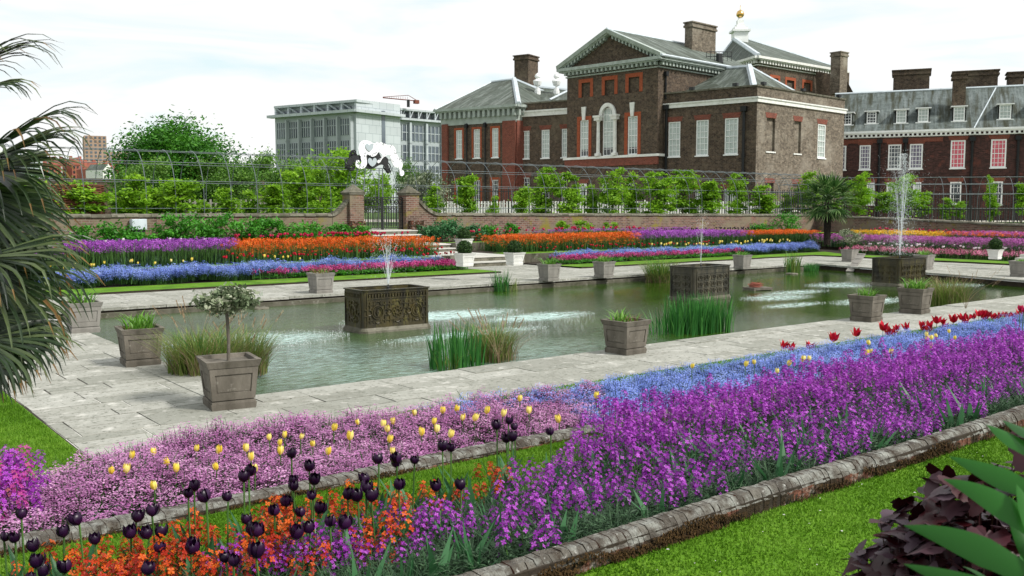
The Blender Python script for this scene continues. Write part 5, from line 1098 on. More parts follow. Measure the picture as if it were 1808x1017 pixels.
# ---------------------------------------------------------------- shrubs
def shrub(name, loc, rx, ry, h, n, leaf, m_, label, group=None, parts=True, cl=26):
    mb, cs = crown(cl, n, rx, ry, .05, h, leaf, shell=.55, clump=.24, flat=.35, bottom=0)
    o = mb.build(name, M[m_]); o.location = loc; tag(o, label, 'shrub', group); return o
for (u, v0, wpx, hpx, m_, lab) in [(168, 412, 60, 22, 'bush_leaf', 'low bright shrub left of the utility box'), (232, 414, 70, 14, 'bush_leaf', 'flat shrub below the utility box'), (302, 412, 46, 34, 'bush_leaf', 'tall bright shrub right of the utility box'), (345, 412, 60, 32, 'bush_leaf', 'wide bright peony clump, second right of the utility box'),
        (395, 412, 58, 32, 'bush_leaf', 'bright peony clump, third right of the utility box'), (440, 412, 56, 30, 'bush_leaf', 'bright peony clump, fourth right of the utility box'), (487, 412, 50, 30, 'bush_leaf', 'bright peony clump nearest the bare brick wall'), (545, 412, 60, 20, 'bush_leaf', 'low green clump left of the gate steps'), (600, 412, 40, 18, 'bush_leaf', 'small green clump by the left gate pier'), (640, 414, 30, 14, 'bush_leaf', 'smallest green clump at the foot of the gate steps'),
        (757, 414, 38, 18, 'bush_blue', 'blue-green clump just right of the gate steps'), (790, 414, 50, 24, 'bush_blue', 'blue-green clump behind the upper white planter'), (838, 412, 36, 16, 'bush_blue', 'blue-green clump right of the upper white planter'), (860, 412, 30, 14, 'bush_leaf', 'small low clump left of the crimson tulips'), (902, 408, 24, 14, 'bush_leaf', 'small upright clump behind the crimson tulips'),
        (992, 408, 20, 20, 'lime_leaf', 'pale feathery clump at the wall above the orange bed, left one'), (1030, 408, 28, 18, 'lime_leaf', 'pale feathery clump at the wall above the orange bed, middle one'), (1078, 408, 24, 17, 'lime_leaf', 'pale feathery clump at the wall above the orange bed, right one'),
        (1385, 405, 46, 28, 'bush_leaf', 'dark leafy shrub against the wall left of the small palm'), (1345, 408, 34, 12, 'bush_leaf', 'low creeper on the wall left of the dark shrub')]:
    ang = 51.6 - math.degrees(math.atan((u - 904) / FL)); yy = 42.0; x = yy / math.tan(R(ang)); f = x * FW[0] + yy * FW[1]
    zt = Wp(u, v0 - hpx, f)[2]; w_ = wpx / FL * f / 2
    shrub('shrub', (x, yy, .8), w_ * 1.15, min(w_, .9), zt - .8, int(500 + 18 * wpx), .10, m_, lab, 'shrubs along the garden wall')
# ---------------------------------------------------------------- the hooped walk (one arched steel frame)
arb = empty('hooped_walk', (30, 46, 1.45), 0, 'long grey steel hooped pergola frame behind the garden wall', 'pergola')
hm = MB(); Hh = 4.0; Wd = 3.4
P = [(0, 0, 0), (0, 0, 1.7)] + [(0, Wd / 2 - Wd / 2 * math.cos(a), 1.7 + (Hh - 1.7) * math.sin(a)) for a in np.linspace(.12, math.pi - .12, 13)] + [(0, Wd, 1.7), (0, Wd, 0)]
hm.tube(P, .019, 4); hme = hm.mesh('hoop', M['steel'])
for i in range(57): put(hme, 'hoop', arb, (-34 + i * 1.36, -1.3, 0))
for (yy, zz) in ((0, 1.15), (0, 2.45), (.45, 3.35), (1.25, 3.92), (2.15, 3.92), (2.95, 3.35), (3.4, 2.45), (3.4, 1.15)):
    mb = MB(); mb.tube([(-36, yy - 1.3, zz), (43, yy - 1.3, zz)], .015, 4); mb.build('rail', M['steel'], arb)
P0, P1 = np.array(PF(1470, 75.5)), np.array(PF(1808, 73.0)); dd = (P1 - P0) / np.linalg.norm(P1 - P0)
arb2 = empty('hooped_walk', (*P0, 1.45), math.atan2(dd[1], dd[0]), 'steel hooped pergola frame in front of the dark red range', 'pergola')
for i in range(18): put(hme, 'hoop', arb2, (-2 + i * 1.72, 0, 0), s=(1, .9, .93))
for (yy, zz) in ((0, 1.15), (0, 2.3), (.45, 3.1), (1.25, 3.65), (1.95, 3.65), (2.65, 3.1), (3.06, 2.3)):
    mb = MB(); mb.tube([(-4, yy, zz), (30, yy, zz)], .02, 4); mb.build('rail', M['steel'], arb2)
# ---------------------------------------------------------------- bedding plants
def florets(mb, C, size, mat_=0, r=None, petals=4, tilt=.6, rn=None):
    for c in C:
        n_ = np.array(c[3:6]) if len(c) > 3 else rng.normal(size=3); n_ = n_ / (np.linalg.norm(n_) + 1e-9)
        a = np.cross(n_, rng.normal(size=3)); a /= np.linalg.norm(a); b = np.cross(n_, a); s = size * random.uniform(.8, 1.2); c0 = np.array(c[:3]); rv = random.random()
        for k in range(petals):
            t = 6.283 * k / petals; d = a * math.cos(t) + b * math.sin(t); e = -a * math.sin(t) + b * math.cos(t)
            mb.add([c0, c0 + d * s * .6 - e * s * .38 + n_ * s * .12, c0 + d * s + n_ * s * .05, c0 + d * s * .6 + e * s * .38 + n_ * s * .12], [(0, 1, 2, 3)], mat_, rv if rn is None else rn)
def raceme(mb, x, y, z, h, rad, n, size, mat_=0, petals=4, spread=1.0):
    C = []
    for k in range(n):
        t = (k + .5) / n; a = k * 2.4 + random.random(); r = rad * (1 - .45 * t) * random.uniform(.7, 1.1)
        C.append((x + r * math.cos(a), y + r * math.sin(a), z + h * t, math.cos(a), math.sin(a), .5 + t))
    florets(mb, C, size, mat_, petals=petals)
def blades(mb, n, rad, h, w, mat_=0, lean=.5, seg=3, zb=0.0, curve=1.0, rmin=0.0):
    for k in range(n):
        a = random.random() * 6.283; r = rmin + (rad - rmin) * math.sqrt(random.random()); x, y = r * math.cos(a), r * math.sin(a); b = random.random() * 6.283 if random.random() < .4 else a + random.uniform(-.6, .6)
        hh = h * random.uniform(.6, 1.1); L = lean * random.uniform(.2, 1.1) * hh; ww = w * random.uniform(.7, 1.2); pa = b + 1.57 + random.uniform(-.5, .5); V = []
        for i in range(seg + 1):
            t = i / seg; q = ww * (1 - t ** 2) * .5 + .0008; dx, dy = math.cos(b) * L * t ** (1 + curve), math.sin(b) * L * t ** (1 + curve); z = zb + hh * (t - .12 * lean * curve * t ** 3)
            V += [(x + dx - q * math.cos(pa), y + dy - q * math.sin(pa), z), (x + dx + q * math.cos(pa), y + dy + q * math.sin(pa), z)]
        mb.add(V, [(2 * i, 2 * i + 1, 2 * i + 3, 2 * i + 2) for i in range(seg)], mat_, random.random())
def wallflower(kind, heads, h, rad, flor, size, leafn=70, pm='p_purple', leaf='green_grey', second=None):
    st = MB(); fl = MB()
    for k in range(heads):
        a = k * 2.4 + random.random(); r = rad * math.sqrt((k + .5) / heads); x, y = r * math.cos(a), r * math.sin(a); z = h * random.uniform(.72, 1.0) * (1 - .25 * r / rad)
        st.tube([(x * .3, y * .3, 0), (x * .8, y * .8, z * .5), (x, y, z)], [.006, .004, .003], 3, 1, cap=False)
        raceme(fl, x, y, z - .05, .125, .042, flor, size, 0 if second is None or random.random() < .6 else 1)
        for q in range(1): raceme(fl, x + random.uniform(-.05, .05), y + random.uniform(-.05, .05), z - random.uniform(.1, .2), .05, .04, 3, size * .9, 0)
        for q in range(9):
            t = random.uniform(.2, .85); bx, by, bz = x * t, y * t, z * t; b = random.random() * 6.283; l = random.uniform(.05, .085); st.add([(bx, by, bz), (bx + math.cos(b) * l * .5 - .005, by + math.sin(b) * l * .5, bz + .02), (bx + math.cos(b) * l, by + math.sin(b) * l, bz + .012), (bx + math.cos(b) * l * .5 + .005, by + math.sin(b) * l * .5, bz + .012)], [(0, 1, 2, 3)], 0)
    blades(st, leafn, rad * 1.15, h * .42, .012, 0, .9, 2)
    return st.mesh(kind + '_foliage', [M[leaf], M['stem']]), fl.mesh(kind + '_blossom', [M[pm]] + ([M[second]] if second else []))
PW_ = [wallflower('purple_wf', 9, .70, .20, 20, .0175) for i in range(5)]
PWS = [wallflower('purple_wf_short', 8, .33, .20, 18, .0165, 60) for i in range(4)]
PWL = [wallflower('purple_wf_low', 7, .46, .19, 13, .0155, 110) for i in range(3)]
OW_ = [wallflower('orange_wf', 3, .44, .11, 15, .020, 30, 'p_orange', 'green_dark') for i in range(4)]
MW_ = wallflower('mixed_wf', 14, .62, .24, 18, .019, 80, 'p_purple', 'green_dark', 'p_spire')
def put_plant(name, ms, loc, s, label, cat, group):
    e = put(ms[0], name, None, loc, random.random() * 6.28, s); tag(e, label, cat, group); put(ms[1], 'blossom', e); return e
def bz(y): return float(np.interp(y, [3.38, 5.6], [.76, .40]))
def inbed(x, y):                            # where the purple drift grows in the near bed
    return x > 2.2 + (y - 3.5) * 1.5
cells = []
x = 2.4
while x < 20:
    for y in np.arange(3.62, 5.75, .30):
        xx, yy = x + random.uniform(-.1, .1), y + random.uniform(-.09, .09); u, v = PX(xx, yy, 1.0)
        if inbed(xx, yy) and (yy > 3.8 or random.random() < .5): cells.append((xx, yy))
    x += .275
cells.sort(key=lambda p: (PX(p[0], p[1], 1.0)[0] > 1850, p[0] * FW[0] + p[1] * FW[1]))
back = MB(); tmplS = PW_[0]
for (xx, yy) in cells[:290]:
    front = False; near_left = xx < 4.4
    ms = random.choice(PWS if yy < 4.0 else PWL if yy < 4.5 else PW_)
    zz = bz(yy); s = random.uniform(.82, 1.12) * (.92 if yy < 4.5 else .72 + .15 * min(1, max(0, (yy - 4.5) / 1.0)))
    put_plant('purple_wallflower', ms, (xx, yy, zz), s, 'purple wallflower plant in the wide drift behind the mossy kerb', 'wallflower', 'purple wallflowers in the near bed')
rest = cells[290:]
print('wallflower cells', len(cells))
def mesh_template(me):
    V = np.zeros(len(me.vertices) * 3); me.vertices.foreach_get('co', V); Q = {}; M_ = {}; Rn = {}
    at = np.zeros(len(me.polygons)); me.attributes['rnd'].data.foreach_get('value', at); 
    for i, p in enumerate(me.polygons): Q.setdefault(p.loop_total, []).append(tuple(p.vertices)); M_.setdefault(p.loop_total, []).append(p.material_index); Rn.setdefault(p.loop_total, []).append(at[i])
    return V.reshape(-1, 3), {k: np.array(v) for k, v in Q.items()}, {k: np.array(v) for k, v in M_.items()}, {k: np.array(v) for k, v in Rn.items()}
if rest:
    for (mm, nm, mats) in ((PW_[0][0], 'wallflower_foliage', [M['green_grey'], M['stem']]), (PW_[0][1], 'wallflower_drift', [M['p_purple']])):
        mb = MB(); mb.inst(mesh_template(mm), [(a, b, bz(b)) for a, b in rest], scl=np.array([.55 + .3 * min(1, max(0, (b - 3.6) / 1.5)) for a, b in rest])); tag(mb.build(nm, mats), 'purple wallflowers massed at the far right of the near bed', 'wallflower', None, 'stuff')
# fringe of green undergrowth in the near bed
def scatter_poly(P, n_):
    P = np.array(P, float); lo, hi = P.min(0), P.max(0); out = []
    while len(out) < n_:
        q = lo + (hi - lo) * rng.random((n_ * 2, 2)); ins = np.zeros(len(q), bool)
        for i in range(len(P)):
            (xa, ya), (xb, yb) = P[i], P[i - 1]; c = ((ya > q[:, 1]) != (yb > q[:, 1])) & (q[:, 0] < (xb - xa) * (q[:, 1] - ya) / (yb - ya + 1e-12) + xa); ins ^= c
        out += [tuple(p) for p in q[ins]]
    return np.array(out[:n_])
def cover(name, P, z, n_, tmpl, mats, hs=(.8, 1.2), label='', cat='flowers', tilt=.25, jit=0.0, zf=None):
    p = scatter_poly(P, n_); p = p + rng.normal(size=p.shape) * jit; zz = np.full(n_, z) if zf is None else zf(p); mb = MB()
    per = len(tmpl); w = rng.integers(0, per, n_)
    for k in range(per): s = w == k; mb.inst(tmpl[k], np.column_stack([p[s], zz[s]]), scl=hs[0] + (hs[1] - hs[0]) * rng.random(s.sum()), tilt=tilt)
    return tag(mb.build(name, mats), label, cat, None, 'stuff')
def tuft(n, rad, h, w, lean=.8, mat_=0): mb = MB(); blades(mb, n, rad, h, w, mat_, lean, 2); return mb.template()
def rosette(n, rad, h, L, w, mat_=0):
    mb = MB()
    for k in range(n):
        a = random.random() * 6.283; r = rad * math.sqrt(random.random()); z = h * random.uniform(.4, 1) * (1 - .4 * r / rad); x, y = r * math.cos(a), r * math.sin(a); b = random.random() * 6.283; l = L * random.uniform(.6, 1.2); q = w * random.uniform(.7, 1.2)
        d = np.array([math.cos(b), math.sin(b), .35]); e = np.array([-math.sin(b), math.cos(b), 0]); p = np.array([x, y, z])
        mb.add([p, p + d * l * .45 - e * q, p + d * l * .95 + (0, 0, -.01), p + d * l * .45 + e * q], [(0, 1, 2, 3)], mat_)
    return mb.template()
TUFT = [tuft(18, .09, .20, .008, 1.1) for i in range(4)] + [rosette(22, .10, .20, .055, .006) for i in range(3)]
TLF = [tuft(5, .05, .34, .05, .5) for i in range(3)]
cover('undergrowth', [(1.0, 3.46), (20, 3.46), (20, 4.6), (3.2, 4.6), (1.6, 4.6)], .40, 14500, TUFT, [M['green_grey']], zf=lambda p: np.interp(p[:, 1], [3.38, 5.6], [.76, .40]), label='grey-green wallflower foliage filling the near bed', cat='foliage')
cover('tulip_foliage', [(1.5, 3.46), (13.5, 3.46), (13.5, 4.3), (2.2, 5.2)], .6, 150, TLF, [M['tulip_leaf']], zf=lambda p: np.interp(p[:, 1], [3.38, 5.6], [.76, .40]), label='broad tulip leaves poking from the near bed', cat='foliage')
for k in range(16):
    xx, yy = random.uniform(3.0, 12.5), random.uniform(3.62, 4.05); put_plant('purple_wallflower', random.choice(PWL), (xx, yy, bz(yy) - .02), random.uniform(.42, .68), 'short purple wallflower at the front of the drift by the mossy kerb', 'wallflower', 'short purple wallflowers by the mossy kerb')
# orange wallflowers among the black tulips
ow = []
for (u, v, s) in [(430, 845, 1), (455, 870, 1), (395, 935, 1), (330, 925, 1), (600, 850, 1), (560, 850, 1), (680, 845, 1), (670, 870, 1), (150, 1000, 1), (195, 985, 1), (225, 965, 1), (205, 1010, 1), (235, 940, 1), (300, 990, 1), (320, 935, 1), (360, 980, 1), (400, 975, 1), (460, 900, 1), (500, 900, 1), (520, 880, 1), (545, 925, 1),
                  (590, 880, 1), (610, 900, 1), (640, 880, 1), (700, 870, 1), (720, 860, 1), (755, 845, 1), (770, 868, 1), (800, 850, 1), (830, 850, 1), (860, 815, 1), (870, 830, 1), (890, 830, 1), (655, 925, 1), (620, 935, 1), (580, 940, 1), (480, 930, 1), (440, 960, 1), (500, 985, 1), (540, 975, 1), (640, 985, 1), (700, 960, 1), (760, 900, .9), (300, 950, 1), (180, 1015, 1), (250, 1000, 1), (270, 1015, 1), (340, 1010, 1), (390, 1010, 1), (640, 960, 1), (690, 985, 1), (480, 870, 1), (540, 870, 1)]:
    z = .40 + .44; x, y = G(u, v, z); y = min(y, 5.25)
    ow.append((x, y)); put_plant('orange_wallflower', random.choice(OW_), (x, y, bz(y)), s * random.uniform(.85, 1.12) * (.84 - bz(y)) / .42, 'orange-red wallflower among the black tulips in the near bed', 'wallflower', 'orange wallflowers among the black tulips')
for k in range(34):
    u, v = (random.uniform(110, 720) if k < 20 else random.uniform(40, 300)), random.uniform(900, 1035); x, y = G(u, v, .8); x, y = x, min(y, 5.2); put_plant('orange_wallflower', random.choice(OW_), (x, y, bz(y)), random.uniform(.75, 1.0), 'low orange-red wallflower at the very bottom left of the near bed', 'wallflower', 'low orange wallflowers at the bottom left')
for (u, v) in [(520, 990), (560, 1000), (600, 1005), (450, 1000), (640, 1005), (700, 1000), (610, 960), (690, 905), (640, 930), (585, 985), (405, 1012), (740, 975), (720, 930), (780, 960), (800, 930), (760, 930), (820, 960), (500, 1012)]:
    x, y = G(u, v, .8); put_plant('purple_wallflower', random.choice(PWL), (x, y, bz(y)), random.uniform(.6, .85), 'pale purple wallflower plant mixed with the orange ones at the lower left', 'wallflower', 'purple wallflowers mixed with orange ones')
# ---- forget-me-not drifts: cushions of tiny flowers over fine foliage
def cushion(nf, rad, h, fs, leafs=22, clus=7, cr=.022):
    mb = MB()
    for k in range(nf):
        a = random.random() * 6.283; r = rad * math.sqrt(random.random()); z = h * (1 - .45 * (r / rad) ** 2) * random.uniform(.72, 1.05); x, y = r * math.cos(a), r * math.sin(a)
        for q in range(clus):
            cx, cy, cz = x + random.gauss(0, cr), y + random.gauss(0, cr), z + random.gauss(0, cr * .5); t = random.random() * 3.14; s = fs * random.uniform(.7, 1.2); ca, sa = math.cos(t) * s, math.sin(t) * s; tz = random.uniform(-.5, .5) * s
            mb.add([(cx - ca, cy - sa, cz - tz), (cx + sa, cy - ca, cz + tz * .4), (cx + ca, cy + sa, cz + tz), (cx - sa, cy + ca, cz - tz * .4)], [(0, 1, 2, 3)], 0)
        if k % 2 == 0: mb.tube([(x * .5, y * .5, 0), (x, y, z)], [.003, .002], 3, 1, cap=False)
    blades(mb, leafs, rad, h * .8, .02, 1, .7, 2)
    return mb.template()
CU = [cushion(26, .17, .34, .0085) for i in range(6)]
CUB = [cushion(32, .20, .42, .0085) for i in range(5)]
PN = [(1.0, 6.75), (6.6, 6.75), (7.9, 8.35), (2.75, 9.15), (2.2, 8.9), (1.45, 8.2)]
def dome(y0, y1, h): return lambda p: .03 + h * np.clip(1 - np.abs((p[:, 1] - (y0 + y1) / 2) / ((y1 - y0) / 2)) ** 3, 0, 1) + .05 * np.sin(p[:, 0] * 2.1) * np.sin(p[:, 1] * 3)
cover('pink_forget_me_nots', PN, .05, 1150, CU, [M['p_pink'], M['green_dark']], (.8, 1.15), 'drift of pink forget-me-nots along the near paving', 'flowers', zf=dome(6.5, 9.7, .10))
cover('blue_forget_me_nots', [(6.4, 6.8), (24, 6.8), (24, 8.5), (7.4, 8.55)], .05, 3100, CUB, [M['p_blue'], M['green_dark']], (.68, .98), 'drift of pale blue forget-me-nots beyond the purple wallflowers', 'flowers', zf=dome(6.4, 8.9, .06))
cover('blue_forget_me_nots', [(5.6, 7.9), (7.6, 8.1), (7.6, 8.6), (5.4, 8.8)], .1, 60, CUB, [M['p_blue'], M['green_dark']], (.75, 1.0), 'first blue forget-me-nots mixed into the pink drift', 'flowers', zf=dome(6.4, 8.9, .06))
# sage-like foliage at the left end of the bed
ROS = [rosette(40, .2, .32, .11, .022) for i in range(3)]
cover('sage_foliage', [(.2, 6.75), (2.5, 6.75), (1.9, 7.6), (1.3, 8.0), (.3, 8.0)], .05, 130, ROS, [M['green_grey']], (.8, 1.1), 'dark grey-green sage foliage at the lower left', 'foliage')
for (u, v) in [(-5, 790), (8, 800), (-2, 850), (14, 860), (0, 830), (10, 835), (-12, 815)]:
    x, y = G(u, v, .55); put_plant('magenta_wallflower', MW_, (x, y, -.05), random.uniform(1.0, 1.2), 'magenta and salmon wallflower spire at the left edge', 'wallflower', 'magenta wallflowers at the left edge')
# ---------------------------------------------------------------- tulips
def tulip_cup(r, h, mat_, open_=0.0, n=6):
    mb = MB()
    for k in range(n):
        a = 6.283 * k / n + random.uniform(-.1, .1); wdt = 1.25 if open_ < .3 else 1.15; rr = r * (1.0 if k % 2 else .88) * random.uniform(.92, 1.14); hz = random.uniform(.88, 1.08); V = []
        prof = [(.12, 0, .25), (.75, .18, .85), (1.0, .45, 1.0), (.92, .75, .8), (.62 + open_, .97, .12)] if open_ < .3 else [(.15, 0, .3), (.8, .2, .8), (1.0, .45, .9), (1.15, .75, .6), (1.55, 1.05, .05)]
        for (pr, pz, pw) in prof:
            for sgn in (-1, 0, 1):
                aa = a + sgn * pw * wdt * .55; q = rr * pr * (1.0 if sgn == 0 else .93); V.append((q * math.cos(aa), q * math.sin(aa), h * pz * hz * (1.0 if sgn == 0 else .96 - .08 * (pz > .9)) * random.uniform(.97, 1.03)))
        mb.add(V, [(3 * i + j, 3 * i + j + 1, 3 * i + j + 4, 3 * i + j + 3) for i in range(4) for j in range(2)], mat_, random.random())
    return mb
def tulip_leaves(h, n=3):
    mb = MB()
    for k in range(n):
        a = k * 2.2 + random.random(); b = a + 1.57; L = h * random.uniform(.55, .8); V = []
        for i in range(6):
            t = i / 5; w = .036 * math.sin(math.pi * min(1, t * .93 + .12)) + .001; x = math.cos(a) * L * .35 * t ** 1.6; y = math.sin(a) * L * .35 * t ** 1.6
            V += [(x - math.cos(b) * w, y - math.sin(b) * w, L * t), (x, y, L * t - .008), (x + math.cos(b) * w, y + math.sin(b) * w, L * t)]
        mb.add(V, [(3 * i + j, 3 * i + j + 1, 3 * i + j + 4, 3 * i + j + 3) for i in range(5) for j in range(2)], 0, random.random())
    return mb
CUPS = {k: [tulip_cup(r, h, 0, op).mesh('tulip_bloom_' + k, M[m_], True) for i in range(7)] for k, r, h, m_, op in (('black', .036, .080, 'p_black', .08), ('yellow', .026, .082, 'p_yellow', .04), ('red', .046, .10, 'p_red', .4), ('crimson', .042, .10, 'p_crimson', .1), ('white', .042, .085, 'p_white', .2), ('scarlet', .042, .09, 'p_red', .1))}
STEMS = {}
def stem_mesh(h):
    k = round(h, 2)
    if k not in STEMS: mb = MB(); b = random.uniform(-.02, .02); mb.tube([(-b, 0, 0), (0, b, h * .5), (0, 0, h)], .0055, 5, 0, cap=False); STEMS[k] = (mb.mesh('tulip_stem', M['stem']), [tulip_leaves(min(h, .5)).mesh('tulip_leaves', M['tulip_leaf']) for i in range(2)])
    return STEMS[k]
def tulip(kind, x, y, z, h, label, group, s=1.0, leaves=True, tilt=0.0):
    st_, lv = stem_mesh(h); o = put(st_, kind + '_tulip', None, (x, y, z), random.random() * 6.28); tag(o, label, 'tulip', group)
    b = put(random.choice(CUPS[kind]), 'bloom', o, (0, 0, h - .004), random.random() * 6, s * random.uniform(.74, 1.10)); b.rotation_euler = (random.gauss(0, .16), random.gauss(0, .16), random.random() * 6)
    if leaves: put(random.choice(lv), 'leaf', o)
    return o
def dedupe(L, d=6):
    out = []
    for p in L:
        if all((p[0] - q[0]) ** 2 + (p[1] - q[1]) ** 2 > d * d for q in out): out.append(p)
    return out
def z6(L): return [(x / 3.208, 700 + y / 3.208) for x, y in L]
def z7(L): return [(450 + x / 3.018, 680 + y / 3.018) for x, y in L]
def z8(L): return [(950 + x / 2.2255, 560 + y / 2.2255) for x, y in L]
def z9(L): return [(1350 + x / 3.633, 520 + y / 3.633) for x, y in L]
BT = dedupe(z6([(120, 645), (20, 770), (85, 775), (195, 825), (360, 745), (447, 675), (540, 785), (200, 915), (250, 965), (370, 945), (165, 1005), (768, 665), (860, 630), (740, 750), (840, 755), (905, 750), (898, 830), (832, 955), (1065, 525), (1100, 490), (1168, 550), (1290, 545), (1095, 840), (1085, 800), (1395, 675), (1420, 735), (1380, 440), (1408, 405), (1450, 860), (1280, 885), (1320, 905)])
    + z7([(195, 352), (290, 418), (315, 485), (200, 485), (205, 520), (165, 605), (105, 645), (305, 565), (337, 640), (250, 655), (295, 740), (220, 768), (400, 705), (470, 720), (495, 565), (550, 575), (590, 485), (592, 530), (620, 577), (660, 380), (757, 375), (755, 400), (768, 515), (850, 380), (1000, 315), (1045, 318), (1290, 203), (1352, 175), (1385, 205), (1340, 272), (1370, 265), (1578, 232), (970, 520), (1100, 515), (10, 760), (15, 870)]))
for (u, v) in BT:
    h = random.uniform(.60, .66) if v < 880 else random.uniform(.50, .60); d_ = .40 + h + .045
    x, y = G(u, v, d_)
    if y > 5.5: t = 5.5 / y; x, y = x * t, y * t; h = EYE + (d_ - EYE) * t - .445
    b0 = bz(y); h = h + .40 - b0; lab, grp = ('near-black tulip at the lower left corner over the grass strip', 'black tulips at the lower left corner') if u < 330 else ('near-black tulip in the middle group above the orange wallflowers', 'black tulips above the orange wallflowers') if u < 655 else ('near-black tulip in the right-hand group beside the purple drift', 'black tulips beside the purple drift')
    tulip('black', x, y, b0, h, lab, grp)
for L_, z_, lab, grp in ((z6([(745, 322), (870, 305), (950, 358), (713, 403), (632, 408), (998, 398), (875, 495), (1112, 282), (1240, 295), (1226, 385), (1395, 285), (1422, 335), (1525, 220), (1583, 250), (1587, 300), (1445, 400)])
    + z7([(78, 270), (158, 255), (130, 297), (135, 347), (242, 262), (420, 218), (390, 345), (505, 268), (550, 187), (308, 303), (683, 200), (740, 185), (707, 225), (715, 280), (735, 340), (853, 138), (952, 185), (970, 228), (888, 245), (1000, 130), (1075, 120), (1040, 255), (1167, 168), (1233, 130), (1320, 145), (1412, 65), (1460, 130), (1622, 175), (1105, 165)]), .52, 'yellow tulip growing up through the pink forget-me-nots', 'yellow tulips among pink forget-me-nots'),
    (z8([(230, 305), (605, 187), (815, 180), (850, 172), (940, 208), (1040, 162), (1066, 158), (985, 178)]) + z9([(672, 305), (655, 370), (683, 355), (807, 360), (1037, 252), (1040, 275), (1072, 272), (1105, 260), (1185, 230), (1222, 272), (1067, 328), (85, 487), (242, 415), (290, 405), (150, 440)]), .62, 'yellow tulip growing up through the near blue forget-me-nots', 'yellow tulips among the near blue forget-me-nots')):
    for (u, v) in dedupe(L_, 5):
        x, y = G(u, v, z_); y0 = y
        if y > 8.5: t = 8.5 / y; x, y = x * t, y * t; z_2 = EYE + (z_ - EYE) * t
        else: z_2 = z_
        tulip('yellow', x, y, .05, max(.2, z_2 - .05 - .045), lab, grp, 1.12, False)
for (u, v) in dedupe(z8([(965, 112), (995, 120), (1065, 118), (1160, 84)]) + z9([(440, 285), (588, 248), (760, 215), (795, 245), (830, 245), (848, 215), (912, 208), (1010, 190), (1020, 215), (1055, 190), (1045, 222), (1105, 170), (1140, 170), (1150, 205), (1212, 165), (1270, 150), (1285, 175), (1310, 145), (1345, 140), (1375, 125), (1400, 120), (1405, 145), (1430, 130), (1460, 140), (1490, 145), (1505, 130), (1550, 135), (1580, 145), (1600, 145), (1635, 130)]), 4):
    z_ = .5; x, y = G(u, v, z_); h = z_ - .05
    t = 8.75 / y; x, y = x * t, y * t; h = max(.2, EYE + (z_ - EYE) * t - .10)
    tulip('red', x, y, .05, h, 'open lily-flowered red tulip between near paving and blue forget-me-nots', 'open red tulips at the paving edge', 1.6)
for (u, v) in [(1800, 568), (1806, 575)]:
    x, y = G(u, v, .9); t = min(1, 6.0 / y); tulip('crimson', x * t, y * t, .4, .7, 'large crimson tulip at the right picture edge above the purple drift', 'crimson tulips at the right edge')
# ---- far beds: flower masses
def puff(n, rad, h, s, stemn=2, mat_=0, gm=1, col=.6, elong=1.0):
    mb = MB()
    for k in range(n):
        p = rng.normal(size=3) * (rad * .5, rad * .5, rad * .5 * elong) + (0, 0, h); t = random.random() * 3.14; q = s * random.uniform(.7, 1.2); ca, sa = math.cos(t) * q, math.sin(t) * q; tz = random.uniform(-.8, .8) * q
        mb.add([(p[0] - ca, p[1] - sa, p[2] - tz), (p[0] + sa * .7, p[1] - ca * .7, p[2] + q * .5), (p[0] + ca, p[1] + sa, p[2] + tz), (p[0] - sa * .7, p[1] + ca * .7, p[2] - q * .5)], [(0, 1, 2, 3)], mat_)
    for k in range(stemn): a = random.random() * 6.28; w = .012; mb.add([(-w * math.cos(a), -w * math.sin(a), 0), (w * math.cos(a), w * math.sin(a), 0), (w * .5 * math.cos(a), w * .5 * math.sin(a), h), (-w * .5 * math.cos(a), -w * .5 * math.sin(a), h)], [(0, 1, 2, 3)], gm)
    return mb.template()
PUF = [puff(14, .085, .78, .024, elong=.9) for i in range(5)]
PUL = [puff(13, .08, .66, .024, elong=.9) for i in range(5)]
LOWG = [tuft(14, .16, .50, .035, .6) for i in range(3)]
def poly_bed(nm, P, z, dens, tm, pm, lab, green='green_grey', gd=14, hs=(.85, 1.1)):
    P_ = np.array(P); ar = .5 * abs(np.dot(P_[:, 0], np.roll(P_[:, 1], 1)) - np.dot(P_[:, 1], np.roll(P_[:, 0], 1)))
    cover(nm, P, z, int(ar * dens), tm, [M[pm], M['stem']], hs, lab, 'flowers', .15, .22)
    if green: cover('bed_foliage', P, z, int(ar * gd), LOWG, [M[green]], (.8, 1.15), 'leafy stems under the ' + lab, 'foliage')
poly_bed('purple_wallflowers', [(3.0, 35.2), (13.9, 35.2), (15.2, 38.7), (3.0, 38.7)], .43, 75, PUF, 'p_purple_far', 'purple wallflower drift at the far left', hs=(.75, 1.18))
poly_bed('orange_wallflowers', [(13.9, 35.0), (23.9, 35.6), (24.5, 38.4), (15.2, 38.7)], .43, 110, PUF, 'p_orange_far', 'orange wallflower drift left of the gate path', 'green_dark', hs=(.32, 1.1))
poly_bed('orange_wallflowers', [(28.0, 35.8), (36.6, 35.0), (39.5, 38.7), (28.6, 38.7)], .43, 110, PUF, 'p_orange_far', 'orange wallflower drift right of the gate path', 'green_dark', hs=(.32, 1.05))
poly_bed('purple_wallflowers', [(36.6, 35.2), (46.5, 35.2), (46.5, 38.7), (39.5, 38.7)], .43, 75, PUF, 'p_purple_far', 'purple wallflower drift below the palace corner', hs=(.65, 1.1))
poly_bed('purple_wallflowers', [(33.5, 39.4), (46.5, 39.4), (46.5, 40.6), (33.5, 40.6)], .82, 20, PUL, 'p_purple_far', 'thin purple wallflower band behind the orange drift', hs=(.7, .9))
poly_bed('orange_wallflowers', [(46.5, 35.6), (53.0, 34.6), (55.0, 38.2), (46.5, 38.6)], .45, 45, PUL, 'p_orange_far', 'deep orange wallflowers left of the small palm', 'green_dark', 20)
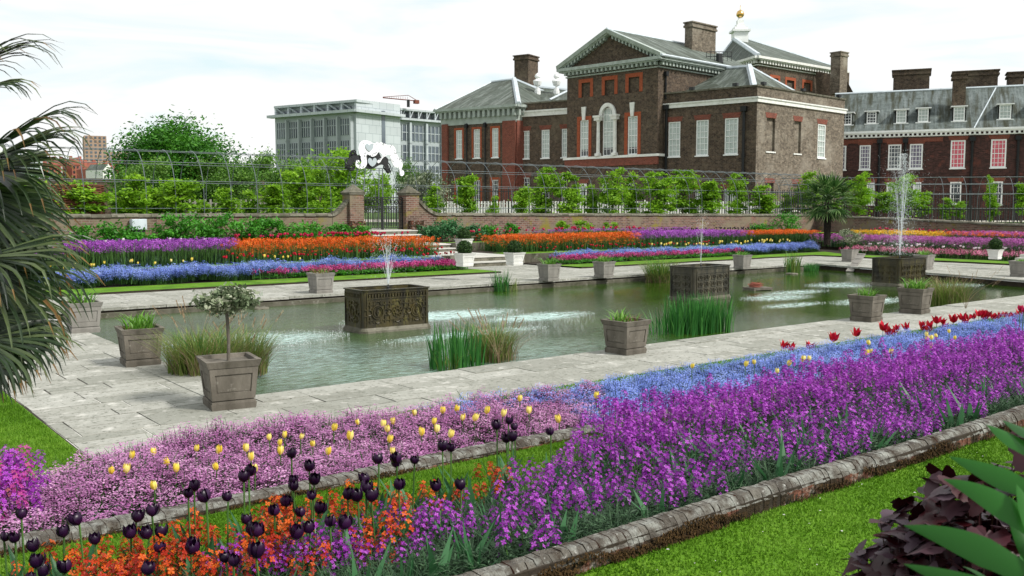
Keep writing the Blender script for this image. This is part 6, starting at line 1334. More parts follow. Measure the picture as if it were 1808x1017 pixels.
poly_bed('yellow_wallflowers', [(54.2, 33.0), (53.2, 27.0), (56.0, 27.0), (58.5, 32.0), (57, 35)], .5, 50, PUL, 'p_yellow_far', 'yellow and amber wallflowers right of the small palm', 'green_dark', 16, (.4, 1.05))
poly_bed('orange_wallflowers', [(52.5, 22.8), (55.9, 22.0), (56.2, 27.0), (53.2, 27.0)], .5, 16, PUL, 'p_orange_far', 'sparse orange wallflowers near the side steps', 'green_dark', 16)
poly_bed('mauve_wallflowers', [(49.2, 19.8), (53.0, 19.8), (54.5, 33.5), (51.8, 34.6), (49.8, 30)], .25, 85, PUL, 'p_mauve', 'mauve wallflower drift at the far right', 'green_grey', 14, (.35, 1.1))
poly_bed('mauve_wallflowers', [(53.0, 14), (57.0, 14), (58.0, 27), (54.0, 27)], .5, 50, PUL, 'p_mauve', 'mauve wallflowers by the right end of the side wall', 'green_grey', 14)
poly_bed('rose_primulas', [(46.7, 20.0), (50.0, 20.0), (50.4, 30.6), (47.6, 29.6)], .02, 60, [puff(10, .09, .32, .026) for i in range(3)], 'p_rose', 'low rose-pink flowers edging the far right lawn', 'green_dark', 12, (.8, 1.2))
# blue and magenta front rows
CUF = [cushion(30, .20, .50, .016, 10, 4, .03) for i in range(4)]
def mound(z0, h): return lambda p: z0 + h * (.5 + .5 * np.sin(p[:, 0] * 2.3 + np.sin(p[:, 1] * 2)))
cover('blue_forget_me_nots', [(2.0, 31.5), (13.0, 31.5), (17.5, 32.6), (22.3, 32.8), (22.3, 33.8), (2.0, 33.8)], .05, 1700, CUF, [M['p_blue'], M['green_dark']], (.55, 1.2), 'blue forget-me-not drift along the far left border', 'flowers', zf=mound(.03, .12))
cover('blue_forget_me_nots', [(29.5, 32.6), (40.5, 32.3), (42.0, 31.5), (48.0, 31.6), (50.6, 33.8), (29.0, 33.8)], .05, 1900, CUF, [M['p_blue'], M['green_dark']], (.5, 1.1), 'blue forget-me-not drift along the far right border', 'flowers', zf=mound(.03, .1))
PRI = [puff(11, .08, .31, .028) for i in range(3)]; PRL = [rosette(26, .16, .20, .12, .035) for i in range(3)]
for (P, lab) in (([(13.0, 31.45), (22.6, 31.45), (22.6, 32.9), (17.5, 32.5)], 'magenta primula edging left of the gate steps'), ([(27.9, 31.45), (41.5, 31.45), (40.0, 32.3), (28.2, 32.9)], 'magenta primula edging right of the gate steps')):
    cover('magenta_primulas', P, .05, int(13 * 50), PRI, [M['p_magenta'], M['stem']], (.7, 1.2), lab, 'flowers')
    cover('primula_leaves', P, .05, int(13 * 22), PRL, [M['bush_leaf']], (.8, 1.2), 'bright green leaves of the ' + lab, 'foliage')
# far tulips, each one a thing of two meshes
def trow(kind, n, P, z, h, lab, grp, s=1.15):
    for (x, y) in scatter_poly(P, n):
        tulip(kind, x, y, z, h * random.uniform(.88, 1.1), lab, grp, s, False)
trow('crimson', 70, [(15.5, 39.3), (24.9, 39.3), (24.9, 40.2), (15.5, 40.2)], .80, .54, 'crimson tulip in the row behind the left orange drift', 'crimson tulips behind the left orange drift', 1.5)
trow('crimson', 46, [(28.6, 39.3), (42, 39.3), (42, 40.1), (28.6, 40.1)], .80, .60, 'crimson tulip in the row behind the right orange drift', 'crimson tulips behind the right orange drift', 1.5)
trow('scarlet', 62, [(13.0, 33.3), (22.9, 33.3), (22.9, 33.9), (13.0, 33.9)], .05, .78, 'scarlet tulip in front of the left orange drift', 'scarlet tulips before the left orange drift')
trow('scarlet', 16, [(20.5, 32.0), (22.9, 32.0), (22.9, 33.6), (20.5, 33.6)], .05, .62, 'scarlet tulip beside the lower white planter left of the steps', 'scarlet tulips left of the gate steps')
trow('scarlet', 50, [(28.2, 33.0), (41.5, 33.3), (41.5, 33.9), (28.2, 33.9)], .05, .66, 'scarlet tulip in front of the right orange drift', 'scarlet tulips before the right orange drift')
trow('yellow', 38, [(3.5, 31.9), (17.5, 32.8), (17.5, 33.3), (3.5, 33.3)], .05, .66, 'yellow tulip in the far left blue drift', 'yellow tulips in the far left blue drift', 1.6)
trow('yellow', 44, [(35.5, 32.8), (46.5, 32.4), (48.0, 33.4), (35.5, 33.4)], .05, .62, 'yellow tulip in the far right blue drift', 'yellow tulips in the far right blue drift', 1.8)
trow('white', 9, [(6, 36.5), (14, 36.5), (14, 38.2), (6, 38.2)], .43, .86, 'white tulip in the far left purple drift', 'white tulips in the far left purple drift', 1.2)
trow('black', 75, [(42.5, 39.2), (52.5, 38.9), (53.5, 40.8), (43.0, 40.9)], .80, .44, 'near-black tulip at the wall foot left of the small palm', 'black tulips at the far wall', 1.4)
trow('crimson', 60, [(57.5, 34.0), (55.2, 22.0), (57.4, 21.5), (61.0, 35.5)], .52, .62, 'crimson tulip below the side wall at the far right', 'crimson tulips below the side wall', 1.5)
trow('white', 34, [(47.6, 21.0), (49.8, 21.0), (50.2, 30.0), (48.4, 29.0)], .05, .52, 'pale pink tulip over the low rose flowers at the far right', 'pale pink tulips at the far right', 1.35)
trow('white', 22, [(54.8, 17.5), (56.6, 17.5), (57.2, 24), (55.6, 25)], .5, .66, 'white tulip below the right end of the side wall', 'white tulips below the side wall', 1.35)
# ---------------------------------------------------------------- grass blades
def grassfield(name, P, z, n_, h, lab, zf=None):
    p = scatter_poly(P, n_); N = len(p); a = rng.random(N) * 6.283; hh = h * (.5 + rng.random(N)); w = .0035 + .0025 * rng.random(N); le = hh * rng.random(N) * .9; b = rng.random(N) * 6.283
    V = np.zeros((N, 3, 3)); V[:, 0] = np.column_stack([p[:, 0] - w * np.cos(a), p[:, 1] - w * np.sin(a), np.full(N, z)]); V[:, 1] = np.column_stack([p[:, 0] + w * np.cos(a), p[:, 1] + w * np.sin(a), np.full(N, z)])
    V[:, 2] = np.column_stack([p[:, 0] + le * np.cos(b), p[:, 1] + le * np.sin(b), z + hh])
    mb = MB(); mb.add(V.reshape(-1, 3), np.arange(3 * N).reshape(-1, 3), 0, np.clip(.45 + .22 * np.sin(p[:, 0] * 1.7 + 2 * np.sin(p[:, 1])) + .14 * np.sin(p[:, 0] * 9 + 3 * np.sin(p[:, 1] * 7)) + .5 * (rng.random(N) - .5), 0, 1)); return tag(mb.build(name, M['grass_blade']), lab, 'grass', None, 'stuff')
M['grass_blade'] = leafm('grass_blade', [(0.045, 0.12, 0.006), (0.095, 0.22, 0.011), (0.19, 0.34, 0.04)], .3, .6, spec=.15)
grassfield('grass', [(2.2, 2.2), (2.2, 3.24), (12.5, 3.24), (12.5, .5), (7, .2), (3.4, 1.0)], .83, 210000, .015, 'mown grass of the near lawn')
mb = MB(); t_ = MB(); t_.add([(.007, 0, 0), (0, .005, .002), (-.007, 0, 0), (0, -.005, .002)], [(0, 1, 2, 3)]); mb.inst(t_.template(), np.column_stack([scatter_poly([(2.2, 2.2), (2.2, 3.24), (12.5, 3.24), (12.5, .5), (7, .2), (3.4, 1.0)], 420), np.full(420, .852)]), scl=.5 + rng.random(420)); tag(mb.build('fallen_petals', M['p_white']), 'small pale petals fallen on the near lawn', 'petals', None, 'stuff')
grassfield('grass', [(.6, 5.3), (.6, 6.4), (7.5, 6.4), (7.5, 5.3)], .42, 60000, .022, 'mown grass strip behind the black tulips')
grassfield('grass', [(1.0, 9.9), (1.0, 14.5), (2.38, 14.5), (2.38, 9.9)], .04, 26000, .03, 'grass at the left end of the paving')
grassfield('grass', [(8, 9.25), (8, 9.93), (24, 9.93), (24, 9.25)], .04, 20000, .03, 'grass verge between near paving and blue flowers')
# ---------------------------------------------------------------- timber planters
def frustum(mb, w0, w1, z0, z1, mat_=0):
    a, b = w0 / 2, w1 / 2
    mb.hexa([(-a, -a, z0), (a, -a, z0), (a, a, z0), (-a, a, z0), (-b, -b, z1), (b, -b, z1), (b, b, z1), (-b, b, z1)], mat_)
def planter_meshes(m_, wb=.50, wt=.62, h=.61, key='planter'):
    out = {}; W_ = lambda z: wb + (wt - wb) * z / h
    mb = MB(); frustum(mb, W_(.0) - .045, W_(h * .95) - .045, .012, h * .93); out['body'] = mb.mesh(key + '_body', m_)
    mb = MB(); frustum(mb, wb + .02, W_(.10) + .02, 0, .085); frustum(mb, W_(.10), W_(.13) - .01, .085, .115); out['plinth'] = mb.mesh(key + '_plinth', m_)
    mb = MB(); t = .055; z0, z1 = h * .86, h
    for s in range(4):
        c, sn = math.cos(s * math.pi / 2), math.sin(s * math.pi / 2); a0, a1 = (wt - .02) / 2, (wt + .035) / 2
        P = [(-a0, -a0, z0), (a0, -a0, z0), (a0 - t, -a0 + t, z0), (-a0 + t, -a0 + t, z0), (-a1, -a1, z1), (a1, -a1, z1), (a1 - t, -a1 + t, z1), (-a1 + t, -a1 + t, z1)]
        mb.hexa([(p[0] * c - p[1] * sn, p[0] * sn + p[1] * c, p[2]) for p in P])
    out['rim'] = mb.mesh(key + '_rim', m_)
    mb = MB(); za, zb = .13, h * .85                     # one side: stiles and rails standing proud around a sunk panel
    def side(s0, s1, zz0, zz1, o0, o1):
        def P(s, z, o): hw = W_(z) / 2; return (s * hw, -(hw - .024 + o), z)
        mb.hexa([P(s0, zz0, o1), P(s1, zz0, o1), P(s1, zz0, o0), P(s0, zz0, o0), P(s0, zz1, o1), P(s1, zz1, o1), P(s1, zz1, o0), P(s0, zz1, o0)])
    side(-.96, -.76, za, zb, -.01, .018); side(.76, .96, za, zb, -.01, .018); side(-.76, .76, zb - .075, zb, -.01, .017); side(-.76, .76, za, za + .085, -.01, .017)
    side(-.70, .70, za + .10, zb - .09, -.01, .006)
    out['side_panel'] = mb.mesh(key + '_side', m_)
    mb = MB(); a = wt / 2 - .05; mb.quad((-a, -a, h * .90), (a, -a, h * .90), (a, a, h * .90), (-a, a, h * .90)); out['soil'] = mb.mesh(key + '_soil', M['soil'])
    return out
PLM = planter_meshes(M['timber']); PLP = planter_meshes(M['timber_pale'], key='pale_planter')
M['box_white'] = mat('box_white', [(0.62, 0.62, 0.58), (0.75, 0.75, 0.72)], 3, .6)
WPM = planter_meshes(M['box_white'], .40, .56, .46, 'white_planter')
def planter(ms, u, v, label, group, rz=0.0, s=1.0, z=0.0, cat='planter', nm='timber_planter', w=.50):
    x, y = G(u, v, z); k = w * s / 2; c, sn = math.cos(rz), math.sin(rz)
    # (u, v) is the nearest bottom corner
    x += k * c - k * sn; y += k * sn + k * c
    e = empty(nm, (x, y, z), rz, label, cat, group); e.scale = (s, s, s)
    put(ms['body'], 'body', e); put(ms['plinth'], 'plinth', e); put(ms['rim'], 'rim', e); put(ms['soil'], 'soil', e)
    for q in range(4): put(ms['side_panel'], 'side_panel', e, rz=q * math.pi / 2)
    return x, y
def strap(n, rad, h, w, mats, lean=1.0): mb = MB(); blades(mb, n, rad, h, w, 0, lean, 5, 0, 1.1); blades(mb, n // 5, rad, h * .5, w * .7, 1, 1.3, 4, 0, 1.2); return mb.mesh('strap_leaves', mats)
AG = [strap(70, .22, .34, .034, [M['agapanthus'], M['dead_leaf']], 1.1) for i in range(3)]
AGL = [strap(24, .10, .26, .03, [M['agapanthus'], M['dead_leaf']], 1.0) for i in range(2)]
STR = []
for i in range(2):
    mb = MB(); blades(mb, 60, .22, .22, .012, 1, 1.0, 3); blades(mb, 22, .2, .26, .02, 0, .9, 4); STR.append(mb.mesh('mixed_leaves', [M['agapanthus'], M['dead_leaf']]))
PG = 'grey timber planters round the pool'
def ag(x, y, kind, lab, s=1.0, z=.55, grp='strap-leaved plants in the timber planters'):
    me = random.choice({'full': AG, 'thin': STR, 'small': AGL}[kind]); o = put(me, 'strap_leaved_plant', None, (x, y, z), random.random() * 6.28, s); tag(o, lab, 'potted plant', grp); return o
x, y = planter(PLM, 224, 650, 'brown timber planter of bright strap leaves, near left pool corner', PG, R(-6), 1.04); ag(x, y, 'full', 'bright green strap-leaved plant in the brown planter by the left pool corner', 1.1, .56)
xs, ys = planter(PLM, 376, 728, 'large brown timber planter with the variegated standard tree', PG, R(-9), 1.07)
x, y = planter(PLP, 128, 590, 'brown timber planter half hidden by the palm fronds', PG, R(-3), 1.05); ag(x, y, 'full', 'bright strap-leaved plant half hidden by the palm fronds', 1.1, .56)
x, y = planter(PLM, 1106, 629, 'brown timber planter alone on the near paving, sparsely planted', PG, R(2), 1.0); ag(x - .12, y + .05, 'small', 'fresh green shoot in the sparsely planted near planter', 1.25, .52); ag(x + .12, y, 'thin', 'withered stems in the sparsely planted near planter', .85, .52, 'withered plants')
x, y = planter(PLM, 1538, 570, 'brown timber planter, left one of the near pair at the right', PG, R(3), 1.0); ag(x, y, 'full', 'strap-leaved plant in the left planter of the near right pair', .85, .52)
x, y = planter(PLM, 1626, 556, 'brown timber planter, right one of the near pair at the right', PG, R(6), 1.04); ag(x, y, 'full', 'dense strap-leaved plant in the right planter of the near right pair', 1.15, .54)
x, y = planter(PLP, 560, 519.5, 'pale timber planter on the far paving left of the patterned cistern', PG, 0, 1.03); ag(x, y, 'thin', 'thin withered plant in the pale planter left of the patterned cistern', 1.2, .54)
x, y = planter(PLP, 968, 497, 'pale timber planter on the far paving, left one of the middle pair', PG, 0, 1.0); ag(x, y, 'full', 'strap-leaved plant in the left planter of the far middle pair', 1.1, .52)
x, y = planter(PLP, 1066, 491, 'pale timber planter on the far paving, right one of the middle pair', PG, 0, 1.0); ag(x, y, 'full', 'strap-leaved plant in the right planter of the far middle pair', 1.05, .52)
x, y = planter(PLP, 1312, 475, 'pale timber planter behind the middle cistern', PG, 0, .98); ag(x, y, 'full', 'strap-leaved plant behind the middle cistern', .9, .5)
x2, y2 = planter(PLP, 1503, 463, 'pale timber planter with a small standard tree beside the plank', PG, 0, 1.0)
x, y = planter(PLP, 1636, 477, 'pale timber planter behind the right cistern', PG, 0, 1.05); ag(x, y, 'full', 'pale strap-leaved plant behind the right cistern', 1.0, .54)
x, y = planter(PLP, 1808, 490, 'pale timber planter cut by the right picture edge', PG, 0, 1.0); ag(x, y, 'full', 'plant in the planter cut by the right picture edge', .7, .5)
# box balls in white planters
def ball(key, r, n_, leaf, m_):
    mb = MB(); p = rng.normal(size=(n_, 3)); p /= np.linalg.norm(p, axis=1)[:, None]; P = p * r * (1 + .04 * rng.normal(size=(n_, 1))); leafquad(mb, n_, P, leaf, 0, .1); mb.lathe((0, 0, 0), [(0.01, -r * .93), (r * .6, -r * .72), (r * .93, 0), (r * .6, r * .72), (.01, r * .93)], 14, 0, .05); return mb.mesh(key, M[m_])
BB = ball('box_ball', .27, 1500, .035, 'box_leaf'); BY = ball('box_ball_yellow', .27, 1500, .038, 'box_yellow')
for (u, v, z, s, lab, kind) in [(820, 471, .50, 1.0, 'left of the lower gate steps', BB), (909, 470, .50, .98, 'right of the lower gate steps', BB), (819, 443, .86, .98, 'right of the middle gate steps', BB), (731, 427, .84, .98, 'left of the top gate steps', BY),
                                (1763, 461, .42, .95, 'beside the steps at the far right', BB)]:
    vb = {820: 471, 909: 469, 819: 442, 731: 424, 1763: 458}[u]
    x, y = planter(WPM, u - 2, vb, 'small white planter ' + lab, 'small white planters by the steps', 0, s * (1.05 if u != 1763 else .95), z, nm='white_planter', w=.40)
    o = put(kind, 'box_ball', None, (x, y, z + .46 * s + .2), 0, s); tag(o, ('yellow-green' if kind is BY else 'dark green') + ' clipped box ball in the white planter ' + lab, 'topiary', 'clipped box balls')
# ---------------------------------------------------------------- variegated standard trees
def standard(x, y, z, h, r, lab, s=1.0, n_=2300):
    e = empty('standard_tree', (x, y, z), 0, lab, 'tree', 'clipped standard trees'); mb = MB(); mb.tube([(0, 0, 0), (.012, 0, h * .45), (0, .01, h)], [.026, .022, .024], 8)
    for k in range(9): a = k * .7; mb.tube([(0, 0, h - .02), (r * .35 * math.cos(a), r * .35 * math.sin(a), h + r * .35), (r * .8 * math.cos(a), r * .8 * math.sin(a), h + r * .45)], [.012, .008, .003], 4)
    mb.build('trunk', M['timber'], e, True)
    mb, cs = crown(34, n_, r, r, h - .02, h + r * .98, .048, shell=.6, clump=.22, flat=.25, bottom=.3); mb.build('crown', M['grey_leaf'], e)
    e.scale = (s, s, s)
standard(xs, ys, .56, .70, .29, 'variegated grey-green standard tree in the large near planter', 1.0)
standard(x2, y2, .52, .50, .50, 'small variegated standard tree in the planter beside the plank', 1.0, 1500)
# ---------------------------------------------------------------- water plants
def clump(nm, u, v, z, parts, label, group, sc=1.0, cat='reeds', yoff=0):
    x, y = G(u, v, z); y += yoff; mb = MB(); mats = []
    for i, (n_, rad, h, w, m_, lean, seg, curve, ox, oy) in enumerate(parts):
        t = MB(); blades(t, n_, rad, h, w, i, lean, seg, 0, curve); t.v = [a + np.array([ox, oy, 0]) for a in t.v]
        mb.v += t.v; mb.f += [(q + mb.n, m2, r) for q, m2, r in t.f]; mb.n += t.n; mats.append(M[m_])
    o = mb.build(nm, mats); o.location = (x, y, z); tag(o, label, cat, group); return x, y
RG = 'water plants along the pool edge'
clump('reed_clump', 832, 655, -.24, [(130, .50, .82, .034, 'blade', .28, 4, .9, 0, .15), (30, .40, .45, .02, 'blade_yellow', .9, 4, 1, -.1, .1)], 'tall dark green iris blades at the near pool edge below the patterned cistern', RG, yoff=.3)
clump('sedge_clump', 893, 640, -.24, [(520, .42, .78, .009, 'blade_yellow', .75, 5, 1.0, 0, .1), (260, .42, .62, .008, 'straw', 1.0, 5, 1.1, .05, .0), (50, .4, .8, .018, 'blade', .4, 4, 1.0, -.1, .1)], 'straggly yellow-green sedge right of the tall iris blades', RG, yoff=.35)
clump('reed_clump', 1240, 592, -.24, [(240, .62, .86, .036, 'blade', .22, 4, .9, .3, .25), (60, .6, .6, .03, 'blade', .4, 4, .9, -.3, .2)], 'wide bank of upright iris blades in front of the middle cistern', RG, yoff=.35)
clump('reed_clump', 1290, 588, -.24, [(170, .5, .86, .036, 'blade', .22, 4, .9, .1, .25)], 'right half of the iris bank in front of the middle cistern', RG, yoff=.35)
GC = [(900, .52, .80, .010, 'blade_yellow', .8, 5, 1.0, 0, 0), (520, .52, .72, .008, 'straw', 1.1, 5, 1.1, 0, 0), (240, .35, .75, .010, 'blade', .6, 4, 1.0, 0, 0)]
clump('grass_clump', 372, 668, -.05, GC, 'shaggy yellow-green ornamental grass left of the large near planter', RG, cat='ornamental grass', yoff=.35)
clump('grass_clump', 448, 672, -.2, GC, 'shaggy yellow-green ornamental grass behind the large near planter', RG, cat='ornamental grass', yoff=.75)
clump('grass_clump', 1705, 541, -.24, [(800, .60, .82, .011, 'blade_yellow', .8, 5, 1.0, 0, 0), (260, .55, .95, .008, 'straw', .9, 5, 1.0, 0, 0)], 'feathery olive grass at the near pool edge at the right', RG, cat='ornamental grass', yoff=.6)
clump('grass_clump', 1166, 498, -.24, [(700, .55, 1.0, .014, 'blade_yellow', .95, 5, 1.1, 0, 0), (260, .5, .9, .014, 'blade', .6, 4, 1.0, 0, 0), (300, .6, .5, .012, 'straw', 1.4, 4, 1.2, 0, 0)], 'rounded grass tussock at the far pool edge left of the middle cistern', RG, cat='ornamental grass')
clump('reed_clump', 884, 514, -.24, [(90, .30, .80, .024, 'blade', .35, 4, .9, 0, 0), (60, .4, .5, .014, 'blade_yellow', .7, 4, 1, .3, 0)], 'small upright reeds at the far pool edge between two pale planters', RG)
clump('reed_clump', 1398, 480, -.24, [(60, .40, .98, .03, 'blade_yellow', .3, 4, .9, 0, 0), (40, .35, .9, .03, 'blade', .3, 4, .9, 0, 0)], 'upright pale reeds at the far pool edge right of the middle cistern', RG)
clump('reed_clump', 1432, 478, -.24, [(160, .34, .42, .024, 'blade', .9, 4, 1.0, 0, 0)], 'low arching green clump at the far pool edge near the plank', RG)
clump('reed_clump', 461, 537, -.24, [(14, .10, .38, .014, 'blade', .25, 3, .8, 0, 0)], 'tiny reed tuft in the floating basket at the far pool edge', RG)
def stalks(u, v, n_, h, lab):                 # long thin flowering grass stalks
    x, y = G(u, v, 0); mb = MB()
    for k in range(n_):
        a = random.random() * 6.28; L = random.uniform(.3, .9); hh = h * random.uniform(.7, 1.1); P = [(L * t ** 2 * math.cos(a), L * t ** 2 * math.sin(a), hh * (t - .12 * t ** 4)) for t in np.linspace(0, 1, 7)]; mb.tube(P, [.0035, .003, .0028, .0025, .002, .0018, .0012], 3, cap=False)
        for q in range(7): p = np.array(P[-1]) * (1 - q * .03); mb.add([p, p + (.012, 0, .02), p + (0, .004, .05), p + (-.008, .004, .02)], [(0, 1, 2, 3)])
    o = mb.build('grass_stalk', M['straw']); o.location = (x, y, -.1); tag(o, lab, 'grass stalks', 'tall flowering grass stalks')
stalks(352, 640, 16, 1.25, 'tall thin seed stalks above the left shaggy grass'); stalks(430, 640, 10, 1.0, 'seed stalks above the grass behind the large planter'); stalks(880, 640, 16, 1.0, 'thin seed stalks above the near sedge'); stalks(1705, 545, 10, 1.3, 'pinkish seed stalks above the right olive grass')
for (u, v, lab) in ((458, 544, 'round floating basket with a reed tuft at the far left of the pool'), (1398, 483, 'round floating basket under the pale reeds at the far pool edge')):
    x, y = G(u, v, -.22); mb = MB(); mb.lathe((0, 0, 0), [(.02, .012), (.22, .014), (.27, .006), (.27, -.03)], 18); o = mb.build('floating_basket', M['coping'], None, True); o.location = (x, y, WZ + .03); tag(o, lab, 'basket', 'floating plant baskets')
# ---------------------------------------------------------------- lead cisterns with jets
def cistern(u0, v0, L, Wd, h, m_, label, fancy, bow=0.0, ztop=0.0, rz=0.0):
    x, y = G(u0, v0, WZ); e = empty('cistern', (x, y, WZ), rz, label, 'fountain cistern', 'lead fountain cisterns'); c, sn = math.cos(rz), math.sin(rz)
    K = 14
    def ring(z, grow=0.0):                    # rectangle with rounded front corners
        r = .10; P = []
        for (cx, cy, a0) in ((L - r, r, -90), (L - r, Wd - r, 0), (r, Wd - r, 90), (r, r, 180)):
            for q in range(5):
                a = R(a0 + q * 22.5); P.append((cx + (r + grow) * math.cos(a), cy + (r + grow) * math.sin(a), z))
        return P
    mb = MB(); lv = [ring(.10), ring(h * .5, -.012), ring(h)]; n_ = len(lv[0])
    for A_, B_ in zip(lv[:-1], lv[1:]): mb.add(A_ + B_, [(i, (i + 1) % n_, (i + 1) % n_ + n_, i + n_) for i in range(n_)])
    inn = ring(h, -.05); ind = ring(h - .16, -.05); mb.add(inn + ind, [(i, i + n_, (i + 1) % n_ + n_, (i + 1) % n_) for i in range(n_)])
    mb.build('tank', m_, e)
    mb = MB(); A_ = ring(h - .012, .028); B_ = ring(h + .012, .034); C_ = ring(h + .012, -.05); mb.add(A_ + B_, [(i, (i + 1) % n_, (i + 1) % n_ + n_, i + n_) for i in range(n_)]); mb.add(B_ + C_, [(i, (i + 1) % n_, (i + 1) % n_ + n_, i + n_) for i in range(n_)]); mb.build('rim', m_, e)
    mb = MB(); A_ = ring(-.2, .05); B_ = ring(.05, .05); C_ = ring(.12, -.0)
    mb.add(A_ + B_ + C_, [(i, (i + 1) % n_, (i + 1) % n_ + n_, i + n_) for i in range(n_)] + [(i + n_, (i + 1) % n_ + n_, (i + 1) % n_ + 2 * n_, i + 2 * n_) for i in range(n_)]); mb.build('plinth', M['coping'], e)
    mb = MB(); mb.add(ring(h - .14, -.05), [tuple(range(n_))]); mb.build('basin_water', M['water'], e)
    for face in ('front', 'side'):
        mb = MB(); LL = L if face == 'front' else Wd
        def P3(s, z, o): return (s, -o, z) if face == 'front' else (-o, s, z)
        def bar(s0, s1, z0, z1, o=.016): mb.hexa([P3(s0, z0, o), P3(s1, z0, o), P3(s1, z0, -.01), P3(s0, z0, -.01), P3(s0, z1, o), P3(s1, z1, o), P3(s1, z1, -.01), P3(s0, z1, -.01)])
        def arc(cx, cz, r, a0=0, a1=360, t=.014, asp=1.0): mb.tube([P3(cx + r * math.cos(R(a)), cz + r * asp * math.sin(R(a)), .006) for a in np.linspace(a0, a1, 18)], t, 5)
        m0, m1 = .12, LL - .12
        bar(m0, m1, h - .07, h - .045); bar(m0, m1, h - .20, h - .18)
        if fancy:
            for s in np.arange(m0 + .03, m1, .075): bar(s, s + .03, h - .16, h - .09, .03)
            nU = 3 if face == 'front' else 1; du = (m1 - m0) / nU
            for k in range(nU):
                cx = m0 + du * (k + .5); cz = .16 + (h - .36) * .5; big = (k % 2 == 0)
                if big: arc(cx, cz, .145, t=.018, asp=1.05); arc(cx, cz, .105, t=.009, asp=1.05); arc(cx, cz, .03); bar(cx - .012, cx + .012, cz - .08, cz + .08); 
                else:
                    arc(cx, cz, .06); 
                    for a in range(0, 360, 45): arc(cx + .095 * math.cos(R(a)), cz + .095 * math.sin(R(a)), .035, t=.010)
                for sg in (-1, 1):
                    arc(cx + sg * .21, cz, .065, 90 - sg * 90, 270 - sg * 90 if sg > 0 else 450, .012)
                    bar(cx + sg * .19 - .012, cx + sg * .19 + .012, cz + .10, cz + .24); bar(cx + sg * .19 - .07, cx + sg * .19 + .07, cz + .17, cz + .192); bar(cx + sg * .19 - .012, cx + sg * .19 + .012, cz - .24, cz - .10); bar(cx + sg * .19 - .07, cx + sg * .19 + .07, cz - .192, cz - .17)
                    bar(cx + sg * .28 - .05, cx + sg * .28 + .05, cz + .06, cz + .08); bar(cx + sg * .28 - .05, cx + sg * .28 + .05, cz - .08, cz - .06)
                arc(cx, cz + .17, .08, 0, 180); arc(cx, cz - .17, .08, 180, 360); bar(cx - .11, cx - .08, cz + .17, cz + .25); bar(cx + .08, cx + .11, cz + .17, cz + .25); bar(cx - .11, cx - .08, cz - .25, cz - .17); bar(cx + .08, cx + .11, cz - .25, cz - .17)
        else:
            nU = 5 if face == 'front' else 2; du = (m1 - m0) / nU
            for k in range(nU):
                for j in range(3):
                    cx = m0 + du * (k + .5); cz = .2 + (h - .42) * (j + .5) / 3; bar(cx - du * .42, cx + du * .1, cz + .06, cz + .078); bar(cx + du * .1, cx + du * .13, cz - .08, cz + .08); bar(cx - du * .3, cx + du * .42, cz - .08, cz - .062); bar(cx - du * .32, cx - du * .29, cz - .08, cz + .02); arc(cx + du * .3, cz, .04, t=.010); arc(cx - du * .12, cz - .01, .045, t=.010)
        bar(m0 - .02, m0 + .005, .14, h - .05); bar(m1 - .005, m1 + .02, .14, h - .05)
        mb.build('relief_panel', m_, e)
    mb = MB(); mb.lathe((L * .52, Wd / 2, h - .3), [(.03, 0), (.03, .32), (.014, .34), (.014, .38)], 8); mb.build('nozzle', M['iron'], e)
    return x + (L * .52) * c - Wd / 2 * sn, y + (L * .52) * sn + Wd / 2 * c, WZ + h + .06
j1 = cistern(641, 590, 1.78, .98, .98, M['cistern'], 'tall patterned green-gold lead cistern, nearest of the three in the pool', True, rz=R(-2))
j2 = cistern(1226, 533, 1.9, 1.0, 1.05, M['cistern_grey'], 'dark weathered lead cistern in the middle of the pool', False, rz=R(4))
j3 = cistern(1588, 507, 1.9, 1.15, 1.02, M['cistern'], 'mossy lead cistern under the highest jet at the right', False, rz=R(0))
def jet(p, h, n_, spread, drops, label, mist=0, thick=.006, r=0.012):
    mb = MB()
    for k in range(n_):
        a = random.random() * 6.28; sx = spread * random.uniform(.1, 1); hh = h * random.uniform(.75, 1.0) * (1 if sx < spread * .6 else .85); P = [(p[0] + sx * t * math.cos(a), p[1] + sx * t * math.sin(a), p[2] + hh * (2 * t - t * t) if True else 0) for t in np.linspace(0, 1.0, 12)]
        for q in range(11):
            if q > 3 and random.random() < (q - 3) * .09: continue
            mb.tube([P[q], P[q + 1]], [thick * (1 - q / 16), thick * (1 - (q + 1) / 16)], 4, cap=False)
        t2 = random.uniform(1.05, 1.8)
    D = []
    for k in range(drops):
        a = random.random() * 6.28; t = random.random() ** .7 * 1.9; sx = spread * random.uniform(.1, 1.3); z = p[2] + h * random.uniform(.8, 1.03) * (2 * t - t * t)
        if z < WZ: continue
        D.append((p[0] + sx * t * math.cos(a), p[1] + sx * t * math.sin(a), z))
    for k in range(mist): zz_ = random.random(); t = (1 - zz_) ** .6 * random.random(); D.append((p[0] + random.gauss(0, spread * (.12 + .9 * t)), p[1] + random.gauss(0, spread * (.12 + .9 * t)), p[2] + h * zz_ * .96 + .03))
    if D:
        t_ = MB(); s = r; t_.add([(s, 0, 0), (0, s, 0), (-s, 0, 0), (0, -s, 0), (0, 0, s * 1.6), (0, 0, -s * 1.6)], [(0, 1, 4), (1, 2, 4), (2, 3, 4), (3, 0, 4), (1, 0, 5), (2, 1, 5), (3, 2, 5), (0, 3, 5)])
        mb.inst(t_.template(), np.array(D), scl=.3 + .7 * rng.random(len(D)))
    tag(mb.build('water_jet', M['jet']), label, 'fountain jet', None, 'stuff')
jet(j1, 1.15, 16, .42, 420, 'thin jet falling apart above the patterned cistern', 420, .0045, .006)
jet(j2, 1.5, 6, .22, 200, 'faint jet above the middle cistern', 100, .005, .007)
jet(j3, 3.9, 10, .62, 900, 'tall white jet above the right cistern', 5200, .0065, .009)
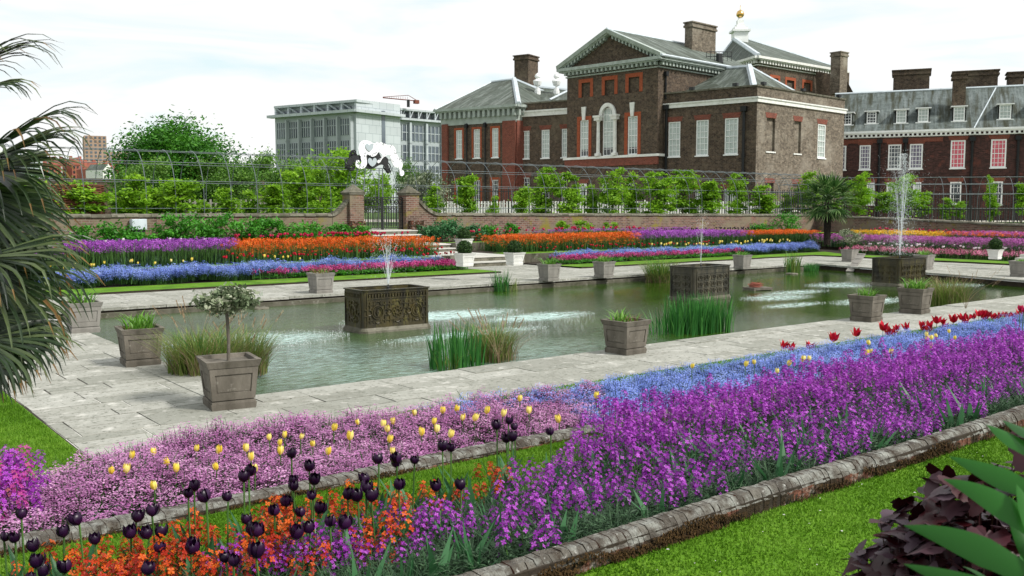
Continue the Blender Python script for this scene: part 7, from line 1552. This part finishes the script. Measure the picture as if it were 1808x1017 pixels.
# droplets splashing where the water falls
mb = MB(); t_ = MB(); s = .012; t_.add([(s, 0, 0), (0, s, 0), (-s, 0, 0), (0, -s, 0), (0, 0, s)], [(0, 1, 4), (1, 2, 4), (2, 3, 4), (3, 0, 4)]); D = []
for (fx, fy, rx, ry, sg) in FOAM:
    if sg < .7: continue
    for k in range(int(500 * rx * ry)): a = random.random() * 6.28; q = math.sqrt(random.random()) * 1.1; D.append((fx + rx * q * math.cos(a), fy + ry * q * math.sin(a), WZ + random.random() ** 3 * .05))
mb.inst(t_.template(), np.array(D), scl=.3 + .7 * rng.random(len(D))); tag(mb.build('splash_foam', M['jet']), 'small droplets splashing where the jets fall on the pool', 'splash', None, 'stuff')
# ---------------------------------------------------------------- nest raft and plank
x, y = G(1338, 512, WZ); e = empty('nest_raft', (x, y, WZ), R(-12), 'small wooden raft with a twig nest floating right of the middle cistern', 'raft')
mb = MB()
for i in range(5): mb.box(-.42, .42, -.3 + i * .125, -.19 + i * .125, .02, .10)
mb.box(-.42, -.34, -.3, .32, -.06, .02); mb.box(.34, .42, -.3, .32, -.06, .02); mb.build('deck', M['timber'], e)
mb = MB()
for k in range(260): a = random.random() * 6.28; r = random.uniform(.05, .27); b = a + random.uniform(1, 2.2); l = random.uniform(.06, .16); c_ = (r * math.cos(a) - .1, r * math.sin(a) * .8, .11 + random.random() * .17 * (1 - abs(r - .15) * 3)); mb.tube([c_, (c_[0] + l * math.cos(b), c_[1] + l * math.sin(b), c_[2] + random.uniform(-.03, .03))], .007, 3)
mb.build('nest', M['mansion_brick'], e)
p0, p1 = np.array([*G(1500, 473, -.05), -.22]), np.array(Wp(1522, 448.5, float(np.array(G(1500, 473, -.05)) @ FW) + .9)); d = p1 - p0; L = np.linalg.norm(d); d /= L; n_ = np.cross(d, (0, 0, 1)); n_ /= np.linalg.norm(n_); mb = MB(); up_ = np.cross(n_, d)
p1 = p0 + d * min(L, 2.6); A_ = lambda p, s, t: tuple(p + n_ * s + up_ * t)
mb.hexa([A_(p0, -.17, -.03), A_(p0, .17, -.03), A_(p1, .17, -.03), A_(p1, -.17, -.03), A_(p0, -.17, .03), A_(p0, .17, .03), A_(p1, .17, .03), A_(p1, -.17, .03)])
for q in range(6): c_ = p0 + d * (.3 + q * .35); mb.hexa([A_(c_, -.16, .03), A_(c_, .16, .03), A_(c_ + d * .05, .16, .03), A_(c_ + d * .05, -.16, .03), A_(c_, -.16, .05), A_(c_, .16, .05), A_(c_ + d * .05, .16, .05), A_(c_ + d * .05, -.16, .05)])
o = mb.build('plank_ramp', M['timber_pale']); tag(o, 'grey wooden plank ramp leaning from the pool to the far paving', 'plank')
# ---------------------------------------------------------------- palms
from mathutils import Matrix
def nrm(a): a = np.array(a, float); return a / (np.linalg.norm(a) + 1e-12)
def fan(mb, h, X_, N_, R_, nseg, arc, w, grav, deadp=.3, stiff=.35, sag=0.0):
    X_ = nrm(X_); N_ = nrm(np.array(N_) - X_ * np.dot(X_, N_)); Y_ = np.cross(N_, X_)      # N_ is the face of the fan
    for k in range(nseg):
        a = (-.5 + (k + .5) / nseg) * arc + random.uniform(-.03, .03); L = R_ * (1 - .3 * abs(2 * a / arc) ** 2) * random.uniform(.88, 1.06); S = 8
        d = nrm(X_ * math.cos(a) + Y_ * math.sin(a) + N_ * (.22 * math.cos(a) + random.uniform(-.05, .05))); p = np.array(h, float); V = []; g = grav * random.uniform(.5, 1.6); kink = random.random() < .12
        for i in range(S + 1):
            t = i / S; e_ = np.cross(d, N_); e_ = nrm(e_)
            nn = np.cross(e_, d)
            ww = w * (min(1, .25 + t * 2.2) if t < .4 else (1 - ((t - .4) / .6) ** 1.6)) * .5 + .0006
            V += [p - e_ * ww + nn * ww * .55, p.copy(), p + e_ * ww + nn * ww * .55]
            p = p + d * L / S
            if t > stiff: d = nrm(d + np.array([0, 0, -1]) * g * (t - stiff) * (2.2 if kink and t > .55 else 1))
        m_ = [0] * (2 * S); r = random.random()
        if r < deadp: m_[-2:] = [1, 1]
        if r < deadp * .06: m_[-6:] = [1] * 6
        mb.add(V, [(3 * i + j, 3 * i + j + 1, 3 * i + j + 4, 3 * i + j + 3) for i in range(S) for j in range(2)], np.array(m_), random.random() ** 1.4)
def palm(name, loc, ch, trunk_r, fronds, mats, label, w, arc=R(230), nseg=28, grav=.5, deadp=.3):
    e = empty(name, loc, 0, label, 'palm tree'); L_ = np.array(loc)
    mb = MB(); mb.tube([(0, 0, 0), (.02, .01, ch / 2), (0, 0, ch)], [trunk_r * 1.1, trunk_r * 1.15, trunk_r * .9], 12)
    for k in range(420): a = random.random() * 6.28; z = random.uniform(0, ch); r = trunk_r * 1.08; l = random.uniform(.04, .13) * trunk_r / .13; mb.add([(r * math.cos(a), r * math.sin(a), z), (r * 1.15 * math.cos(a + .12), r * 1.15 * math.sin(a + .12), z - l * .5), (r * 1.25 * math.cos(a), r * 1.25 * math.sin(a), z - l), (r * 1.1 * math.cos(a - .12), r * 1.1 * math.sin(a - .12), z - l * .5)], [(0, 1, 2, 3)])
    mb.build('trunk', M['palm_bark'], e)
    for (h, X_, N_, R_) in fronds:            # world positions of each fan's heart
        h = np.array(h) - L_; mb = MB(); fan(mb, h, X_, N_, R_, nseg, arc, w, grav, deadp); fr = mb.build('frond', mats, e)
        s0 = np.array([0, 0, min(ch, h[2] + .35 * np.linalg.norm(h[:2]))]); mb = MB(); mb.tube([s0, (s0 + h) / 2 + (0, 0, .04), h, h + nrm(X_) * R_ * .05], [w * .35, w * .3, w * .28, w * .2], 5); mb.build('petiole', M['green_dark'], fr)
    return e
f2 = 58.0; px_, py_ = PF(1460, f2); ztop = Wp(1460, 352, f2)[2]
px_, py_ = G(1460, 432, .45); f2 = px_ * FW[0] + py_ * FW[1]; ztop = Wp(1460, 352, f2)[2]
fr_ = []; c0 = np.array([px_, py_, ztop - .1])
for k in range(38):
    el = 1.35 - 2.35 * ((k + .5) / 38) ** .85; a = k * 2.39996 + random.uniform(-.2, .2); d = np.array([math.cos(a) * math.cos(el), math.sin(a) * math.cos(el), math.sin(el)])
    fr_.append((c0 + d * random.uniform(.7, 1.05), d + np.array([0, 0, -.1]), np.array([-d[0] * math.sin(el), -d[1] * math.sin(el), math.cos(el)]) + rng.normal(size=3) * .15, random.uniform(1.0, 1.2)))
palm('palm_tree', (px_, py_, .45), ztop - .45, .17, fr_, [M['palm_far'], M['dead_leaf']], 'small fan palm with dark trunk standing in the far right border', .075, arc=R(200), nseg=20, grav=.9, deadp=.1)
# near palm at the left picture edge: crown just outside the picture, fronds hanging into it
RT3, UP3, TO3 = np.array([*RT, 0]), np.array([0, 0, 1.0]), -np.array([*FW, 0])
fr_ = []
def nf(u, v, f, dx, dy, dz, nx, ny, nz, R_): fr_.append((Wp(u, v, f), RT3 * dx + UP3 * dy + TO3 * dz, RT3 * nx + UP3 * ny + TO3 * nz, R_ * 1.12))
nf(-95, 140, 3.9, 1, .22, .1, -.2, 1, .25, .46); nf(-70, 170, 3.8, 1, .0, .2, -.1, 1, .3, .30)
nf(-20, 268, 3.6, 1, .30, .1, -.1, 1, .35, .42); nf(-15, 280, 3.7, 1, .02, .3, 0, 1, .5, .40); nf(-25, 300, 3.8, .9, -.3, .3, .3, .8, .6, .40); nf(-40, 290, 4.1, .7, -.6, .0, .5, .5, .8, .40)
nf(-60, 330, 3.7, .5, -.9, .1, .6, .3, .9, .46); nf(-20, 345, 4.0, .45, -.9, .2, .5, .3, .9, .42); nf(-70, 400, 3.8, .6, -.8, .1, .5, .4, .8, .48)
nf(-30, 455, 3.6, .95, -.15, .2, .1, 1, .5, .42); nf(-25, 470, 3.7, .85, -.5, .2, .4, .8, .7, .46); nf(-40, 480, 3.9, .6, -.8, .2, .6, .4, .8, .46)
nf(-60, 520, 4.0, .5, -.9, .0, .6, .3, .9, .46); nf(-20, 560, 3.6, .55, -.7, .2, .5, .6, .7, .34); nf(-30, 600, 3.5, .8, -.35, .3, .3, .9, .6, .36); nf(-80, 560, 3.8, .6, -.7, .1, .5, .5, .8, .42)
nf(-50, 640, 3.7, .6, -.4, .3, .4, .8, .6, .26); nf(-30, 395, 4.2, .5, -.85, -.2, .5, .4, .8, .42); nf(-15, 520, 4.2, .45, -.9, -.2, .6, .3, .9, .40)
for k in range(8): nf(random.uniform(-330, -170), random.uniform(130, 560), random.uniform(3.6, 4.6), random.uniform(-1, .2), random.uniform(-.9, .5), random.uniform(-.5, .5), random.uniform(-.3, .3), 1, .3, .42)
ne = PF(-190, 4.0)
palm('palm_tree', (ne[0], ne[1], .42), 2.45, .12, fr_, [M['palm_leaf'], M['dead_leaf']], 'large fan palm hanging dark drooping fronds over the left picture edge', .017, nseg=28, arc=R(150), grav=1.5, deadp=.3)
# ---------------------------------------------------------------- corner plants at the lower right
def lobed(mb, c, r, a, tilt, mat_, rv):
    d1 = np.array([math.cos(a), math.sin(a), tilt]); d2 = np.array([-math.sin(a), math.cos(a), random.uniform(-.3, .3)]); n_ = np.cross(d1, d2); V = [c - d1 * r * .2]; K = 31
    for i in range(K):
        t = -2.6 + 5.2 * i / (K - 1); lob = .58 + .42 * abs(math.cos(t * 1.5)) ** .7 + .07 * (i % 2); rr = r * lob; V.append(c + d1 * rr * math.cos(t) + d2 * rr * math.sin(t) + n_ * rr * (.10 * math.sin(2.2 * t) - .12))
    mb.add(V, [(0, i, i + 1) for i in range(1, K)], mat_, rv)
def heuchera(loc, rx, ry, h, n_, lab, r=.06):
    mb = MB(); st = MB()
    for k in range(n_):
        a = random.random() * 6.28; q = math.sqrt(random.random()); z = h * (1 - .5 * q * q) * random.uniform(.5, 1.13); c = np.array([rx * q * math.cos(a), ry * q * math.sin(a), z])
        lobed(mb, c, r * random.uniform(.7, 1.3), a + random.uniform(-.8, .8), random.uniform(-1.4, .5), 0, random.random() ** 1.3)
        if k % 2 == 0: st.tube([(c[0] * .3, c[1] * .3, 0), (c[0] * .8, c[1] * .8, z * .7), tuple(c)], [.004, .003, .002], 4, cap=False)
    o = mb.build('heuchera_plant', M['p_heuchera'], None, True); o.location = loc; tag(o, lab, 'plant', 'dark-leaved plants in the lower right corner'); st.build('leaf_stalk', M['p_heuchera'], o)
hx = lambda u, f: PF(u, f)
heuchera((*hx(1690, 3.0), .82), .36, .34, .80, 560, 'crinkled dark purple-red foliage plant on the near lawn at the lower right', .046)
heuchera((*hx(1760, 2.75), .82), .26, .30, .90, 460, 'second, taller dark purple foliage plant at the right corner', .044)
heuchera((*hx(1835, 2.9), .82), .16, .2, .96, 200, 'small top cluster of dark purple leaves at the right picture edge', .042)
def broad_leaf(mb, P, w, mat_=0, fold=.25):
    P = np.array(P, float); n_ = len(P); T = np.gradient(P, axis=0); T /= np.linalg.norm(T, axis=1)[:, None]; view = np.array([FW[0], FW[1], -.3]); V = []
    for i in range(n_):
        t = i / (n_ - 1); e_ = np.cross(T[i], view); e_ /= np.linalg.norm(e_) + 1e-9; q = w * (.5 + .5 * math.sin(math.pi * min(1, (1 - t) * 1.0 + .18)) if t < .5 else 1.0 * (1 - ((t - .5) / .5) ** 1.8)) * .5 + .0005; nn = np.cross(e_, T[i])
        V += [P[i] - e_ * q + nn * q * fold, P[i], P[i] + e_ * q + nn * q * fold]
    mb.add(V, [(3 * i + j, 3 * i + j + 1, 3 * i + j + 4, 3 * i + j + 3) for i in range(n_ - 1) for j in range(2)], mat_, random.random())
LB = (*PF(1960, 1.35), .83)
e = empty('broad_leaved_plant', LB, 0, 'large smooth green lance leaves reaching in from the lower right corner', 'plant')
def bez(p0, p1, p2, n_=14): return [tuple((1 - t) ** 2 * np.array(p0) + 2 * t * (1 - t) * np.array(p1) + t * t * np.array(p2)) for t in np.linspace(0, 1, n_)]
for (rt, mid, tip, w, f) in [((1900, 1080), (1760, 960), (1596, 928), .062, 1.35), ((1900, 1010), (1790, 880), (1666, 846), .055, 1.4), ((1890, 900), (1790, 850), (1676, 806), .050, 1.45), ((1860, 830), (1800, 780), (1742, 750), .040, 1.5), ((1870, 800), (1820, 765), (1770, 742), .034, 1.5),
                             ((1900, 1090), (1720, 1035), (1596, 996), .040, 1.3), ((1870, 1040), (1830, 920), (1795, 855), .045, 1.35), ((1880, 1060), (1830, 1000), (1775, 880), .05, 1.4), ((1860, 1090), (1790, 1030), (1765, 960), .014, 1.5), ((1830, 1080), (1800, 1000), (1806, 950), .014, 1.5), ((1800, 1080), (1740, 1010), (1700, 1000), .012, 1.5)]:
    mb = MB(); P = bez(Wp(*rt, f * .95) - np.array(LB), Wp(*mid, f) - np.array(LB), Wp(*tip, f * 1.05) - np.array(LB)); broad_leaf(mb, P, w * .72); mb.build('leaf', M['wide_leaf'], e, True)
mb = MB()
for k in range(3): q = Wp(1885 + 10 * k, 1020 - 80 * k, 1.38) - np.array(LB); mb.tube([(0, 0, 0), (q[0] * .3, q[1] * .3, q[2] * .6), tuple(q)], [.012, .01, .008], 6)
mb.build('stem', M['stem'], e)
for o in bpy.data.objects:
    if 'adopted' in o: del o['adopted']
print('objects', len(bpy.data.objects), 'polys', sum(len(m.polygons) for m in bpy.data.meshes))
